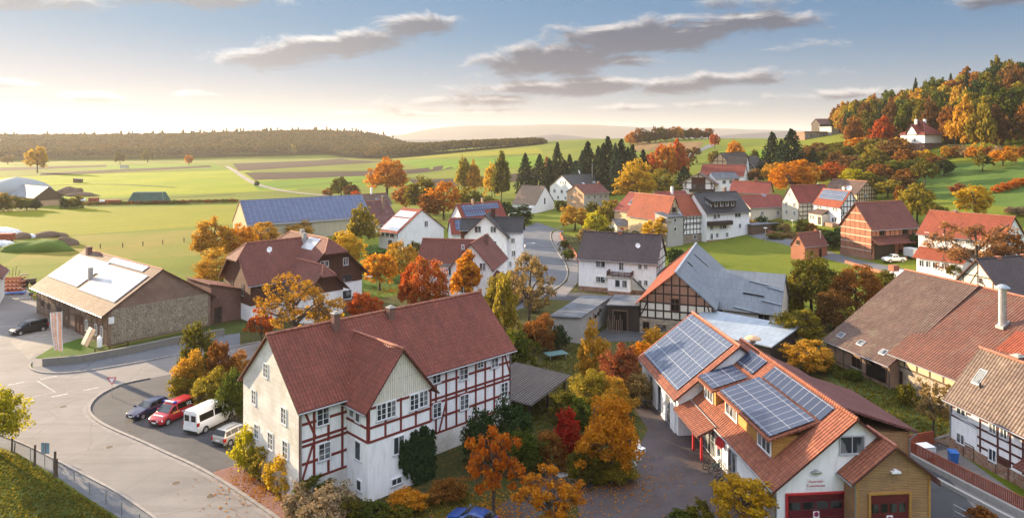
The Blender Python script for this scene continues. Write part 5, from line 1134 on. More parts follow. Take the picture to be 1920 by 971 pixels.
# on the hill
h = Bld('hill_villa', 'white villa with pyramid red roof at the forest edge', 'house', gY(1733.5, 296), 72, L=9.5, W=12, he=5.6, hr=11, z0=26.8); h.basic('white', 't_red', zb=-6, hip0=1, hip1=1, oh=.5); h.plinth(1.8, 'brick_dark', 'FL'); h.grid('G', [.25, .6], [2.4], 1.2, 1.5); h.roofs(-.6, 3.4, 3.5, 8.5, 6.2, 9.4, M['t_red'], hip0=0, name='dormer_roof'); h.walls(-.4, 3.2, 3.7, 8.3, 6.1, 9.3, M['white'], zb=5, name='dormer_wall')
h.boxp(2.3, 3.2, 6.2, 7.0, 9.6, 11.9, 'white', 'chimney'); h.boxp(6.2, 7.1, 5.4, 6.2, 9.6, 11.9, 'white', 'chimney')
h = Bld('modern_school', 'low modern flat-roofed building with big windows on the hilltop', 'building', gY(1509, 452), 78, L=16.5, W=12, he=5.2, hr=5.2); h.mono('brick_old', 'tin', 5.2, 5.2, oh=.6); h.grid('F', [.1, .28, .46, .64, .84], [1.4], 2.0, 2.4, nx=2)
h = Bld('school_annex', 'flat grey annex joined right of the hilltop school', 'building', gY(1559, 455), 78, L=8, W=12, he=5.4, hr=5.4); h.mono('grey_plaster', 'tin', 5.4, 5.4, oh=.6)
h = Bld('hilltop_hall', 'long maroon-roofed hall above the hilltop school', 'hall', gY(1537, 475), 82, L=12.5, W=10, he=8.2, hr=11.5); h.basic('wood_dark', 'maroon_tiles')
# left farm
P_ = gY(31, 347); o = empty('gas_dome', P_); tag(o, 'grey tent-roofed gas dome behind the left farm', 'tank')
M['dome'] = plain('dome_membrane', (.23,.25,.25), .6, .3, var=.06); M['dome_wall'] = plain('dome_wall', (.16,.19,.17), .8)
MB().lathe([(15.0,-1),(15.0,4.2)], n=40).build('tank_wall', M['dome_wall'], o, True)
MB().lathe([(15.3,4.1)]+[(15.3*math.cos(t*math.pi/2), 4.2+7.6*(math.sin(t*math.pi/2)*.55+.45*t)) for t in rng(0, 1, 10)], n=40).build('tent_roof', M['dome'], o, True)
h = Bld('farm_barn', 'farm barn with pale roof in front of the gas dome', 'barn', gY(66, 318), -56, L=27, W=11, he=4.2, hr=8.4); h.basic('salmon', 'fibre', oh=.6); h.facing('R', 2.5, 99, 'wood_old', name='boarding'); h.panel_l(h.x0+6, h.x0+14, 4.4, 5.1, 'tin', name='ridge_vent')
P_ = gnd(236, 381); o = empty('tarped_clamp', P_, R(4)); tag(o, 'silage clamp under a dark green tarpaulin in the fields', 'silage clamp')
M['tarp'] = plain('green_tarpaulin', (.035,.085,.065), .6, .3, var=.2, scale=.6); M['tarp_edge'] = plain('tarpaulin_edge', (.20,.28,.22), .7)
b = MB(); lo = [(0,0,-.3),(17.5,0,-.3),(17.5,9,-.3),(0,9,-.3)]; hi = [(2.2,2.6,4.8),(15.6,2.6,4.8),(15.6,6.4,4.8),(2.2,6.4,4.8)]
b.poly(hi)
for i in range(4): j = (i+1) % 4; b.poly([lo[i], lo[j], hi[j], hi[i]])
b.build('tarpaulin', M['tarp'], o); e_ = MB()
for i in range(4): j = (i+1) % 4; e_.tube(hi[i], hi[j], .12, n=6); e_.tube(lo[i], hi[i], .1, n=6)
e_.build('tarp_edge', M['tarp_edge'], o)
h = Bld('field_hut', 'tiny dark hut alone in the lemon-green field', 'hut', gnd(137, 343), 80, L=5, W=3.5, he=2.6, hr=2.6); h.mono('wood_old', 'felt', 2.8, 2.4)
h = Bld('field_shelter', 'tiny pale shelter under a tree in the far field', 'hut', gnd(225, 316), 80, L=7, W=5, he=3, hr=3); h.mono('cream', 'felt', 3.4, 2.8)
h = Bld('white_shed', 'white house corner with brown eave at left edge', 'house', gY(-95, 124), -30, L=10, xA=-4, he=5.4, hr=8.4); h.basic('white_old', 't_brown', oh=.7)
# ------------------------------------------------------------------ fire station
P0 = Vector((26.3, 54.5, 0)); AZ = -5.0
o = empty('fire_station', P0, R(-AZ)); tag(o, 'fire station with orange tiles, solar arrays and maroon gates', 'fire station')
st = Bld.__new__(Bld); st.root = o; st.mat = Matrix.Translation(P0) @ Matrix.Rotation(R(-AZ), 4, 'Z'); st.inv = st.mat.inverted(); st.z0 = 0
st.x0, st.x1, st.y0, st.y1, st.he, st.hr, st.axis, st.mir, st.gab = -6.2, 6.2, 0.0, 21.0, 3.7, 8.55, 'y', False, 'F'; st.L, st.W = 12.4, 21.0
SL = (8.55-3.7)/6.2
zr = lambda x: 8.55-SL*abs(x)+.2
st.walls(-6.2, 6.2, 0, 21, 3.7, 8.55, M['white'], axis='y')
# roof: left slope with a canopy kink, right slope
def rp_(b, pts): b.prism(pts, (0,0,-.22), 0, 1)
b = MB(); ex = 6.7
rp_(b, [(-ex,-.5,zr(ex)),(0,-.5,zr(0)),(0,21.4,zr(0)),(-ex,21.4,zr(ex))])
rp_(b, [(ex,-.5,zr(ex)),(ex,21.4,zr(ex)),(0,21.4,zr(0)),(0,-.5,zr(0))])
b.tube((0,-.5,zr(0)), (0,21.4,zr(0)), .14); rf = b.build('roof', [M['t_station'], M['beam_brown']], o); st.roof = rf
b = MB(); rp_(b, [(-8.4,11.2,2.85),(-6.62,11.2,zr(6.5)-.02),(-6.62,18.2,zr(6.5)-.02),(-8.4,18.2,2.85)]); b.build('canopy_roof', [M['t_station'], M['beam_brown']], o)
MB().tube((-6.68,11.0,zr(6.6)+.12), (-6.68,18.1,zr(6.6)+.12), .05, n=6).build('snow_guard', M['gutter'], rf)
MB().tube((-6.8,-.5,zr(ex)-.05), (-6.8,11.2,zr(ex)-.05), .08, n=6).tube((-6.8,-.3,zr(ex)-.1), (-6.3,-.12,3.0), .06, n=6).tube((-6.3,-.12,3.0), (-6.3,-.12,0), .06, n=6).build('gutter', M['gutter'], rf)
for y_ in (12.6, 14.8): st.boxp(-7.6, -7.4, y_-.1, y_+.1, 0, 2.95, 'red_paint', 'canopy_post')
# long wing with the big array
W0, W1, WX0, WX1, WE, WR = 18.2, 31.6, -7.9, 4.8, 4.0, 8.75
cx_ = -1.55; sw = (WR-WE)/(cx_-WX0)
st2 = st.sub(WX0, WX1, W0, W1, WE, WR, 'y'); st2.walls(WX0, WX1, W0, W1, WE, WR, M['white'], axis='y', name='wing_wall'); st2.roofs(WX0, WX1, W0, W1, WE, WR+.15, M['t_station'], axis='y', oh=.55, og=.45, name='wing_roof')
zw = lambda x: WR+.15-(WR+.15-WE)/((WX1-WX0)/2)*abs(x-(WX0+WX1)/2)+.18
xm = (WX0+WX1)/2
def arr(pts, name='solar_array', mat='solar_grey', parent=None): return MB().prism(pts, (0,0,-.07)).build(name, M[mat], parent or rf)
wr = [c for c in o.children if c.name.startswith('wing_roof')][0]
arr([(WX0+.1,W0+.7,zw(WX0+.1)+.12),(xm-.35,W0+.7,zw(xm-.35)+.12),(xm-.35,W1-.1,zw(xm-.35)+.12),(WX0+.1,W1-.1,zw(WX0+.1)+.12)], parent=wr)
b = MB()
for y_ in (W0+1.4, W0+4.6, W0+7.8, W0+11.0): b.box(WX0-.16, WX0+.35, y_-.75, y_+.75, 0, 3.95)
b.build('wall_pier', M['white'], o)
for y_ in (W0+3.0, W0+6.2, W0+9.4): st2.boxp(WX0-.03, WX0+.1, y_-.7, y_+.7, .1, 3.2, 'glass', 'window')
# dormers
def dormer(y0, y1, xf, ztop, xb, pans, nm):
    zb_ = zr(abs(xf))-.3
    d_ = MB().box(xf, xb, y0, y1, zb_-.6, ztop).build('dormer', M['wood_honey'], o)
    zt = lambda x: ztop+.12+(zr(abs(xb))-ztop)*(x-xf)/(xb-xf)
    MB().prism([(xf-.6,y0-.45,zt(xf-.6)),(xb+.3,y0-.45,zt(xb+.3)),(xb+.3,y1+.45,zt(xb+.3)),(xf-.6,y1+.45,zt(xf-.6))], (0,0,-.18)).build('dormer_roof', M['t_station'], d_)
    arr([(xf-.4,y0-.2,zt(xf-.4)+.16),(xb-.1,y0-.2,zt(xb-.1)+.16),(xb-.1,y1+.2,zt(xb-.1)+.16),(xf-.4,y1+.2,zt(xf-.4)+.16)], mat='solar_dark', parent=d_)
    q = st.sub(xf, xb, y0, y1, ztop, ztop); 
    for c_, w_ in pans: q.win('L', (y1-c_), zb_+.28, w_, ztop-zb_-.5, nx=3)
dormer(2.6, 12.6, -5.25, 6.3, -1.75, ((10.9, 2.6), (4.1, 2.4)), 'd')
dormer(14.2, 17.6, -5.5, 6.05, -2.3, ((15.9, 2.2),), 'd')
for x0_, x1_, y0_, y1_ in ((-1.55, -.35, 2.2, 12.6), (-1.9, -.4, 14.2, 18.0)):
    arr([(x0_-.0,y0_,zr(abs(x0_))+.14),(x1_,y0_,zr(abs(x1_))+.14),(x1_,y1_,zr(abs(x1_))+.14),(x0_,y1_,zr(abs(x0_))+.14)], mat='solar_dark')
# right side dormers with low maroon roofs
for y0_, y1_, xe in ((3.6, 12.5, 7.4), (13.6, 19.0, 5.4)):
    st.boxp(.6, xe-.5, y0_, y1_, 2.5, 5.9, 'wood_larch', 'rear_dormer'); st.slab([(.2,y0_-.4,8.5),(xe,y0_-.4,6.05),(xe,y1_+.4,6.05),(.2,y1_+.4,8.5)], 'maroon_tiles', (0,0,-.2), 'rear_dormer_roof')
MB().tube((7.3,3.2,5.9), (6.8,3.4,5.3), .07).tube((6.8,3.4,5.3), (6.8,3.4,2.0), .07).build('downpipe', M['gutter'], o)
# front: gable window, sign, lamp, gate
st.wins('F', [(1597,833,2.0,1.35)], nx=2, fm='frame_g')
u_, z_ = st.onwall('F', 1529, 905); s_ = MB().box(-.68, .68, -.05, 0, -.42, .42).build('name_sign', M['frame_w'], o, loc=st.wp('F', u_, z_, .02))
M['sign_red'] = plain('sign_red', (.42,.02,.05), .5, var=.03)
for tx, zz in (('Feuerwehr', .15), ('Todenhausen', -.17)): inst(text_mesh(tx, .27, M['sign_red'], .006, bold=.004), 'lettering', s_, (0, -.055, zz)).rotation_euler = (R(90), 0, 0)
def lamp(u, z, k, side='F', y=0):
    f_ = MB().box(-.35, .35, -.3, 0, -.06, .08); f_.box(-.12, .12, -.2, 0, .08, .2); return f_
u_, z_ = st.onwall('F', 1529, 884); lamp(0, 0, 0).build('wall_lamp', M['steel'], o, loc=st.wp('F', u_, z_))
def gate(q, u0, u1, zt, frame):
    w_ = u1-u0; c_ = (u0+u1)/2; p = q.wp('F', c_, 0, .0)
    g_ = MB(); n = int(zt/.55)
    for i in range(n): g_.box(-w_/2, w_/2, -.035, .05, i*zt/n+.012, (i+1)*zt/n-.012)
    g_ = g_.build('gate', M['maroon'], o, loc=p)
    for i in range(4): MB().box(-w_/2+.15+i*(w_-.2)/4, -w_/2-.05+(i+1)*(w_-.2)/4, -.055, -.03, zt*.62, zt*.8).build('gate_window', M['glass_dark'], g_)
    f_ = MB(); f_.box(-w_/2-.16, -w_/2, -.16, .02, 0, zt); f_.box(w_/2, w_/2+.16, -.16, .02, 0, zt); f_.box(-w_/2-.16, w_/2+.16, -.16, .02, zt, zt+.14); f_.build('gate_frame', M[frame], g_)
    s_ = MB().box(-.24, .24, -.07, -.045, zt*.34, zt*.56).build('no_stopping_sign', M['frame_w'], g_)
    b_ = MB(); b_.tube((0,-.085,zt*.485), (0,-.07,zt*.485), .19, n=20); b_.build('sign_disc', M['bluep'] if False else M['sign_red'], s_)
    b_ = MB(); b_.tube((0,-.095,zt*.485), (0,-.086,zt*.485), .14, n=20); b_.build('sign_disc', M['purple'], s_); b_ = MB()
    for k_ in range(2): b_.box(-.17, .17, -.08, -.071, zt*.365+k_*.06, zt*.365+.03+k_*.06)
    b_.build('sign_lettering', M['greyplastic'], s_)
u0 = st.onwall('F', 1476, 950)[0]; u1 = st.onwall('F', 1583, 950)[0]; gate(st, u0, u1, st.onwall('F', 1529, 925)[1], 'red_paint')
# larch-clad garage in front
st3 = st.sub(-.85, 4.95, -1.7, .2, 5.0, 7.1, 'y')
st3.walls(-.85, 4.95, -1.7, .5, 4.85, 7.1, M['wood_larch'], axis='y', name='garage_wall'); st3.roofs(-.85, 4.95, -1.7, 1.2, 4.85, 7.1, M['t_station'], axis='y', oh=.55, og=.4, name='garage_roof')
for x_ in (-.86, 4.8): st.boxp(x_-.02, x_+.16, -1.76, -1.6, 0, 4.8, 'wood_honey', 'corner_board')
u0 = st3.onwall('F', 1631, 950)[0]; u1 = st3.onwall('F', 1703, 950)[0]; gate(st3, u0, u1, st3.onwall('F', 1667, 925)[1], 'wood_honey')
u_, z_ = st3.onwall('F', 1677, 883); lamp(0, 0, 0).build('wall_lamp', M['frame_w'], o, loc=st3.wp('F', u_, z_))
MB().tube((-1.35,-1.9,4.75), (-1.0,-1.85,4.3), .06).tube((-1.0,-1.85,4.3), (-1.0,-1.85,0), .06).build('downpipe', M['gutter'], o)
# yard side openings
q = st
for y_, w_, h_ in ((1.8, 1.2, 1.2), (3.4, 1.2, 1.2)): q.win('L', 21-y_, 1.2, w_, h_, nx=2)
q.win('L', 21-8.4, .1, 1.7, 2.6, nx=2, fm='frame_g', sill=False, name='glass_door'); q.win('L', 21-11.4, .9, 1.0, 1.4)
q.win('L', 21-15.2, .1, 5.4, 2.9, nx=6, ny=2, fm='frame_g', sill=False, name='glass_front')
MB().lathe([(0,.0),(.55,.02),(.55,.06),(0,.08)], n=20).build('round_red_sign', M['red_paint'], o, loc=(-6.45, 10.6, 2.5), rz=0).rotation_euler = (R(20), R(-70), 0)
# siren on a pole
p = st.mat @ Vector((1.0, 20.6, 7.0)); s_ = empty('siren_mast', (p.x, p.y, p.z)); tag(s_, 'mushroom-shaped siren on a pole above the station roof', 'siren')
top_ = H-(634-CY)*p.y/F-p.z; MB().tube((0,0,0), (0,0,top_), .11, n=8).build('pole', M['steel'], s_); MB().lathe([(.12,-.5),(.3,-.45),(.3,-.2),(.15,-.1)], (0,0,top_), 16).build('motor', M['gutter'], s_); MB().lathe([(.1,-.12),(.85,-.06),(.8,.04),(.5,.2),(0,.26)], (0,0,top_), 20).build('hood', M['salmon'], s_, True)
# ------------------------------------------------------------------ trees and shrubs
LM = {
 'orange': leafmat('orange_leaves', (.48,.16,.012), (.72,.30,.022), (.74,.40,.04)),
 'deep_orange': leafmat('deep_orange_leaves', (.48,.10,.012), (.68,.19,.015), (.64,.31,.03)),
 'yellow': leafmat('yellow_leaves', (.50,.27,.02), (.70,.45,.03), (.45,.36,.04)),
 'lemon': leafmat('lemon_leaves', (.38,.33,.02), (.60,.52,.03), (.30,.30,.03)),
 'gold': leafmat('golden_leaves', (.45,.22,.025), (.64,.36,.04), (.35,.25,.05)),
 'rust': leafmat('rust_leaves', (.20,.075,.02), (.34,.14,.03), (.42,.22,.05)),
 'brown': leafmat('brown_leaves', (.13,.06,.022), (.22,.11,.035), (.30,.18,.05)),
 'redorange': leafmat('red_orange_leaves', (.42,.065,.02), (.56,.13,.025), (.50,.22,.04)),
 'red': leafmat('red_leaves', (.34,.02,.015), (.50,.05,.022), (.40,.10,.03)),
 'olive': leafmat('olive_leaves', (.10,.095,.015), (.18,.16,.025), (.32,.22,.04)),
 'olive_yellow': leafmat('olive_yellow_leaves', (.20,.16,.02), (.36,.28,.035), (.46,.34,.05)),
 'mid_green': leafmat('mid_green_leaves', (.06,.09,.016), (.12,.14,.022), (.24,.20,.03)),
 'dark_green': leafmat('dark_green_leaves', (.022,.045,.016), (.045,.075,.024), (.06,.10,.03), .25),
 'spruce': leafmat('spruce_needles', (.016,.032,.018), (.032,.052,.026), (.05,.07,.03), .15),
 'pine': leafmat('pine_needles', (.03,.06,.035), (.055,.09,.05), (.08,.12,.06), .15),
 'larch': leafmat('larch_needles', (.30,.13,.05), (.46,.22,.08), (.42,.28,.10), .3),
 'dry': leafmat('dry_flower_heads', (.24,.16,.085), (.42,.30,.18), (.30,.24,.10), .3),
 'tan': leafmat('tan_leaves', (.28,.19,.07), (.42,.30,.11), (.30,.16,.05)),
 'ivy': leafmat('ivy_leaves', (.016,.035,.016), (.03,.06,.022), (.05,.08,.03), .15),
 'ox': leafmat('ox_red_leaves', (.20,.05,.025), (.32,.09,.04), (.36,.16,.06)),
}
M['bark'] = plain('bark', (.085,.065,.05), .95, .1, var=.3, scale=4); M['bark_dark'] = plain('dark_bark', (.045,.036,.03), .95, .1, var=.3, scale=4)
LM['lawn_grass'] = leafmat('lawn_grass_blades', (.06,.13,.015), (.11,.20,.025), (.16,.20,.04), .35)
def rand_unit(rg, n):
    v = rg.normal(size=(n, 3)); return v/np.linalg.norm(v, axis=1, keepdims=True)
def leaf_quads(C, D, size, rg, aspect=1.0):
    """one quad per leaf clump: centres C, facing D"""
    n = len(C); a = np.cross(D, rand_unit(rg, n)); a /= np.linalg.norm(a, axis=1, keepdims=True)+1e-9; b = np.cross(D, a)
    s = size*rg.uniform(.6, 1.35, (n, 1)); s2 = s*aspect
    bend = D*s*.25
    v = np.stack([C-a*s-b*s2*.55, C+a*s*.2-b*s2+bend, C+a*s+b*s2*.5, C-a*s*.3+b*s2+bend], 1).reshape(-1, 3)
    return v, np.arange(4*n).reshape(n, 4)
TREE_M = {}
def tube_np(P, Rr, k=5):
    """tapered tube along points"""
    P = np.asarray(P, float); n = len(P); v = []; 
    for i in range(n):
        d = P[min(i+1, n-1)]-P[max(i-1, 0)]; d /= np.linalg.norm(d)+1e-9
        x = np.cross(d, (0, .3, 1) if abs(d[2]) < .9 else (1, 0, 0)); x /= np.linalg.norm(x); y = np.cross(d, x)
        t = np.arange(k)*2*np.pi/k; v.append(P[i]+(np.cos(t)[:,None]*x+np.sin(t)[:,None]*y)*Rr[i])
    v = np.concatenate(v); f = [(i*k+j, i*k+(j+1) % k, (i+1)*k+(j+1) % k, (i+1)*k+j) for i in range(n-1) for j in range(k)]
    return v, np.array(f)
def tree_meshes(kind, seed, nleaf, size):
    key = (kind, seed, nleaf, size)
    if key in TREE_M: return TREE_M[key]
    rg = np.random.default_rng(1000+seed*17+len(kind)); bv = []; bf = []; off = 0
    def branch(P, r0, r1, k=5):
        nonlocal off
        v, f = tube_np(P, np.linspace(r0, r1, len(P)), k); bv.append(v); bf.append(f+off); off += len(v)
    if kind == 'conifer':
        branch([(0,0,-.03),(0.003,0,.5),(0,0,.98)], .022, .003, 6)
        C = []; D = []
        nl = 26
        for i in range(nl):
            z = .07+.91*(i/(nl-1))**.92; r = .5*(1-z)**.85*rg.uniform(.82, 1.12)+.015; nb = int(5+9*(1-z)); m = max(6, int(nleaf/nl*(.35+1.3*(1-z))/1.0))
            ang0 = rg.uniform(0, 6.28)
            per = max(2, m//nb)
            for j in range(nb):
                a = ang0+6.283*j/nb+rg.normal()*.15; rr = r*rg.uniform(.7, 1.12); t = rg.uniform(.12, 1, per)**.7
                x = np.cos(a)*t*rr; y = np.sin(a)*t*rr; zz = z-.05*t*(1-z)*1.6+.02*t**3
                w = .05*rr*2
                C.append(np.stack([x+rg.normal(0, w*.4, per), y+rg.normal(0, w*.4, per), zz+rg.normal(0, .008, per)], 1))
                dd = np.stack([np.cos(a)*np.full(per, .5), np.sin(a)*np.full(per, .5), np.full(per, .8)], 1)+rg.normal(0, .35, (per, 3)); D.append(dd)
        C = np.concatenate(C); D = np.concatenate(D); D /= np.linalg.norm(D, axis=1, keepdims=True)
        v, f = leaf_quads(C, D, size, rg, .7)
    else:
        P_ = dict(round=(.56,.44,.5,110,.095), tall=(.56,.46,.46,100,.09), sparse=(.60,.40,.5,64,.075), column=(.53,.47,.5,90,.10), shrub=(.46,.52,.5,95,.12), hedge=(.45,.5,.5,60,.16), wide=(.60,.38,.5,90,.075), bare=(.60,.40,.5,80,.06), low=(.46,.50,.5,85,.12))[kind]
        cz, rz, rx, nc, cr = P_
        stem0 = .0 if kind in ('shrub','hedge','low') else .18
        # clump centres: uneven shell of the crown
        u = rand_unit(rg, nc*3); u = u[u[:,2] > -.75][:nc]; rad = rg.uniform(.35, 1.0, len(u))**.5
        lump = 1+.16*np.sin(u[:,0]*4+seed)+.12*np.sin(u[:,1]*5+seed*2.1)+rg.normal(0, .07, len(u))
        Cc = u*rad[:,None]*lump[:,None]*np.array([rx*.86, rx*.86, rz*.86]); 
        if kind == 'column': k = 1-.55*np.clip(Cc[:,2]/rz, -.2, 1); Cc[:,0] *= k; Cc[:,1] *= k
        if kind == 'tall': k = 1-.35*np.clip(Cc[:,2]/rz, -.5, 1); Cc[:,0] *= k; Cc[:,1] *= k
        Cc[:,2] += cz
        Cc[:,2] = np.maximum(Cc[:,2], .07)
        # trunk and limbs
        bend = rg.normal(0, .02, (3, 2)); T = [(0,0,-.04),(bend[0,0],bend[0,1],stem0),(bend[1,0],bend[1,1],cz*.75),(bend[2,0]*1.5,bend[2,1]*1.5,cz+rz*.55)]
        if kind in ('shrub','hedge','low'):
            for _ in range(6):
                a = rg.uniform(0, 6.28); q = rg.uniform(.1, .3); branch([(np.cos(a)*.06, np.sin(a)*.06, -.03), (np.cos(a)*q*.6, np.sin(a)*q*.6, .3), (np.cos(a)*q, np.sin(a)*q, .7)], .012, .004, 4)
        else:
            branch(T, .034 if kind != 'column' else .028, .008, 7)
            nlimb = 9 if kind in ('sparse','bare','wide') else 6
            heads = []
            for i in range(nlimb):
                a = 6.283*i/nlimb+rg.normal()*.3; z0 = stem0+(cz+rz*.2-stem0)*rg.uniform(.15, .9); q = rx*rg.uniform(.45, .7); z1 = min(z0+rg.uniform(.15, .35), cz+rz*.8)
                p0 = np.array([0, 0, z0]); p1 = np.array([np.cos(a)*q*.5, np.sin(a)*q*.5, (z0+z1)/2+.03]); p2 = np.array([np.cos(a)*q, np.sin(a)*q, z1]); branch([p0, p1, p2], .016, .006, 5); heads += [p1, p2]
            heads += [np.array(T[2]), np.array(T[3])]; heads = np.array(heads)
            for c_ in Cc[::(1 if kind in ('sparse','bare','wide') else 2)]:
                h_ = heads[np.argmin(np.linalg.norm(heads-c_, axis=1))]; mid = (h_+c_)/2+rg.normal(0, .02, 3); branch([h_, mid, c_], .006, .002, 3)
                if kind in ('bare','sparse'):
                    for _ in range(3): branch([mid, (mid+c_)/2+rg.normal(0, .03, 3), c_+rg.normal(0, .06, 3)], .003, .001, 3)
        per = max(3, nleaf//len(Cc)); rep = np.repeat(np.arange(len(Cc)), per); m = len(rep)
        g_ = rand_unit(rg, m)*(rg.uniform(0, 1, (m, 1))**.45)*cr*rg.uniform(.7, 1.25, (len(Cc), 1))[rep]; g_[:,2] *= .8
        if kind == 'column': g_[:,2] *= 1.3
        C = Cc[rep]+g_
        D = g_/(np.linalg.norm(g_, axis=1, keepdims=True)+1e-6)*.7+rand_unit(rg, m)*.75+np.array([0, 0, .25]); D /= np.linalg.norm(D, axis=1, keepdims=True)
        v, f = leaf_quads(C, D, size, rg)
    cm = npmesh('crown', v, f, LM['orange'], uv=False)
    tm = None
    if bv: tm = npmesh('trunk', np.concatenate(bv), np.concatenate(bf), M['bark'], uv=False)
    TREE_M[key] = (tm, cm); return tm, cm
NAMES = dict(round='autumn_tree', tall='autumn_tree', sparse='thinning_tree', column='birch_tree', shrub='shrub', hedge='hedge_bush', wide='orchard_tree', bare='thinning_tree', conifer='spruce_tree', low='bush')
def plant(P, w, hgt, kind, mat, label, group=None, n=2600, size=.03, seed=None, name=None):
    sd_ = seed if seed is not None else random.randrange(3)
    tm, cm = tree_meshes(kind, sd_, n, size)
    cat = {'shrub': 'shrub', 'hedge': 'hedge', 'low': 'bush', 'conifer': 'conifer'}.get(kind, 'tree')
    o = empty(name or NAMES[kind], (P.x, P.y, P.z-.05), random.uniform(0, 6.28)); tag(o, label, cat, group)
    o.scale = (w, w, hgt)
    if tm:
        t = bpy.data.objects.new('trunk' if cat != 'shrub' and cat != 'bush' and cat != 'hedge' else 'stem', tm); COL.objects.link(t); t.parent = o
    c_ = bpy.data.objects.new('crown' if cat in ('tree', 'conifer') else 'foliage', cm); COL.objects.link(c_); c_.parent = o
    c_.material_slots[0].link = 'OBJECT'; c_.material_slots[0].material = LM[mat]; return o
def tree(px, by, ty, wpx, kind, mat, label, Y=None, n=None, group=None, name=None, seed=None):
    P = gnd(px, by) if Y is None else gY(px, Y)
    hgt = H-(ty-CY)*P.y/F-P.z; w = wpx*P.y/F
    sw = .085 if P.y < 85 else .125 if P.y < 125 else .20 if P.y < 190 else .30 if P.y < 260 else .42
    if kind == 'conifer': sz, n = .028, 3000
    else:
        sz = min((.0078, .010, .013, .017, .022, .030, .040), key=lambda q: abs(math.log(q*w/sw)))
        n = int({.0078: 24000, .010: 15000, .013: 10500, .017: 6800, .022: 4200, .030: 2300, .040: 1300}[sz]*{'bare': .34, 'sparse': .5, 'wide': .75}.get(kind, 1.0))
    return plant(P, w*1.02, hgt, kind, mat, label, group, n, sz, name=name, seed=seed)
T = tree
# near, bottom of the picture
T(-8, 852, 727, 108, 'round', 'lemon', 'yellow-green tree cut by the left edge beside the road')
T(372, 722, 600, 78, 'shrub', 'olive', 'tall olive shrub, rearmost of the clump beside the parked cars')
T(356, 742, 655, 62, 'shrub', 'gold', 'golden-orange shrub overhanging the lower road at the car park')
T(412, 752, 640, 62, 'tall', 'rust', 'cone-shaped rust tree between parked cars and red half-timbered house')
T(395, 770, 690, 74, 'shrub', 'olive_yellow', 'broad olive green shrub behind the white van')
T(345, 748, 690, 60, 'shrub', 'olive_yellow', 'yellowish shrub behind the blue bin')
T(438, 790, 690, 66, 'shrub', 'mid_green', 'green shrub beside the stone gable of the red half-timbered house')
T(446, 720, 660, 60, 'shrub', 'rust', 'rust bush behind the stone gable corner')
T(462, 885, 792, 58, 'shrub', 'lemon', 'bright yellow-green shrub beside the silver car')
T(490, 900, 830, 60, 'low', 'olive_yellow', 'mixed yellow and olive bush under the stone gable')
T(528, 925, 848, 76, 'shrub', 'yellow', 'bright yellow shrub at the corner of the stone gable')
T(590, 950, 888, 90, 'low', 'mid_green', 'green bush under the left timbered wall')
T(560, 975, 905, 70, 'low', 'dry', 'beige bush of dry flower heads beside the red pavement')
T(612, 990, 905, 110, 'low', 'dry', 'wide bush of dry flower heads in front of the white bay')
T(655, 985, 925, 60, 'low', 'olive', 'olive bush right of the dry flower heads')
T(700, 985, 935, 60, 'low', 'mid_green', 'low dark bush at the foot of the white bay')
T(765, 960, 915, 80, 'low', 'orange', 'low orange bush along the garden rail left of the red car')
T(840, 935, 895, 80, 'low', 'rust', 'low brown bush along the garden rail behind the cars')
T(745, 985, 945, 70, 'low', 'olive', 'low olive bush in front of the garden rail')
T(905, 880, 760, 90, 'shrub', 'dark_green', 'dark evergreen shrub against the red timbered wall')
T(960, 860, 745, 90, 'shrub', 'dark_green', 'tall dark evergreen shrub in front of the carport')
T(985, 890, 800, 80, 'shrub', 'mid_green', 'green bush between the evergreens and the red shrub')
T(1030, 880, 800, 70, 'shrub', 'rust', 'brownish bush left of the crimson shrub')
T(925, 965, 790, 128, 'sparse', 'deep_orange', 'glowing orange tree beside the blue car')
T(1028, 1010, 872, 155, 'sparse', 'orange', 'orange-yellow tree at the bottom edge, spindly twigs', n=4200)
T(1066, 868, 762, 66, 'shrub', 'red', 'crimson shrub in the middle of the station garden')
T(1147, 905, 752, 138, 'round', 'orange', 'round orange-gold tree at the edge of the station yard')
T(1100, 905, 830, 80, 'low', 'olive', 'olive undergrowth below the round orange-gold tree')
T(1150, 900, 850, 100, 'low', 'olive_yellow', 'yellowish undergrowth beside the white garden chair')
T(1395, 1000, 890, 128, 'round', 'yellow', 'bright yellow tree at the bottom edge by the station')
T(1312, 985, 938, 60, 'low', 'olive', 'small olive bush at the bottom edge of the yard')
T(1275, 990, 950, 50, 'low', 'mid_green', 'smallest green bush at the bottom edge of the yard')
T(1845, 1000, 945, 60, 'low', 'rust', 'rust bush at the bottom right behind the railing')
# middle garden strip
T(1112, 720, 605, 62, 'shrub', 'gold', 'tall yellow-tipped bush in front of the grey concrete shed')
T(1165, 750, 640, 80, 'shrub', 'ox', 'reddish bush between the yellow-tipped bush and the solar wing')
T(1108, 775, 690, 84, 'shrub', 'olive_yellow', 'olive-yellow bush below the yellow-tipped bush')
T(1152, 780, 705, 84, 'shrub', 'gold', 'golden thicket left of the solar wing')
T(1195, 760, 690, 60, 'shrub', 'tan', 'tan thicket at the corner of the solar wing')
T(1085, 800, 745, 70, 'low', 'mid_green', 'low green bush right of the carport')
T(1060, 790, 730, 60, 'low', 'olive', 'low olive bush against the carport edge')
T(1230, 672, 612, 62, 'shrub', 'gold', 'small golden bush at the foot of the timber-gabled barn')
T(1205, 690, 635, 50, 'shrub', 'orange', 'orange bush between barn wall and solar wing')
T(1010, 660, 588, 72, 'shrub', 'rust', 'dense rust bush at the end of the dark red roof')
T(1050, 655, 608, 40, 'shrub', 'dark_green', 'dark ivy bush on the concrete shed wall')
T(946, 680, 518, 70, 'tall', 'olive_yellow', 'tall green and yellow tree behind the dark red roof')
T(972, 700, 610, 70, 'shrub', 'mid_green', 'green bush beside the dark red roof end')
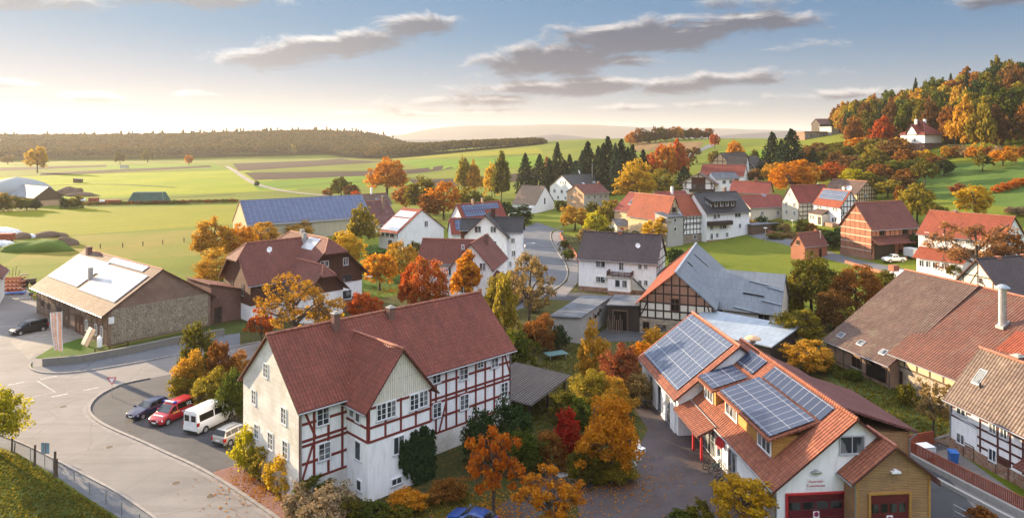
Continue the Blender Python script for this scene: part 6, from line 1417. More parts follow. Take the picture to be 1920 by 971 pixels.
T(992, 625, 472, 118, 'bare', 'tan', 'tall airy yellow tree in front of the curved road', n=1100)
T(685, 640, 543, 72, 'round', 'redorange', 'small red tree peeping over the dark red roof')
T(555, 668, 512, 178, 'bare', 'gold', 'wide airy golden tree in front of the brown gabled house', n=3000)
T(610, 650, 560, 80, 'sparse', 'yellow', 'yellow tree at the right of the wide airy golden tree', n=2600)
T(490, 650, 575, 60, 'sparse', 'redorange', 'reddish bare tree against the brick shed', n=1400)
T(712, 545, 470, 75, 'round', 'orange', 'orange tree on the lawn, left of a pair')
T(752, 530, 455, 78, 'round', 'gold', 'orange-yellow tree on the lawn, right of a pair')
T(765, 590, 500, 50, 'tall', 'redorange', 'narrow red tree in front of the cross-gabled cottage')
T(803, 600, 482, 86, 'round', 'redorange', 'red-orange tree in front of the cross-gabled cottage')
T(874, 580, 473, 80, 'tall', 'orange', 'egg-shaped orange tree in front of the white cottage gable')
T(935, 600, 520, 70, 'round', 'olive_yellow', 'olive tree between cottage and curved road')
T(677, 468, 388, 66, 'round', 'olive_yellow', 'round yellow-green tree before the solar hall')
T(652, 505, 438, 66, 'round', 'yellow', 'yellow tree behind the brown gabled house')
T(640, 470, 432, 40, 'shrub', 'yellow', 'small yellow bush under the yellow-green tree')
T(400, 500, 412, 94, 'round', 'gold', 'big golden-orange bush at the edge of the rough field')
T(448, 496, 424, 90, 'round', 'orange', 'big orange bush left of the brown gabled house')
T(488, 480, 418, 80, 'round', 'gold', 'golden bush in front of the solar hall corner')
T(410, 530, 468, 96, 'shrub', 'gold', 'low spreading golden bush behind the stone barn')
T(560, 448, 414, 66, 'shrub', 'gold', 'golden bush along the solar hall wall')
T(470, 520, 470, 60, 'shrub', 'olive_yellow', 'olive bush left of the brown gabled house')
# behind the village
T(725, 372, 300, 92, 'round', 'orange', 'large orange tree behind the solar hall')
T(640, 372, 334, 48, 'round', 'olive', 'dark olive tree behind the solar hall ridge')
T(615, 368, 352, 26, 'low', 'rust', 'little orange bush at the far solar hall ridge')
T(660, 375, 346, 34, 'round', 'brown', 'brown tree left of the large orange tree')
T(668, 378, 356, 24, 'low', 'redorange', 'little red bush before the large orange tree')
T(868, 372, 292, 34, 'column', 'olive_yellow', 'slender yellow-green birch, leftmost of the birches')
T(890, 372, 300, 34, 'column', 'gold', 'slender golden birch beside the yellow-green one')
T(922, 378, 305, 36, 'column', 'yellow', 'yellow birch leaning on the tall olive birch')
T(941, 385, 287, 42, 'column', 'olive', 'tall olive birch left of the conifers')
T(790, 402, 336, 80, 'round', 'olive', 'olive tree between the orange trees')
T(762, 398, 345, 60, 'round', 'rust', 'rusty tree right of the faded red cottage')
T(832, 412, 343, 72, 'round', 'orange', 'orange tree in front of the birches')
T(805, 415, 365, 50, 'round', 'rust', 'low rust tree under the olive tree')
T(905, 400, 362, 60, 'shrub', 'olive', 'olive bush under the birches')
T(875, 398, 352, 50, 'round', 'olive_yellow', 'yellowish bush under the golden birch')
T(940, 412, 375, 60, 'shrub', 'dark_green', 'dark green bush before the steep white barn')
T(975, 420, 385, 60, 'shrub', 'dark_green', 'dark evergreen bush beside the road lamp')
T(925, 395, 370, 40, 'shrub', 'olive', 'small olive bush left of the steep white barn')
for i_, (x_, b_, t_, w_, m_n, lb) in enumerate([(985,362,288,34,'spruce','leftmost of the row of conifers'),(1012,362,290,36,'spruce','second conifer of the row from the left'),(1045,362,268,34,'spruce','tall narrow conifer above the long black roof'),(1068,360,290,30,'spruce','short conifer above the satellite dish'),(1080,362,302,56,'pine','bluish pine with broad crown above the black roof'),(1102,360,266,44,'spruce','broad conifer with an orange tip behind it'),(1140,362,257,46,'spruce','tallest conifer in the row'),(1122,362,275,34,'spruce','conifer left of the tallest one'),(1165,360,262,40,'spruce','conifer right of the tallest one'),(1186,355,272,34,'spruce','conifer with brown branches left of the yellow tree'),(1206,350,281,30,'spruce','rightmost conifer of the row'),(1283,352,312,36,'spruce','dark small conifer left of the balcony chalet'),(1448,322,248,38,'spruce','pointed conifer on the right rise'),(1484,328,243,54,'spruce','broad brownish conifer on the right rise'),(1524,322,278,28,'spruce','small conifer in the hillside shrubs'),(1465,325,262,30,'spruce','conifer squeezed between the two on the rise'),(1092,364,284,34,'pine','bluish-green conifer left of the broad one with orange behind'),(1131,364,270,30,'spruce','conifer filling the gap beside the tallest one'),(1154,364,270,32,'pine','green conifer close right of the tallest one'),(1177,360,277,30,'spruce','lower conifer near the right end of the row'),(1030,364,298,30,'spruce','low conifer left of the tall narrow one'),(1058,362,300,30,'spruce','low conifer right of the tall narrow one')]):
    T(x_, b_, t_, w_*1.75, 'conifer', m_n, 'dark ' + lb if not lb.startswith(('dark', 'bluish')) else lb, n=3000)
T(1026, 352, 296, 22, 'column', 'larch', 'orange spindly larch among the conifers')
T(1060, 355, 318, 20, 'column', 'larch', 'small orange larch right of the tall narrow conifer')
T(1195, 385, 305, 92, 'round', 'yellow', 'big bright yellow tree behind the red-roofed barn')
T(1235, 375, 318, 60, 'round', 'olive_yellow', 'olive tree right of the big bright yellow tree')
T(1222, 345, 290, 44, 'round', 'redorange', 'red tree above the big bright yellow tree')
T(1252, 350, 272, 50, 'tall', 'orange', 'tall orange tree on the slope below the copse')
T(1272, 345, 264, 44, 'tall', 'redorange', 'reddish tree on the slope below the copse')
T(1290, 325, 278, 40, 'bare', 'brown', 'bare grey tree beside the hill road', n=700)
T(1240, 312, 272, 30, 'round', 'redorange', 'small red tree above the slope')
T(1305, 295, 276, 20, 'round', 'brown', 'small dark tree at the bend of the hill road')
T(1078, 432, 386, 62, 'round', 'gold', 'golden tree at the road bend')
T(1118, 446, 398, 56, 'round', 'lemon', 'lime-yellow tree right of the road bend')
T(1143, 432, 374, 50, 'round', 'olive_yellow', 'olive tree before the salmon apartment house')
T(1110, 415, 380, 44, 'round', 'olive', 'olive bush under the salmon apartment house')
T(1100, 455, 425, 40, 'low', 'tan', 'tan bush inside the road bend')
T(1230, 462, 408, 62, 'round', 'yellow', 'yellow tree against the lit ochre barn wall')
T(1180, 445, 428, 34, 'low', 'mid_green', 'low green bush beside the tan shed')
T(1268, 500, 462, 40, 'shrub', 'dark_green', 'dark evergreen at the gable of the white village house')
T(1280, 492, 470, 30, 'shrub', 'dark_green', 'second smaller evergreen at the white village house')
T(1520, 600, 482, 118, 'round', 'olive', 'olive-brown tree on the green right of the sheet roof')
T(1480, 600, 520, 60, 'shrub', 'olive_yellow', 'yellowish bush touching the sheet-roofed wing')
T(1608, 606, 495, 116, 'round', 'rust', 'rust-olive tree on the green before the tiled barn')
T(1560, 620, 540, 80, 'shrub', 'brown', 'brown thicket between the two trees on the green')
T(1495, 662, 578, 100, 'round', 'olive_yellow', 'olive-gold bush behind the siren')
T(1515, 700, 640, 100, 'round', 'gold', 'golden-orange bush beside the station ridge')
T(1752, 822, 706, 80, 'bare', 'tan', 'small bare fruit tree in the garden', n=1500)
T(1700, 760, 715, 40, 'low', 'olive', 'dry weeds by the station dormer')
T(1832, 555, 405, 185, 'bare', 'larch', 'big half-bare walnut tree before the orange-roofed house', n=1100)
T(1893, 545, 430, 90, 'sparse', 'rust', 'rust tree right of the half-bare walnut', n=2400)
T(1775, 575, 530, 60, 'low', 'olive_yellow', 'olive bush under the walnut tree')
T(1827, 412, 348, 70, 'round', 'yellow', 'round yellow tree above the orange roof')
T(1720, 420, 346, 66, 'round', 'olive_yellow', 'olive-yellow tree behind the brick barn')
T(1688, 385, 350, 30, 'tall', 'rust', 'narrow rust tree behind the brick barn')
T(1755, 425, 380, 50, 'round', 'olive', 'olive tree left of the round yellow tree')
T(1606, 352, 317, 66, 'round', 'lemon', 'lime-green tree behind the long timbered barn')
T(1486, 372, 300, 98, 'round', 'orange', 'huge orange tree behind the cream gabled house')
T(1560, 345, 306, 70, 'round', 'redorange', 'red-orange tree behind the long timbered barn')
T(1530, 350, 312, 50, 'round', 'gold', 'golden tree right of the huge orange tree')
T(1448, 345, 305, 44, 'round', 'gold', 'golden tree at the foot of the right conifers')
T(1420, 345, 318, 50, 'round', 'brown', 'brown tree beside the hill farm')
T(1377, 308, 267, 44, 'round', 'orange', 'orange tree alone on the hill meadow')
T(1338, 312, 283, 24, 'round', 'olive', 'dark little tree left of the orange meadow tree')
T(1414, 310, 282, 24, 'round', 'olive', 'dark little tree right of the orange meadow tree')
T(1340, 279, 250, 20, 'round', 'redorange', 'scarlet tree beside the hill road')
# small shrubs and orchard trees of the right slope
T(1655, 276, 220, 54, 'tall', 'redorange', 'scarlet tree at the left of the hill villa', seed=1)
T(1600, 282, 222, 46, 'round', 'rust', 'rust tree at the left tip of the hill forest')
T(1608, 290, 256, 44, 'round', 'orange', 'orange bush in front of the forest tip')
T(1688, 288, 258, 44, 'round', 'gold', 'yellowish tree before the hill villa')
T(1805, 288, 180, 54, 'column', 'gold', 'tall golden birch right of the hill villa', n=3000)
T(1843, 288, 184, 48, 'column', 'olive_yellow', 'tall yellow-green birch beside the golden birch', n=3000)
T(1733, 350, 298, 48, 'wide', 'olive', 'spreading apple tree on the hill meadow')
T(1843, 322, 288, 40, 'wide', 'olive', 'dark apple tree high on the hill meadow')
T(1770, 330, 300, 44, 'round', 'dark_green', 'dark bush at the top of the hill meadow')
T(1735, 312, 282, 40, 'round', 'yellow', 'yellow tree above the apple tree')
T(1880, 312, 280, 50, 'round', 'orange', 'orange and olive bush near the right edge of the meadow')
T(1795, 365, 342, 30, 'low', 'ox', 'reddish bush in the middle of the meadow')
sh = [(1580,300,270),(1625,300,262),(1640,318,280),(1665,310,272),(1700,318,280),(1680,338,300),(1650,345,306),(1620,330,296),(1595,325,290),(1570,322,286),(1550,312,280),(1640,362,330),(1665,372,338),(1690,360,330),(1700,345,318),(1715,330,296),(1755,316,294),(1570,290,265),(1670,298,260),(1530,300,268),(1545,335,310),(1618,352,325),(1648,300,268),(1690,305,270),(1505,312,282),(1720,372,352)]
cols = ['olive','brown','rust','brown','olive_yellow','mid_green','brown','olive','rust','olive']
wd = {'olive':'olive','brown':'brown','rust':'rust-coloured','ox':'dull red','olive_yellow':'yellow-green','mid_green':'green','redorange':'reddish orange'}
for i_, (x_, b_, t_) in enumerate(sh):
    cc_ = cols[(i_*7) % 10]; T(x_, b_, t_, 52, 'round', cc_, 'bushy %s tree in the thicket on the slope below the hill villa' % wd[cc_], group='%s trees in the slope thicket' % wd[cc_])
for i_ in range(11):
    x_ = 1775+i_*16; T(x_, 297-(i_ % 3), 272, 24, 'low', ['gold','rust','dry','orange'][i_ % 4], 'low autumn bush in the row along the forest meadow fence', group='bushes along the forest meadow')
for i_ in range(6): T(1870+i_*14, 362-i_*4, 345-i_*4, 24, 'low', 'deep_orange', 'low orange bush in the strip across the hill meadow', group='bushes in the hill meadow strip')
for i_ in range(4): T(1895+i_*14, 402+i_*2, 386, 24, 'low', 'dry', 'low straw-coloured bush at the right edge of the meadow', group='straw bushes at the meadow edge')
# left fields
T(70, 324, 276, 42, 'round', 'yellow', 'golden tree standing alone in the left field', n=3000)
T(225, 308, 286, 22, 'round', 'olive', 'small olive tree in the far field')
T(277, 305, 282, 27, 'round', 'olive', 'round olive tree in the far field, right of the smaller one')
T(354, 310, 291, 17, 'round', 'orange', 'little orange tree at the end of the ploughed strip')
T(548, 292, 273, 20, 'round', 'olive_yellow', 'pale green tree against the far forest')
T(15, 309, 291, 24, 'round', 'tan', 'hazy bare tree at the far left')
for i_, (x_, b_, t_, w_, m__) in enumerate([(18,396,362,42,'olive'),(-10,396,360,44,'gold'),(48,394,372,34,'mid_green'),(68,394,372,20,'dark_green'),(122,391,370,24,'dark_green'),(142,391,366,32,'olive')]):
    T(x_, b_, t_, w_, 'shrub', m__, ['olive hedge bush before the farm barn','golden hedge bush at the far left of the farm','low green bush before the farm barn gable','narrow dark bush at the farm barn gable','dark bush right of the farm lane','rounded olive bush right of the farm lane'][i_])
for i_, x_ in enumerate(range(165, 440, 16)): T(x_, 385-.018*(x_-165), 378-.022*(x_-165), 20, 'low', ['brown','olive','rust'][i_ % 3], 'low brown bush in the hedge line between the fields', group='bushes of the field hedge')
T(482, 350, 338, 10, 'low', 'dark_green', 'tiny dark bush on the field track')
# copse on the crest
for i_, x_ in enumerate(range(1184, 1336, 11)):
    mm_ = ['orange','rust','brown','olive','brown','olive','brown','rust','orange','olive','brown','rust','brown','rust'][i_ % 14]
    T(x_, 270 if x_ < 1300 else 274, 243-(4 if i_ % 3 else -2)-(3 if 3 < i_ < 10 else 0), 26, 'low', mm_, '%s tree in the copse on the skyline' % {'orange':'orange','rust':'rust','brown':'brown','olive':'olive'}[mm_], group='%s trees of the skyline copse' % mm_, Y=640, name='autumn_tree', n=2200)
# forest on the right hill: every tree its own
edge = [gnd(1600,266), gnd(1640,270), gnd(1700,268), gnd(1780,274), gnd(1850,276), gnd(1925,276), gnd(2080,282)]
rg = np.random.default_rng(5); cnt = 0
fm_ = ['mid_green','olive','dark_green','rust','brown','olive_yellow','olive','mid_green','olive','brown','dark_green','mid_green']
fw_ = {'mid_green':'green','olive':'olive','rust':'rust','brown':'brown','olive_yellow':'yellow-green','gold':'golden','dark_green':'dark green','orange':'orange','spruce':'dark'}
pts = []
for i_ in range(9000):
    t = rg.uniform(0, len(edge)-1.001); k = int(t); a = edge[k].lerp(edge[k+1], t-k); dd_ = rg.uniform(0, 1)*165
    v_ = Vector((a.x, a.y, 0)).normalized(); nx_ = Vector((.35, .94, 0)); q = a+nx_*dd_
    if q.x > 372 or th(q.x, q.y) < 18: continue
    px_ = CX+F*q.x/q.y
    if px_ > 2060: continue
    if all((q.x-o_[0])**2+(q.y-o_[1])**2 > 7.6**2 for o_ in pts):
        pts.append((q.x, q.y)); 
    if len(pts) >= 298: break
for (x_, y_) in pts:
    z_ = th(x_, y_); hgt = rg.uniform(13, 20); 
    pxx = CX+F*x_/y_; up = (z_-28)/45
    if rg.uniform() < .14 and up > .25: plant(Vector((x_, y_, z_)), rg.uniform(7, 9), hgt*1.15, 'conifer', 'spruce', 'dark spruce standing in the hillside forest', 'spruces of the hillside forest', 1300, .034); continue
    m__ = fm_[rg.integers(12)] if up > .25 or rg.uniform() < .4 else ['rust','olive','brown','olive_yellow','mid_green','gold'][rg.integers(6)]
    plant(Vector((x_, y_, z_)), rg.uniform(9, 13), hgt, ['round','round','tall'][rg.integers(3)], m__, '%s tree standing in the hillside forest' % fw_[m__], '%s trees of the hillside forest' % fw_[m__], 1300, .040)
# undergrowth that closes the hillside wood
Cu = []
for i_ in range(15000):
    t = rg.uniform(0, len(edge)-1.001); k = int(t); a = edge[k].lerp(edge[k+1], t-k); q = a+Vector((.35, .94, 0))*rg.uniform(2, 165)
    if q.x < 372 and CX+F*q.x/q.y < 2060 and th(q.x, q.y) > 22: Cu.append((q.x, q.y, th(q.x, q.y)+rg.uniform(.5, 10.5)))
Cu = np.array(Cu); D = rand_unit(rg, len(Cu)); v, f = leaf_quads(Cu, D, .85, rg)
o = bpy.data.objects.new('forest_undergrowth', npmesh('forest_undergrowth', v, f, LM['brown'], uv=False)); COL.objects.link(o); tag(o, 'brown undergrowth filling the hillside forest', 'undergrowth', kind='stuff')
# far forest on the left: one mass
fr_ = [(-420,302),(-100,303),(120,300),(300,298),(500,293),(620,290),(760,284),(870,279),(1012,273)]
E = [gnd(x, y) for x, y in fr_[:6]]+[gY(760, 1010), gY(870, 935), gY(1014, 865)]; rg = np.random.default_rng(8); V = []; Cc = []
n_t = 5200; vs, fs = [], []; off = 0
CN = []
for i_ in range(n_t):
    t = rg.uniform(0, len(E)-1.001); k = int(t); a = E[k].lerp(E[k+1], t-k); q = rg.uniform()
    dep = (q**1.6)*(620 if k < 5 else 620-120*(t-5)) if k < 6 else q*((500-340*(t-6)) if k == 6 else 160-125*(t-7))
    x_, y_ = a.x+dep*(-.22), a.y+dep
    hgt = rg.uniform(15, 19.5)*(1 if k < 6 else (1-.2*(t-6) if k == 6 else .8-.42*(t-7))); r_ = rg.uniform(7, 13); z_ = th(x_, y_); m_l = 56
    con = rg.uniform() < (.08 if dep > 380 else .0)
    u = rand_unit(rg, m_l); u[:,2] = np.abs(u[:,2])*1.0-.25
    if con:
        tt = rg.uniform(0, 1, m_l); rr = (1-tt)*r_*.55; an = rg.uniform(0, 6.28, m_l); c_ = np.stack([np.cos(an)*rr, np.sin(an)*rr, 3+tt*(hgt+3)], 1)
    else: c_ = u*np.array([r_, r_, hgt*.48])*rg.uniform(.75, 1.05, (m_l, 1))+np.array([0, 0, hgt*.58]); c_[:,2] = np.maximum(c_[:,2], 1.5)
    CN.append(c_+np.array([x_, y_, z_])); 
Cn = np.concatenate(CN); D = rand_unit(rg, len(Cn))*.8+np.array([0, -.3, .5]); D /= np.linalg.norm(D, axis=1, keepdims=True)
v, f = leaf_quads(Cn, D, 2.0, rg)
me = npmesh('far_forest', v, f, None or LM['olive'], uv=False)
fmat = bpy.data.materials.new('far_forest_leaves'); fmat.use_nodes = True; nt = fmat.node_tree; nt.nodes.clear()
n1 = posn(nt, .03, 3, .6); n2 = posn(nt, .11, 3, .6); gi = N(nt, 'ShaderNodeNewGeometry')
col = mixc(nt, contrast(nt, n2, .35, .65), (.022,.03,.009), (.075,.068,.016)); col = mixc(nt, m_(nt, 'MULTIPLY', contrast(nt, n1, .5, .64), .6), col, (.17,.075,.018)); col = mixc(nt, m_(nt, 'MULTIPLY', gi.outputs['Random Per Island'], .45), col, (.16,.10,.025))
d_ = N(nt, 'ShaderNodeBsdfDiffuse'); lk(nt, col, d_.inputs[0]); t_ = N(nt, 'ShaderNodeBsdfTranslucent'); lk(nt, col, t_.inputs[0]); x_ = N(nt, 'ShaderNodeMixShader'); x_.inputs[0].default_value = .25
nt.links.new(d_.outputs[0], x_.inputs[1]); nt.links.new(t_.outputs[0], x_.inputs[2]); o_ = N(nt, 'ShaderNodeOutputMaterial'); nt.links.new(x_.outputs[0], o_.inputs[0])
me.materials[0] = fmat; o = bpy.data.objects.new('far_forest', me); COL.objects.link(o); tag(o, 'far autumn forest along the left horizon', 'forest', kind='stuff')
# gardens between the houses
for px_, b_, t_, w_, m__, lb_ in [(1408,433,411,32,'gold','gold garden bush beside the black-roofed house'),(1427,430,404,34,'dark_green','clipped dark garden tree below the low red house'),(1444,431,414,28,'olive','olive garden bush behind the white garden wall'),(1456,432,417,24,'mid_green','green garden bush left of the cream gable'),(1472,436,418,26,'tan','tan garden bush at the foot of the cream gable'),(1505,434,412,30,'olive','olive bush before the black timbered side'),(1522,436,417,24,'rust','rust bush between the cream and the white solar house'),(1562,466,428,56,'dark_green','large dark evergreen left of the brick barn'),(1545,456,426,40,'mid_green','green bush behind the brick hut'),(1582,444,424,36,'dark_green','dark bush under the white solar house'),(1455,447,436,40,'olive','low olive bed along the right street'),(1490,444,434,40,'tan','low tan bed along the right street'),(1712,474,436,26,'dark_green','dark bush between the brick barn and the box trailer'),(1140,448,424,34,'olive','olive bush left of the tan shed'),(1196,450,430,32,'mid_green','green bush right of the tan shed'),(1165,462,444,44,'olive_yellow','yellowish bush before the tan shed'),(976,566,530,44,'olive','olive bush at the lower end of the curved road'),(1003,585,552,40,'tan','tan bush at the lower end of the curved road'),(1058,470,448,22,'olive','olive bush inside the orange fence'),(1066,488,466,26,'mid_green','green bush inside the orange fence by the white house'),(1052,395,374,30,'olive','olive bush behind the steep white barn'),(1150,400,372,30,'rust','rust bush beside the salmon apartment house'),(1310,368,348,26,'mid_green','green bush under the chalet'),(1270,366,346,30,'olive','olive bush left of the chalet'),(780,478,452,40,'olive','olive bush behind the wing of the cross-gabled cottage'),(840,470,450,24,'dark_green','dark bush beside the tall white gable house'),(605,560,520,40,'olive','olive bush before the brown house garage'),(690,520,488,30,'dark_green','dark round bush on the lawn'),(660,560,520,36,'olive','olive bush at the brown house corner'),(1660,540,505,50,'olive','olive bush below the low brick wall'),(1790,520,492,40,'olive','olive bush before the white terrace'),(1545,700,660,50,'olive','olive bush behind the station ridge'),(1600,712,690,40,'mid_green','low green bush under the mossy barn eave'),(1735,735,700,50,'olive_yellow','yellowish bush at the wall of the red tiled barn')]:
    T(px_, b_, t_, w_, 'shrub', m__, lb_)
for i_ in range(6): T(694+i_*13, 486-i_*1.5, 472-i_*1.5, 18, 'low', 'dark_green', 'dark clipped hedge bush in the row below the tall white gable house', group='hedge below the tall white gable house', name='hedge_bush')
# grass tufts and weeds
def tufts(name, label, areas, mat, size, seed):
    rg = np.random.default_rng(seed); C = []
    for poly, n in areas:
        P = np.array([hz(x, y, 0)[:2] for x, y in poly]); lo, hi = P.min(0), P.max(0); q = rg.uniform(lo, hi, (n*3, 2)); ins = np.zeros(len(q), bool)
        for a, b in zip(P, np.roll(P, -1, 0)): c_ = ((a[1] > q[:,1]) != (b[1] > q[:,1])) & (q[:,0] < (b[0]-a[0])*(q[:,1]-a[1])/(b[1]-a[1]+1e-9)+a[0]); ins ^= c_
        q = q[ins][:n]; C.append(np.stack([q[:,0], q[:,1], np.full(len(q), size*.45)], 1))
    C = np.concatenate(C); D = rand_unit(rg, len(C)); D[:,2] *= .35; D /= np.linalg.norm(D, axis=1, keepdims=True); v, f = leaf_quads(C, D, size, rg, .8)
    o = bpy.data.objects.new(name, npmesh(name, v, f, LM[mat], uv=False)); COL.objects.link(o); tag(o, label, 'grass', kind='stuff')
MC = [(-160,842),(0,846),(33,857),(102,897),(168,942),(228,980),(300,1040),(-200,1040)]
tufts('grass_tufts', 'tufts of green and yellow grass in the corner meadow', [(MC, 9000)], 'olive', .10, 31)
tufts('green_tufts', 'greener grass tufts in the corner meadow', [(MC, 5000)], 'mid_green', .11, 35)
tufts('dry_grass', 'dry grass and fallen leaves along the garden fence', [([(0,840),(33,851),(102,891),(168,937),(228,975),(200,985),(140,940),(80,905),(0,860)], 2600), ([(560,940),(690,970),(850,900),(900,940),(760,1000),(560,1000)], 2500)], 'olive_yellow', .09, 32)
tufts('garden_weeds', 'weeds and leaf litter in the gardens', [([(970,700),(1100,640),(1180,740),(1200,830),(1100,900),(960,880)], 5000), ([(1545,690),(1650,680),(1800,740),(1770,830),(1650,790)], 4500), ([(340,720),(440,690),(480,850),(440,870)], 1200), ([(620,600),(960,560),(960,660),(640,660)], 3000), ([(640,470),(800,440),(960,470),(960,520),(700,560),(640,520)], 4500)], 'olive', .13, 33)
tufts('meadow_grass', 'grass on the village green', [([(1215,472),(1330,458),(1420,448),(1640,510),(1630,540),(1480,556),(1330,518)], 7000)], 'lawn_grass', .12, 34)
for x_, y_, w_, h_, lb_ in ((-80,79,9,10,'green tree just outside the left edge, nearest'),(-90,90,10,11,'green tree outside the left edge, behind the nearest'),(-86,69,8,9,'green tree outside the left edge, closest to the meadow corner'),(-97,78,9,10,'green tree outside the left edge, farthest from the road')):
    plant(Vector((x_, y_, 0)), w_, h_, 'round', 'mid_green', lb_, None, 3000, .03)
# ivy on the bay
rg = np.random.default_rng(3); n = 2600; xs = rg.uniform(0, 1, n); zs = rg.uniform(0, 1, n); u0 = 7.6; C = []
x = 7.5+3.6*xs; top_ = 4.7-1.1*np.abs(xs-.62)*1.4+.35*np.sin(xs*19)+.2*np.sin(xs*41); low_ = np.where(xs < .38, 1.9-xs*2.6+.5*np.sin(xs*30), -.1); z = low_+(top_-low_)*zs**.9
m1 = z > low_-.2; x, z = x[m1], z[m1]; n = len(x)
C = np.stack([x, -3.38-rg.uniform(0, 1, n)**2*.55*(1-.3*np.abs(x-9.6)), z], 1)
xr = rg.uniform(0, 1, 1100); C2 = np.stack([11.08+rg.uniform(0, 1, 1100)**2*.5, -3.4+2.6*xr, rg.uniform(0, 1, 1100)*(4.2-1.2*xr)], 1); C = np.concatenate([C, C2]); n = len(C)
D = np.concatenate([np.tile((0, -.9, .4), (len(x), 1)), np.tile((.9, 0, .4), (1100, 1))])+rand_unit(rg, n)*.6; D /= np.linalg.norm(D, axis=1, keepdims=True)
v, f = leaf_quads(C, D, .14, rg); iv = bpy.data.objects.new('ivy', npmesh('ivy', v, f, LM['ivy'], uv=False)); COL.objects.link(iv)
iv.matrix_world = MAIN.mat; tag(iv, 'dark ivy climbing the white bay of the red half-timbered house', 'ivy')
# ------------------------------------------------------------------ vehicles
def paint(name, col, metal=.0, rough=.3):
    m, nt, b = newmat(name, rough, .5, metal); b.inputs['Base Color'].default_value = (*col, 1); b.inputs['Coat Weight'].default_value = .4; b.inputs['Coat Roughness'].default_value = .08; return m
M['p_navy'] = paint('navy_paint', (.012,.018,.06)); M['p_red'] = paint('fire_red_paint', (.42,.012,.025)); M['p_white'] = paint('white_car_paint', (.78,.78,.77)); M['p_silver'] = paint('silver_paint', (.52,.50,.46), .5, .35)
M['p_black'] = paint('black_paint', (.008,.009,.012)); M['p_blue'] = paint('bright_blue_paint', (.012,.055,.24)); M['p_darkred'] = paint('dark_red_paint', (.12,.008,.014))
M['carglass'] = glass('car_glass', (.02,.03,.034), .12); M['blackglass'] = plain('tinted_glass', (.006,.007,.008), .12, .6)
M['tyre'] = plain('tyre_rubber', (.018,.018,.02), .85, .2); M['rim'] = plain('alloy', (.50,.51,.52), .35, .5, .6); M['lamp'] = plain('headlight_glass', (.70,.72,.74), .15, .7); M['taillamp'] = plain('tail_light', (.38,.012,.012), .25, .6); M['plate'] = plain('number_plate', (.75,.75,.73), .5)
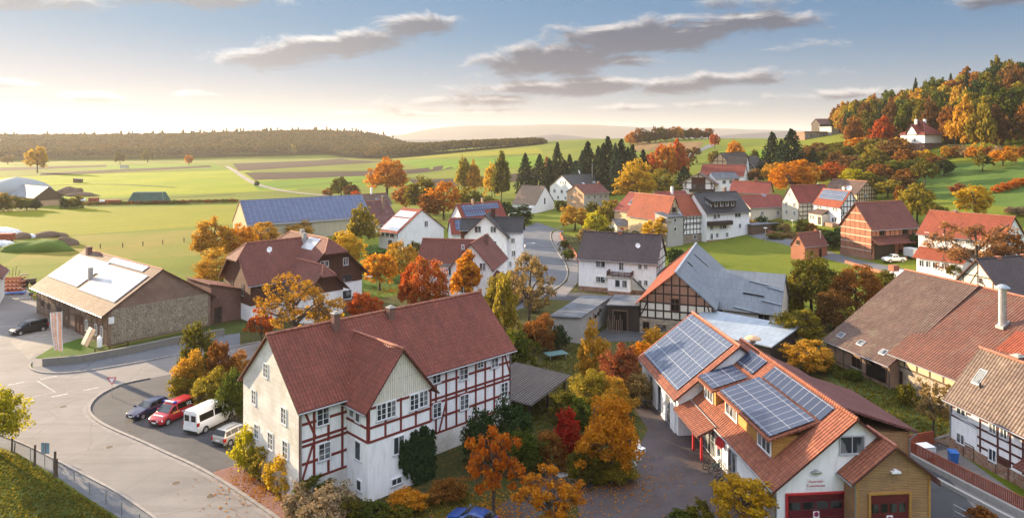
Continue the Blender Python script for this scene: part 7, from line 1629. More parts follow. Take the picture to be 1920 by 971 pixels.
def car(name, label, P, az, L, W, H_, pm, secs, wheels, r=.31, cat='car', wind=None, rear=None, sides=(), glassm='carglass', bumper=True, belt=.9):
    """secs: (x, z_bottom, z_shoulder, half_width, z_top, half_width_top) from nose to tail; x forward"""
    o = empty(name, (P.x, P.y, P.z), R(90-az)); tag(o, label, cat)
    def ring(s):
        x, zb, zs, hw, zt, ht = s
        p = [(hw*.9, zb), (hw, zb+.16), (hw*1.0, (zb+zs)/2+.05), (hw*.985, zs-.05), (hw*.955, zs+.01)]
        p += [(hw*.955+(ht-hw*.955)*.85, zs+(zt-zs)*.80), (ht*.93, zt-.02), (ht*.7, zt+.0), (0, zt+.015)]
        return [(x, -a, b) for a, b in p]+[(x, a, b) for a, b in p[-2::-1]]
    b = MB(); rs_ = [ring(s) for s in secs]; n = len(rs_[0])
    for rr in rs_: b.v += rr
    for i in range(len(rs_)-1):
        for j in range(n-1): b.f.append((i*n+j, i*n+j+1, (i+1)*n+j+1, (i+1)*n+j)); b.m.append(0)
        b.f.append((i*n+n-1, i*n, (i+1)*n, (i+1)*n+n-1)); b.m.append(0)
    b.f.append(tuple(reversed(range(n)))); b.f.append(tuple(range((len(rs_)-1)*n, len(rs_)*n))); b.m += [0, 0]
    body = b.build('body', M[pm], o)
    bm = bmesh.new(); bm.from_mesh(body.data); bmesh.ops.recalc_face_normals(bm, faces=bm.faces[:]); bm.to_mesh(body.data); bm.free()
    body.data.polygons.foreach_set('use_smooth', [True]*len(body.data.polygons)); body.data.set_sharp_from_angle(angle=R(32))
    def at_(x): # interpolated section
        for s, t in zip(secs, secs[1:]):
            if t[0] <= x <= s[0]:
                k = (s[0]-x)/(s[0]-t[0]+1e-9); return [a+(c_-a)*k for a, c_ in zip(s, t)]
        return secs[-1]
    def side_pt(x, f, sg, out=.012):
        s = at_(x); hw, zs, zt, ht = s[3], s[2], s[4], s[5]; a0, a1 = hw*.955, hw*.955+(ht-hw*.955)*.85
        return (x, sg*(a0+(a1-a0)*f/.80*1.0+out) if f <= .8 else sg*(a1+out), zs+.01+(zt-zs)*f)
    for k_, (xa, xb, xa2, xb2, f1) in enumerate(sides): # side panes: bottom xa..xb, top xa2..xb2
        for sg in (-1, 1):
            g_ = MB(); q = [side_pt(xa, .06, sg), side_pt(xb, .06, sg), side_pt(xb2, f1, sg), side_pt(xa2, f1, sg)]; g_.prism(q, (0, -sg*.02, 0)); g_.build('side_window', M[glassm], o)
    def cross(xa, fa, xb, fb, inset, nm, gm):
        s, t = at_(xa), at_(xb)
        za, zb_ = s[4] if fa is None else fa, t[4] if fb is None else fb
        wa, wb = (s[3]*.9 if inset is None else inset[0]), (t[5]*.88 if inset is None else inset[1])
        d = Vector((xb-xa, 0, zb_-za)).normalized(); nrm = Vector((-d.z, 0, d.x)); nrm = nrm if (nrm.z > 0) else -nrm
        off = nrm*.03; q = [Vector((xa, -wa, za))+off, Vector((xa, wa, za))+off, Vector((xb, wb, zb_))+off, Vector((xb, -wb, zb_))+off]; MB().prism(q, -nrm*.02).build(nm, M[gm], o)
    if wind: cross(wind[0], wind[2] if len(wind) > 2 else None, wind[1], wind[3] if len(wind) > 3 else None, wind[4] if len(wind) > 4 else None, 'windscreen', 'carglass')
    if rear: cross(rear[0], rear[2] if len(rear) > 2 else None, rear[1], rear[3] if len(rear) > 3 else None, rear[4] if len(rear) > 4 else None, 'rear_window', glassm)
    hw = secs[len(secs)//2][3]
    for x in wheels:
        for sg in (-1, 1):
            a = MB(); a.tube((x, sg*(hw-.25), r+.02), (x, sg*(hw+.008), r+.02), r*1.22, n=20); a.build('wheel_arch', M['blackplastic'], o)
            w_ = MB(); w_.tube((x, sg*(hw-.20), r), (x, sg*(hw+.02), r), r, n=20); w_ = w_.build('wheel', M['tyre'], o)
            q = MB(); q.tube((x, sg*(hw+.0), r), (x, sg*(hw+.032), r), r*.66, n=16); 
            q.build('rim', M['rim'], w_)
    xn, xt = secs[0][0], secs[-1][0]
    s0, s1 = secs[0], secs[-1]
    for sg in (-1, 1):
        MB().prism([(xn-.02, sg*s0[3]*.52, s0[4]-.20), (xn-.24, sg*(hw*.985), s0[4]-.16), (xn-.26, sg*(hw*.96), s0[4]-.0), (xn-.04, sg*s0[3]*.5, s0[4]-.03)], (.07, 0, .03)).build('headlight', M['lamp'], o)
        MB().box(xt-.03, xt+.22, sg*hw*.93-.09, sg*hw*.93+.09, s1[2]-.28, s1[2]+.06).build('tail_light', M['taillamp'], o)
        MB().prism([(secs[0][0]*.38+.0, sg*hw*1.0, belt+.02), (secs[0][0]*.38+.1, sg*(hw+.2), belt+.04), (secs[0][0]*.38+.1, sg*(hw+.2), belt+.2), (secs[0][0]*.38, sg*hw, belt+.16)], (-.1, 0, 0)).build('mirror', M[pm] if pm != 'p_white' else M['blackplastic'], o)
    if bumper:
        for x0, x1, s_ in ((xn-.12, xn+.05, s0), (xt-.05, xt+.12, s1)): MB().box(x0, x1, -s_[3]*.93, s_[3]*.93, s_[1]-.02, s_[1]+.2).build('bumper', M['blackplastic'], o)
    MB().box(xn+.045, xn+.075, -.26, .26, s0[1]+.12, s0[1]+.24).build('number_plate', M['plate'], o); MB().box(xt-.09, xt-.055, -.26, .26, s1[1]+.34, s1[1]+.46).build('number_plate', M['plate'], o)
    MB().box(xn-.02, xn+.03, -s0[3]*.5, s0[3]*.5, s0[1]+.3, s0[4]-.08).build('grille', M['blackplastic'], o)
    return o
def mid(a, b): return (Vector(a)+Vector(b))/2
EST = [(2.1,.28,.62,.70,.66,.62),(1.95,.24,.72,.82,.76,.66),(1.1,.22,.88,.86,.94,.70),(.62,.22,.92,.87,1.00,.74),(.0,.22,.92,.87,1.42,.60),(-.9,.22,.93,.87,1.47,.60),(-1.75,.22,.95,.86,1.40,.58),(-2.05,.26,.96,.82,1.05,.66),(-2.2,.34,.9,.78,.92,.66)]
car('parked_car', 'dark navy estate car, first of the row beside the yield sign', Vector((-39.9,77.7,0)), 203, 4.35, 1.74, 1.47, 'p_navy', EST, (1.3,-1.3), wind=(.68,.02), rear=(-2.04,-1.74), sides=((.42,-.5,.02,-.5,.78),(-.56,-1.35,-.56,-1.3,.78),(-1.41,-1.9,-1.38,-1.7,.74)), glassm='blackglass')
VITO = [(2.42,.3,.72,.74,.76,.68),(2.2,.26,.84,.90,.90,.74),(1.55,.24,1.06,.95,1.12,.80),(1.35,.24,1.1,.95,1.2,.82),(.62,.24,1.12,.955,1.80,.72),(.2,.24,1.12,.955,1.87,.72),(-2.1,.24,1.12,.955,1.88,.72),(-2.3,.26,1.12,.93,1.80,.70),(-2.4,.3,1.05,.9,1.1,.8)]
v = car('fire_van', 'red fire brigade van with blue light bar, second of the parked row', Vector((-36.5,76.3,0)), 201, 4.8, 1.9, 1.9, 'p_red', VITO, (1.5,-1.6), r=.33, cat='van', wind=(1.36,.64), rear=(-2.38,-2.31,1.2,1.7,(.7,.62)), sides=((1.2,.25,.66,.25,.72),(.1,-2.05,.1,-2.05,.76)), glassm='blackglass', belt=1.15)
lb = MB().box(.25, .5, -.62, .62, 1.93, 2.06).build('light_bar', M['frame_w'], v); M['bluelamp'] = plain('blue_lamp', (.02,.04,.30), .2, .6)
for sg in (-1, 1): MB().box(.22, .53, sg*.74-.12, sg*.74+.12, 1.92, 2.09).build('blue_lamp', M['bluelamp'], lb)
M['white_letter'] = plain('white_lettering', (.85,.85,.85), .5, var=.02); M['letter_yellow'] = plain('yellow_band', (.75,.62,.12), .5)
def wallt(body, size, mat, loc, rot, parent, nm='lettering', bold=.01):
    o = inst(text_mesh(body, size, mat, .004, bold=bold), nm, parent, loc); o.rotation_euler = rot; return o
for sg, rz in ((1, math.pi), (-1, 0.0)):
    # a pane leans inward; the lettering sits just outside it
    wallt('112', .46, M['white_letter'], (-1.35 if sg < 0 else -1.3, sg*.945, 1.38), (R(90-14), 0, rz), v)
    wallt('Feuerwehr', .27, M['white_letter'], (-.9, sg*.972, .86), (R(90), 0, rz), v); MB().box(.0, .9, sg*.965-.01, sg*.965+.01, .98, 1.08).build('yellow_band', M['letter_yellow'], v)
hd = wallt('FEUERWEHR', .235, M['white_letter'], (1.88, 0, 1.045), (R(18), 0, R(90)), v); hd.scale = (1, 1, 1)
SPR = [(2.85,.32,.8,.78,.84,.72),(2.65,.28,.95,.92,1.0,.78),(2.0,.26,1.2,.97,1.28,.84),(1.85,.26,1.24,.97,1.34,.86),(1.2,.26,1.26,.975,2.15,.76),(.7,.26,1.28,.98,2.45,.74),(.3,.26,1.28,.98,2.52,.75),(-2.6,.26,1.28,.98,2.52,.75),(-2.78,.28,1.28,.97,2.46,.76)]
v = car('minibus', 'white minibus parked nose-in, its rear doors facing the road', Vector((-31.6,74.6,0)), 22, 5.6, 1.95, 2.5, 'p_white', SPR, (1.75,-1.75), r=.34, cat='minibus', wind=(1.86,1.22), sides=((1.55,.85,1.2,.8,.52),(.6,-.45,.6,-.45,.6),(-.6,-2.45,-.6,-2.45,.6)), glassm='blackglass', belt=1.25)
for sg in (-1, 1):
    d = MB().box(-2.83, -2.79, sg*.44-.41, sg*.44+.41, .5, 2.3).build('rear_door', M['p_white'], v); MB().box(-2.86, -2.825, sg*.44-.29, sg*.44+.29, 1.45, 2.05).build('door_window', M['blackglass'], d)
MPV = [(1.95,.28,.66,.68,.72,.62),(1.8,.24,.80,.80,.86,.66),(1.25,.22,.98,.85,1.04,.72),(1.0,.22,1.0,.86,1.12,.74),(.3,.22,1.02,.86,1.56,.62),(-.6,.22,1.02,.86,1.64,.62),(-1.7,.22,1.02,.86,1.58,.62),(-2.0,.24,1.02,.84,1.15,.74),(-2.1,.3,.9,.8,.95,.72)]
v = car('compact_van', 'silver compact people carrier beside the white minibus', Vector((-27.8,71.1,0)), 25, 4.1, 1.72, 1.65, 'p_silver', MPV, (1.2,-1.35), r=.31, wind=(1.04,.34), rear=(-2.01,-1.72,1.1,1.55,(.74,.62)), sides=((.75,-.2,.35,-.2,.76),(-.26,-1.1,-.26,-1.1,.76),(-1.16,-1.8,-1.16,-1.7,.74)), glassm='blackglass', belt=1.0)
r_ = MB(); 
for sg in (-1, 1): MB().beam((.2, sg*.58, 1.70), (-1.6, sg*.58, 1.70), .05, .05).build('roof_rail', M['blackplastic'], v)
car('black_van', 'black people carrier parked in the barn yard behind the banner', Vector((-75.3,110.6,0)), 215, 4.8, 1.9, 1.9, 'p_black', VITO, (1.5,-1.6), r=.33, cat='van', wind=(1.36,.64), rear=(-2.38,-2.31,1.2,1.7,(.7,.62)), sides=((1.2,.25,.66,.25,.72),(.1,-2.05,.1,-2.05,.76)), glassm='blackglass', belt=1.15)
PA, PB = gnd(1668,494.5), gnd(1694,490.5); d = (PA-PB).normalized(); c_ = (PA+PB)/2+Vector((-d.y, d.x, 0))*-.85
PICK = [(2.55,.4,.85,.74,.90,.66),(2.4,.36,.98,.86,1.02,.72),(1.5,.34,1.1,.9,1.14,.74),(1.2,.34,1.12,.9,1.2,.76),(.6,.34,1.12,.9,1.72,.62),(-.4,.34,1.12,.9,1.76,.62),(-.62,.34,1.12,.9,1.70,.62),(-.72,.34,1.1,.9,1.12,.8),(-2.4,.36,1.1,.9,1.12,.84),(-2.5,.4,1.08,.88,1.09,.8)]
v = car('pickup_truck', 'white double-cab pickup parked before the brick barn', Vector((c_.x, c_.y, th(c_.x, c_.y))), math.degrees(math.atan2(d.x, d.y)), 5.1, 1.8, 1.75, 'p_white', PICK, (1.55,-1.5), r=.37, cat='pickup', wind=(1.22,.62), rear=(-.72,-.62,1.2,1.66,(.66,.55)), sides=((.9,.2,.6,.2,.72),(.12,-.55,.12,-.52,.72)), glassm='blackglass', belt=1.15)
MB().box(-2.38, -.82, -.74, .74, 1.125, 1.16).build('load_bed', M['blackplastic'], v)
HAT = [(1.95,.28,.62,.68,.68,.6),(1.8,.24,.74,.80,.80,.66),(1.0,.22,.90,.85,.96,.7),(.65,.22,.92,.86,1.02,.72),(-.05,.22,.93,.86,1.40,.58),(-.8,.22,.93,.86,1.45,.58),(-1.3,.22,.95,.86,1.40,.57),(-1.8,.24,.96,.83,1.06,.68),(-1.95,.3,.88,.78,.92,.66)]
car('blue_car', 'bright blue hatchback under the glowing orange tree', Vector((-3.1,55.0,0)), -62, 3.9, 1.72, 1.45, 'p_blue', HAT, (1.2,-1.2), wind=(.7,-.02), rear=(-1.78,-1.32), sides=((.42,-.5,-.02,-.5,.78),(-.56,-1.4,-.56,-1.15,.74)), glassm='blackglass')
car('dark_red_car', 'dark red car half cut off at the bottom edge beside the blue car', Vector((-6.0,53.3,0)), -62, 3.9, 1.72, 1.45, 'p_darkred', HAT, (1.2,-1.2), wind=(.7,-.02), rear=(-1.78,-1.32), sides=((.42,-.5,-.02,-.5,.78),(-.56,-1.4,-.56,-1.15,.74)), glassm='blackglass')
# bicycles
def bike_parts(col):
    w = MB(); w.torus((0,0,0), (0,1,0), .33, .032, 22, 6); 
    for k in range(8): a = math.pi*k/8; w.tube((-.33*math.cos(a),0,-.33*math.sin(a)), (.33*math.cos(a),0,.33*math.sin(a)), .003, n=3, caps=False)
    f = MB(); J = dict(bb=(-.08,0,.30), st=(-.22,0,.80), hd=(.38,0,.78), hb=(.42,0,.62), ra=(-.52,0,.34), fa=(.55,0,.34))
    for a, b in (('bb','st'),('bb','hb'),('st','hd'),('hd','hb'),('bb','ra'),('st','ra'),('hb','fa')): f.tube(J[a], J[b], .028, n=6)
    f.tube((.38,0,.78), (.33,0,.98), .015, n=5); f.tube((-.22,0,.8), (-.25,0,.92), .014, n=5)
    h_ = MB(); h_.tube((.33,-.28,1.0), (.33,.28,1.0), .014, n=5); h_.tube((.33,-.28,1.0), (.2,-.28,1.0), .016, n=5); h_.tube((.33,.28,1.0), (.2,.28,1.0), .016, n=5)
    s_ = MB(); s_.prism([(-.38,-.09,.95),(-.36,.09,.95),(-.12,.03,.96),(-.12,-.03,.96)], (0,0,-.05))
    c_ = MB(); c_.tube((-.08,-.07,.30), (-.08,.07,.30), .07, n=10); c_.beam((-.08,.08,.30), (.04,.08,.18), .02, .015); c_.beam((-.08,-.08,.30), (-.2,-.08,.42), .02, .015)
    return w.mesh('wheel', M['tyre']), f.mesh('frame', col), h_.mesh('handlebar', M['steel']), s_.mesh('saddle', M['blackplastic']), c_.mesh('crank', M['gutter'])
bcol = [plain('black_frame', (.02,.02,.022), .3), plain('silver_frame', (.5,.5,.52), .3), plain('teal_frame', (.03,.12,.13), .3), plain('grey_frame', (.14,.15,.17), .3)]
for i_, (px_, py_, az_, lean, cb, lb_) in enumerate([(1332,878,70,8,0,'black bicycle nearest the red canopy post'),(1340,884,66,9,2,'teal bicycle second from the red canopy post'),(1352,897,72,8,3,'grey bicycle in the middle of the bicycle group'),(1364,908,64,9,1,'silver bicycle with basket nearest the yellow tree'),(1349,880,60,7,3,'grey bicycle rearmost against the station wall'),(1372,903,70,9,0,'black bicycle leaning by the glass door')]):
    P = hz(px_, py_, 0); o = empty('bicycle', P, R(90-az_-25)); o.rotation_euler = (R(lean), 0, R(90-az_+ (i_ % 3)*9)); tag(o, lb_, 'bicycle', 'bicycles at the station wall'); w, f, h_, s_, c_ = bike_parts(bcol[cb])
    inst(w, 'wheel', o, (.55,0,.34)); inst(w, 'wheel', o, (-.52,0,.34)); inst(f, 'frame', o); inst(h_, 'handlebar', o); inst(s_, 'saddle', o); inst(c_, 'crank', o)
    if i_ in (1, 3): MB().box(.42, .68, -.14, .14, .8, 1.0).build('basket', M['gutter'], o)
# bins, tank, chair, stones
def bin_(P, rz, label, h_=1.1, w_=.3):
    o = empty('wheelie_bin', P, rz); tag(o, label, 'bin', 'blue wheelie bins'); b = MB(); lo = [(-w_*.8,-w_*.85,.08),(w_*.8,-w_*.85,.08),(w_*.8,w_*.85,.08),(-w_*.8,w_*.85,.08)]; hi = [(-w_,-w_*1.15,h_*.92),(w_,-w_*1.15,h_*.92),(w_,w_*1.15,h_*.92),(-w_,w_*1.15,h_*.92)]
    b.poly(hi); b.poly(lo[::-1])
    for i in range(4): j = (i+1) % 4; b.poly([lo[i], lo[j], hi[j], hi[i]])
    b.build('tub', M['bluep'], o); l = MB(); l.prism([(-w_*1.08,-w_*1.25,h_*.93),(w_*1.08,-w_*1.25,h_*.93),(w_*1.08,w_*1.25,h_*1.0),(-w_*1.08,w_*1.25,h_*1.0)], (0,0,-.04)); l.tube((-w_,w_*1.2,h_*.95), (w_,w_*1.2,h_*.95), .03, n=6); l.build('lid', M['bluep'], o)
    for sg in (-1, 1): MB().tube((sg*w_*.9,w_*.8,.1), (sg*w_*.75,w_*.8,.1), .1, n=10).build('wheel', M['tyre'], o)
bin_(hz(371,765,0), .4, 'blue bin standing behind the red fire van', 1.35, .42); bin_(Vector((41.0,65.9,0)), -.2, 'blue bin by the wall of the brown-timbered house at right', 1.15, .36)
P = Vector((39.2,67.2,0)); o = empty('water_tank', P, .2); tag(o, 'white caged water tank beside the right blue bin', 'tank'); MB().box(-.6,.6,-.6,.6,.16,1.1).build('container', M['frame_w'], o); b = MB()
for a in rng(-.63, .63, 5):
    for z in (.18, .62, 1.1): b.beam((-.63,-.63,z), (.63,-.63,z), .03, .03)
    b.beam((a,-.63,.1), (a,-.63,1.12), .03, .03); b.beam((.63,a,.1), (.63,a,1.12), .03, .03)
b.build('cage', M['steel'], o); MB().box(-.64,.64,-.64,.64,0,.14).build('pallet', M['wood_old'], o)
P = hz(1203,848,0); o = empty('garden_chair', P, R(40)); tag(o, 'white slatted garden chair beside the round orange-gold tree', 'chair'); b = MB()
for k in range(5): b.beam((-.28+k*.11,.24,.42), (-.28+k*.11,.5,1.05), .07, .02)
b.build('backrest', M['frame_w'], o); MB().box(-.3,.3,-.25,.24,.40,.44).build('seat', M['frame_w'], o)
for x in (-.26,.26):
    for y in (-.22,.24): MB().box(x-.02,x+.02,y-.02,y+.02,0,.4).build('leg', M['frame_w'], o)
def rock(name, P, r, sq, mat, label, cat, seed=1, group=None):
    bm = bmesh.new(); bmesh.ops.create_icosphere(bm, subdivisions=3, radius=1); rg = np.random.default_rng(seed); a = rg.normal(size=(4, 3))*2.2; ph = rg.uniform(0, 6, 4)
    for v in bm.verts: k = 1+.09*sum(math.sin(v.co.dot(Vector(a[i]))+ph[i]) for i in range(4)); v.co = Vector((v.co.x*r[0]*k, v.co.y*r[1]*k, max(v.co.z*r[2]*k, -r[2]*.3)))
    me = bpy.data.meshes.new(name); bm.to_mesh(me); bm.free(); me.materials.append(mat); uvmap(me); me.polygons.foreach_set('use_smooth', [sq]*len(me.polygons)); o = bpy.data.objects.new(name, me); COL.objects.link(o); o.location = P; tag(o, label, cat, group); return o
rock('manhole_cover', hz(1053,889,0)+Vector((0,0,.0)), (.55,.55,.1), True, M['concrete'], 'round pale concrete cover in the dark driveway', 'cover', 2)
for i_, (px_, py_, s_) in enumerate([(1192,862,.5),(1186,872,.4),(1194,850,.42)]): rock('boulder', hz(px_, py_, 0), (s_,s_*.8,s_*.8), True, M['concrete'], ['largest boulder at the edge of the round orange-gold tree','lower boulder beside the station yard','upper boulder near the white garden chair'][i_], 'boulder', 5+i_)
M['soil'] = grassmat('soil_heap', ((.10,.07,.05),(.15,.10,.07),(.18,.13,.09)), .3, 2.0); M['white_bags'] = plain('white_bags', (.62,.63,.66), .7, .3, var=.35, scale=2.0); M['mound'] = M['lawn']
rock('grass_mound', gnd(66,470), (9.5,4,2.6), True, M['meadow'], 'long grassy mound behind the stone barn', 'mound', 3)
rock('soil_heap', gnd(128,459), (3.4,2.4,2.0), True, M['soil'], 'grey rubble heap beyond the grassy mound', 'heap', 8)
rock('soil_heap', gnd(91,444), (5.4,3,1.9), True, M['soil'], 'flat dark soil heap at the field edge', 'heap', 9)
rock('soil_heap', gnd(36,447), (3.8,3,1.9), True, M['soil'], 'grey soil heap beside the red container', 'heap', 10)
rock('silage_bales', gnd(12,441), (4.6,2.6,2.2), False, M['white_bags'], 'white wrapped heap behind the red container', 'bales', 11)
rock('silage_bales', gnd(54,446), (2.0,1.6,1.2), False, M['white_bags'], 'small white wrapped heap between soil heaps', 'bales', 12)
rock('silage_bales', gnd(10,461), (2.6,2,1.5), False, M['white_bags'], 'white heap below the red container', 'bales', 13)
rock('soil_heap', gnd(131,366), (7.5,5,4.4), True, M['soil'], 'pointed dark heap on the left farm', 'heap', 14)
rock('soil_heap', gnd(155,368), (10,4,1.8), True, M['soil'], 'long low heap on the left farm', 'heap', 15)
for px_, py_, l_, w_, h_, m__, lb_ in ((8,453,5,2.4,2.4,'rust','red steel container at the left edge behind the barn'),(176,380,3.8,2.6,2.4,'rust','small red trailer box on the left farm'),(212,381,6.5,2.4,1.6,'rust','low red trailer beside the green tarpaulin')):
    P = gnd(px_, py_); o = empty('trailer' if px_ > 100 else 'container', P, .1); tag(o, lb_, 'trailer' if px_ > 100 else 'container'); MB().box(-l_/2,l_/2,-w_/2,w_/2,.5,h_).build('box', M[m__], o); b = MB()
    for k in range(6): b.box(-l_/2+.1+k*l_/6-.05, -l_/2+.1+k*l_/6+.05, -w_/2-.06, -w_/2, .5, h_)
    b.build('rib', M['rust'], o)
    for x in (-l_*.3, l_*.3):
        for y in (-w_/2+.1, w_/2-.1): MB().tube((x,y-.12,.35), (x,y+.12,.35), .35, n=12).build('wheel', M['tyre'], o)
rock('straw_bales', gnd(152,376), (2.6,1.4,1.0), False, M['white_bags'], 'pale wrapped bales on the left farm', 'bales', 16); rock('straw_bales', gnd(192,378), (2.2,1.2,.9), False, M['white_bags'], 'pale wrapped bales between the red trailers', 'bales', 17)
# machinery and crates in the barn yard
P = hz(18,545,0); o = empty('implement_stack', P, .15); tag(o, 'stack of rusty red steel frames in the yard at left edge', 'machinery'); 
for k in range(4):
    b = MB(); z = k*.75
    for y in (-1.2, 0, 1.2): b.box(-2.4,2.4,y-.08,y+.08,z,z+.16)
    for x in rng(-2.3, 2.3, 7): b.box(x-.06,x+.06,-1.2,1.2,z+.17,z+.34); b.box(x-.05,x+.05,-1.26,-1.16,z+.1,z+.7)
    b.build('steel_frame', M['rust'], o)
b = MB()
for k in range(7): b.tube((-1.8+k*.55,.2,3.0), (-1.9+k*.6,.3,4.0+.4*(k % 3)), .05, n=5)
b.build('tine', M['beam_grey'], o)
P = hz(26,550,0); o = empty('blue_roller', P+Vector((.6,-1.2,0)), .2); tag(o, 'blue flat implement lying before the red steel frames', 'machinery'); MB().box(-2.2,2.2,-.45,.45,.25,.5).build('deck', M['bluep'], o)
for x in (-1.7,0,1.7): MB().tube((x,-.4,.25), (x,.4,.25), .25, n=10).build('roller', M['rust'], o)
P = hz(50,537,0); o = empty('old_tractor', P, .8); tag(o, 'dark old tractor with canopy beside the barn eave', 'tractor'); MB().box(-.4,1.6,-.4,.4,.7,1.5).build('bonnet', M['beam_grey'], o)
for x, r_ in ((-.6,.8),(1.2,.45)):
    for sg in (-1, 1): MB().tube((x,sg*.6,r_), (x,sg*.95,r_), r_, n=18).build('wheel', M['tyre'], o)
b = MB(); b.box(-1.3,.3,-.7,.7,2.45,2.55); b.build('canopy', M['beam_grey'], o); b = MB()
for x in (-1.2,.2):
    for y in (-.6,.6): b.tube((x,y,1.2), (x,y,2.45), .03, n=5)
b.build('canopy_frame', M['steel'], o)
P = hz(62,562,0); o = empty('hitch_cart', P, -.7); tag(o, 'rusty drawbar with green box at the barn corner', 'machinery'); b = MB(); b.beam((-1.2,0,.9), (1.2,0,.9), .14, .14); b.beam((-.9,0,0), (-.9,0,.9), .1, .1); b.beam((1.0,0,0), (1.0,0,.9), .1, .1); b.build('beam', M['rust'], o); MB().box(-1.5,-1.0,-.3,.3,.6,1.2).build('box', M['tarp'], o)
# leaning boards, gas cylinder at the barn corner
def onb(u, out, z=0): p = BARN.mat @ BARN.wp('F', u, z, out); return p
L_ = BARN.L
for i_, (u, m__, lb_) in enumerate(((L_-4.6,'metal_clad','ribbed panel leaning on the barn front'),(L_-3.2,'wood_brown','brown board leaning on the barn front'))):
    p = onb(u, 2.0); q = onb(u, .9, 2.2); o = empty('roofing_sheet', p); tag(o, lb_, 'panel'); t = (onb(u+1.2, 2.0)-p); MB().prism([Vector((0,0,.02)), t, t+(q-p), q-p], Vector((.04,.03,.05))).build('board', M[m__], o)
p = onb(L_-.2, 1.0); o = empty('gas_cylinder', p); tag(o, 'white gas cylinder at the corner of the stone barn', 'cylinder'); MB().lathe([(0,0),(.32,0),(.34,.1),(.34,1.4),(.2,1.65),(.08,1.7),(.08,1.85),(0,1.85)], n=16).build('tank', M['frame_w'], o, True)
# banner on a pole
P = hz(117,671,0); o = empty('banner', P); tag(o, 'orange and white advertising banner on a pole by the junction', 'banner'); hp = H-(583-CY)*P.y/F
MB().tube((0,0,0), (0,0,hp), .05, n=8).build('pole', M['steel'], o); MB().tube((0,0,hp-.1), (-2.0,.5,hp-.35), .03, n=6).build('arm', M['steel'], o)
M['flag_o'] = plain('orange_cloth', (.82,.44,.30), .8, .2); M['flag_w'] = plain('white_cloth', (.80,.76,.72), .8, .2, var=.05)
def fl(u, t, off=0): # u across 0..1 from the pole, t down 0..1
    top = Vector((-.12-1.9*u, .45*u, hp-.15-.25*u)); bot = Vector((.15-1.55*u, .3*u, hp-.3-5.2+.1*u-(0 if u < .5 else .1)))
    p = top.lerp(bot, t); p.y += .10*math.sin(u*3+t*5); return p+Vector((-.25, -.97, 0))*off
b = MB()
for u0, u1, mi in ((0,.09,1),(.09,.38,0),(.38,.50,1),(.50,.90,0),(.90,1,1)):
    for k in range(10):
        t0, t1 = k/10, (k+1)/10; b.poly([fl(u1,t1), fl(u0,t1), fl(u0,t0), fl(u1,t0)], mi); b.poly([fl(u1,t0,-.02), fl(u0,t0,-.02), fl(u0,t1,-.02), fl(u1,t1,-.02)], mi)
cl = b.build('cloth', [M['flag_o'], M['flag_w']], o)
for k, chx in enumerate('BIOGARTENMA'):
    p = fl(.70, .05+k*.088, .03); q = inst(text_mesh(chx, .48, M['flag_w'], .004, bold=.012), 'lettering', cl, p); q.rotation_euler = (R(90), 0, R(-13))
# covers and drains in the road
for i_, (px_, py_) in enumerate([(118,762),(205,838),(330,905),(245,776),(396,930)]):
    P = hz(px_, py_, 0); o = empty('drain_cover', P); tag(o, ['round cover in the junction','round cover in the middle of the road','round cover low in the road','round cover at the car park corner','round cover near the red pavement'][i_], 'cover', 'covers in the left road')
    MB().lathe([(0,.022),(.33,.022),(.36,.018)], n=20).build('cover_plate', M['beam_grey'], o); MB().lathe([(.36,.019),(.46,.019)], n=20).build('ring', M['pavedgutter'], o)
# signs
def pole_sign(P, h_, kind, label, rz, name):
    o = empty(name, P, rz); tag(o, label, 'sign'); MB().tube((0,0,0), (0,0,h_), .035, n=8).build('pole', M['steel'], o)
    if kind == 'yield':
        s = .52; M['sr'] = plain('sign_border_red', (.5,.03,.03), .4); z = h_-.05
        MB().prism([(-s,-.05,z),(s,-.05,z),(0,-.05,z-s*1.72)], (0,.02,0)).build('sign_plate', M['sr'], o); MB().prism([(-s*.66,-.062,z-.11),(s*.66,-.062,z-.11),(0,-.062,z-s*1.38)], (0,.012,0)).build('sign_face', M['frame_w'], o)
    else:
        M['signback'] = plain('sign_back', (.20,.29,.34), .5); MB().box(-.4,.4,.04,.06,h_-1.05,h_-.05).build('sign_plate', M['signback'], o)
    return o
P = hz(210,743,0); pole_sign(P, H-(706-CY)*P.y/F, 'yield', 'red and white yield sign at the car park corner', R(12), 'yield_sign')
P = hz(84,876,0); pole_sign(P, H-(829-CY)*P.y/F, 'back', 'back of a square traffic sign beside the garden fence', R(-5), 'road_sign')
# street lamps
def street_lamp(P, h_, az_, label, reach=1.8):
    o = empty('street_lamp', P, R(90-az_)); tag(o, label, 'street lamp', 'street lamps'); b = MB(); b.tube((0,0,0), (0,0,h_-.7), .075, .055, n=8); pts = [Vector((0,0,h_-.7)), Vector((.12,0,h_-.25)), Vector((.5,0,h_)), Vector((reach,0,h_+.1))]
    for a, c_ in zip(pts, pts[1:]): b.tube(a, c_, .05, n=6)
    b.build('pole', M['steel'], o); MB().prism([(reach-.1,-.14,h_+.14),(reach+.75,-.1,h_+.14),(reach+.75,.1,h_+.14),(reach-.1,.14,h_+.14)], (0,0,-.12)).build('lamp_head', M['frame_w'], o)
P = gY(984,172); street_lamp(P, H-(457-CY)*P.y/F, 80, 'street lamp standing before the curved road'); P = gY(954,232); street_lamp(P, H-(400-CY)*P.y/F-P.z, 85, 'street lamp above the anthracite roof wing')
P = gY(671,128); street_lamp(P, H-(520-CY)*P.y/F, 80, 'street lamp at the corner of the brown gabled house'); 
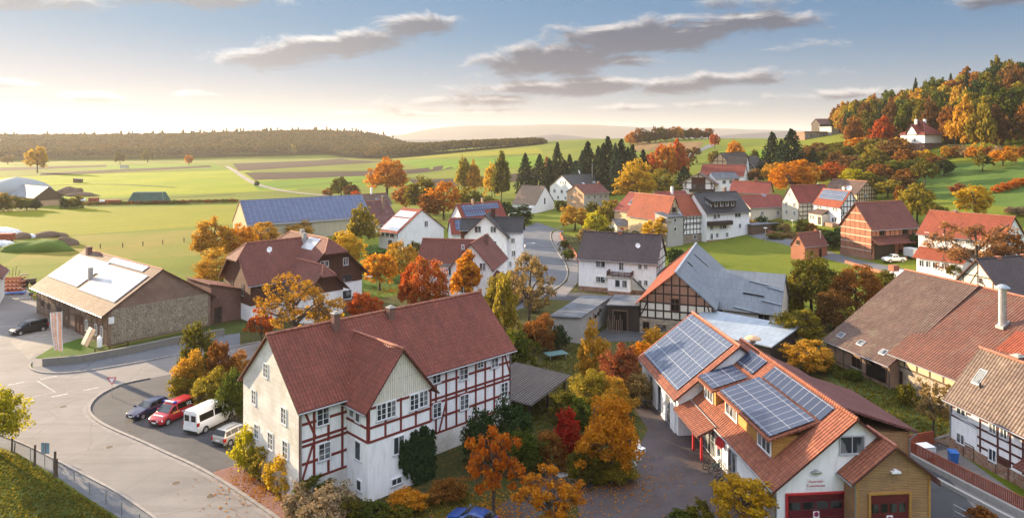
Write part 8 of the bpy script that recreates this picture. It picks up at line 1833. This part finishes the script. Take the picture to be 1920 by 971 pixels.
for px_, b_, t_, lb_ in ((1435,459,428,'slim post-top lamp on the right street'),(1486,424,414,'slim post-top lamp before the cream gabled house')):
    P = gnd(px_, b_); h_ = H-(t_-CY)*P.y/F-P.z; o = empty('street_lamp', P); tag(o, lb_, 'street lamp', 'street lamps'); MB().tube((0,0,0), (0,0,h_), .07, n=8).build('pole', M['steel'], o); MB().lathe([(0,.25),(.5,.15),(.5,.05),(.12,-.15)], (0,0,h_), 12).build('lamp_head', M['frame_w'], o)
# fences, walls, rails
def fence(name, label, pts, hgt, step, post=.05, wires=(.5, .95), pm='steel', wm='gutter', wr=.012, solid=None, group=None, cat='fence'):
    P = resample([Vector((p.x, p.y, 0)) for p in pts], step); P = [Vector((p.x, p.y, th(p.x, p.y))) for p in P]; o = empty(name, P[0]); tag(o, label, cat, group); o0 = P[0]
    for p in P: MB().box(-post, post, -post, post, -.2, hgt).build('post', M[pm], o, loc=p-o0)
    b = MB()
    for z in wires:
        for a, c_ in zip(P, P[1:]): b.beam(a-o0+Vector((0,0,z*hgt)), c_-o0+Vector((0,0,z*hgt)), wr*2, wr*2 if not solid else solid)
    b.build('rail' if solid else 'wire', M[wm], o); return o
Z = lambda L: [hz(x, y, 0) for x, y in L]
fence('wire_fence', 'thin wire fence on steel posts along the lower left pavement', Z([(-30,838),(28,852),(57,862),(100,882),(139,905),(168,928),(199,945),(228,967),(262,990)]), 1.15, 2.6, .025, (.25,.6,.97), 'gutter', 'gutter', .003)
for i_, (px_, py_, h_, w_) in enumerate([(22,846,1.4,.09),(27,848,.9,.07),(65,873,1.9,.11),(103,895,2.3,.12),(107,894,1.6,.09)]):
    P = hz(px_, py_, 0); o = empty('wooden_post', P, i_*.4); tag(o, ['leaning wooden post nearest the left edge','short wooden post nearest the left edge','stout wooden post left of the sign back','tallest wooden post, dark, right of the sign back','shorter post touching the tallest wooden post'][i_], 'post', 'wooden posts of the garden fence'); b = MB(); b.tube((0,0,-.2), (.04,.03,h_), w_, w_*.85, n=8); b.build('timber', M['beam_grey'], o)
fence('pasture_fence', 'post and wire fence across the rough field behind the stone barn', G([(188,466),(230,464),(268,461),(305,458),(345,454),(420,446)]), 1.3, 6.5, .09, (.5,.95), 'beam_grey', 'gutter', .01)
fence('orange_fence', 'orange-brown board fence along the inside of the road bend', Z([(1050,442),(1052,448),(1058,456),(1070,470),(1080,484),(1085,494)]), 1.2, 2.5, .07, (.25,.5,.75,.98), 'rust', 'rust', .03, .2)
o = MB(); 
def wall(name, label, pts, h_, w_, mat, cat='wall'): 
    o = strip(name, [Vector((p.x, p.y, 0)) for p in pts], w_, M[mat], 0.0, h_, None, None); tag(o, label, cat); return o
wall('retaining_wall', 'low grey retaining wall below the stone barn verge', Z([(80,686),(150,680),(205,670),(258,660),(325,645),(420,628)]), 1.0, .4, 'mossy_concrete')
fence('brown_railing', 'brown wooden railing on the barn verge', Z([(178,665),(205,660),(240,652)]), .9, 2.2, .05, (.55,.97), 'wood_brown', 'wood_brown', .04, .09)
wall('brick_wall', 'low red brick wall along the right street by the brick hut', G([(1585,493),(1625,505),(1668,517)]), .6, .3, 'brick_red'); wall('garden_wall', 'low brick wall in front of the cream gabled house', G([(1440,437),(1483,446)]), .8, .3, 'brick_red')
wall('white_garden_wall', 'white garden wall below the cream gabled house', G([(1410,431),(1474,432)]), .7, .3, 'white_old')
fence('garden_fence', 'brown garden fence left of the cream gabled house', G([(1412,421),(1440,421),(1468,420)]), 1.0, 3, .06, (.3,.6,.95), 'wood_brown', 'wood_brown', .03, .22)
fence('garden_rail', 'thin pale rail along the garden bed behind the blue car', Z([(700,972),(760,948),(815,926),(872,902)]), .55, 3.0, .03, (.97,), 'beam_grey', 'beam_grey', .03, .05)
RW = [Vector((37.2,68.4,0)), Vector((38.8,62.6,0)), Vector((40.5,57.0,0)), Vector((42.6,51,0))]
wall('concrete_wall', 'grey retaining wall below the red railing at right', RW, .5, .5, 'concrete'); wall('concrete_kerb_wall', 'lower concrete kerb wall beside the larch-clad garage', [p+Vector((-1.5,-.3,0)) for p in RW[1:]], .35, .3, 'concrete')
o = fence('red_railing', 'long red railing in front of the brown-timbered house', [p+Vector((.1,0,.5)) for p in RW], 1.55, 1.9, .04, (.36,.98), 'rust', 'rust', .03, .06); b = MB(); PP = resample(RW, .16); o0 = Vector(o.location)
for a, c_ in zip(PP, PP[1:]): b.beam(a-o0+Vector((.1,0,.55)), a-o0+Vector((.1,0,1.5)), .1, .03)
b.build('infill', M['rust'], o)
b = wall('rust_fence_wall', 'rust-red board wall behind the white caged tank', [Vector((37.4,68.6,0)), Vector((41.6,70.0,0))], 1.3, .12, 'rust')
fence('steel_handrail', 'steel handrail in the sunken yard right of the garage', [Vector((35.2,56.5,0)), Vector((36.8,51.5,0))], 1.0, 1.6, .03, (.5,.98), 'steel', 'steel', .02)
fence('meadow_fence', 'wooden fence along the foot of the hillside forest', G([(1765,277),(1800,278),(1850,280),(1900,281),(1960,282)]), 1.3, 5, .1, (.5,.95), 'beam_grey', 'beam_grey', .03, .12)
# garden table and pile of boards, box trailer, hoarding by the shed
P = gnd(1042,672); o = empty('garden_table', P, R(25)); tag(o, 'green-grey flat table in the garden behind the carport', 'table'); M['tgreen'] = plain('table_green', (.08,.16,.16), .5); MB().box(-1.5,1.5,-.9,.9,.72,.78).build('table_top', M['tgreen'], o)
for x in (-1.2,1.2):
    for y in (-.7,.7): MB().box(x-.04,x+.04,y-.04,y+.04,0,.72).build('leg', M['gutter'], o)
P = gnd(1710,485); o = empty('box_trailer', P, R(15)); tag(o, 'pale grey box trailer between pickup and orange-roofed house', 'trailer'); MB().box(-1,1,-1.4,1.4,.6,2.4).build('box', M['frame_g'], o)
for sg in (-1, 1): MB().tube((sg*1.02,0,.35), (sg*.8,0,.35), .35, n=12).build('wheel', M['tyre'], o)
b = empty('leaning_planks', hz(1150,625,0), R(-20)); tag(b, 'bundle of old planks and pipes leaning on the concrete shed', 'planks'); q = MB()
for k in range(9): q.beam((k*.28-.9,0,0), (k*.3-1.2,.9,2.2+.5*math.sin(k*2)), .09, .06)
q.build('plank', M['wood_old'], b)
P = hz(1750,815,0); o = empty('wooden_planks', P+Vector((1,-1.2,0)), .5); tag(o, 'flat grey planks lying in the garden near the timbered house', 'planks'); q = MB()
for k in range(6): q.box(-1.8,1.8,-1+k*.34,-.72+k*.34,.02,.1)
q.build('plank', M['wood_old'], o)
# fallen leaves under the garden trees
rg = np.random.default_rng(21); C = []
for cx0, cy0, rr, n in ((925,960,5,900),(1028,985,6,900),(1066,872,4,600),(1147,900,5,800),(1100,880,6,700),(555,668,7,600),(735,545,6,700),(803,600,5,500),(1395,990,4,400),(500,915,5,500),(470,900,4,300),(990,625,6,500),(1120,735,5,400),(400,760,5,400),(1752,822,5,300)):
    p = hz(cx0, cy0, 0); a = rg.uniform(0, 6.283, n); q = np.abs(rg.normal(0, .55, n))*rr; C.append(np.stack([p.x+np.cos(a)*q, p.y+np.sin(a)*q, np.full(n, .035)], 1))
C = np.concatenate(C); D = np.tile((0,0,1.0), (len(C), 1))+rand_unit(rg, len(C))*.25; D /= np.linalg.norm(D, axis=1, keepdims=True); v, f = leaf_quads(C, D, .075, rg)
o = bpy.data.objects.new('fallen_leaves', npmesh('fallen_leaves', v, f, LM['orange'], uv=False)); COL.objects.link(o); tag(o, 'orange fallen leaves scattered under the garden trees', 'leaves', kind='stuff')
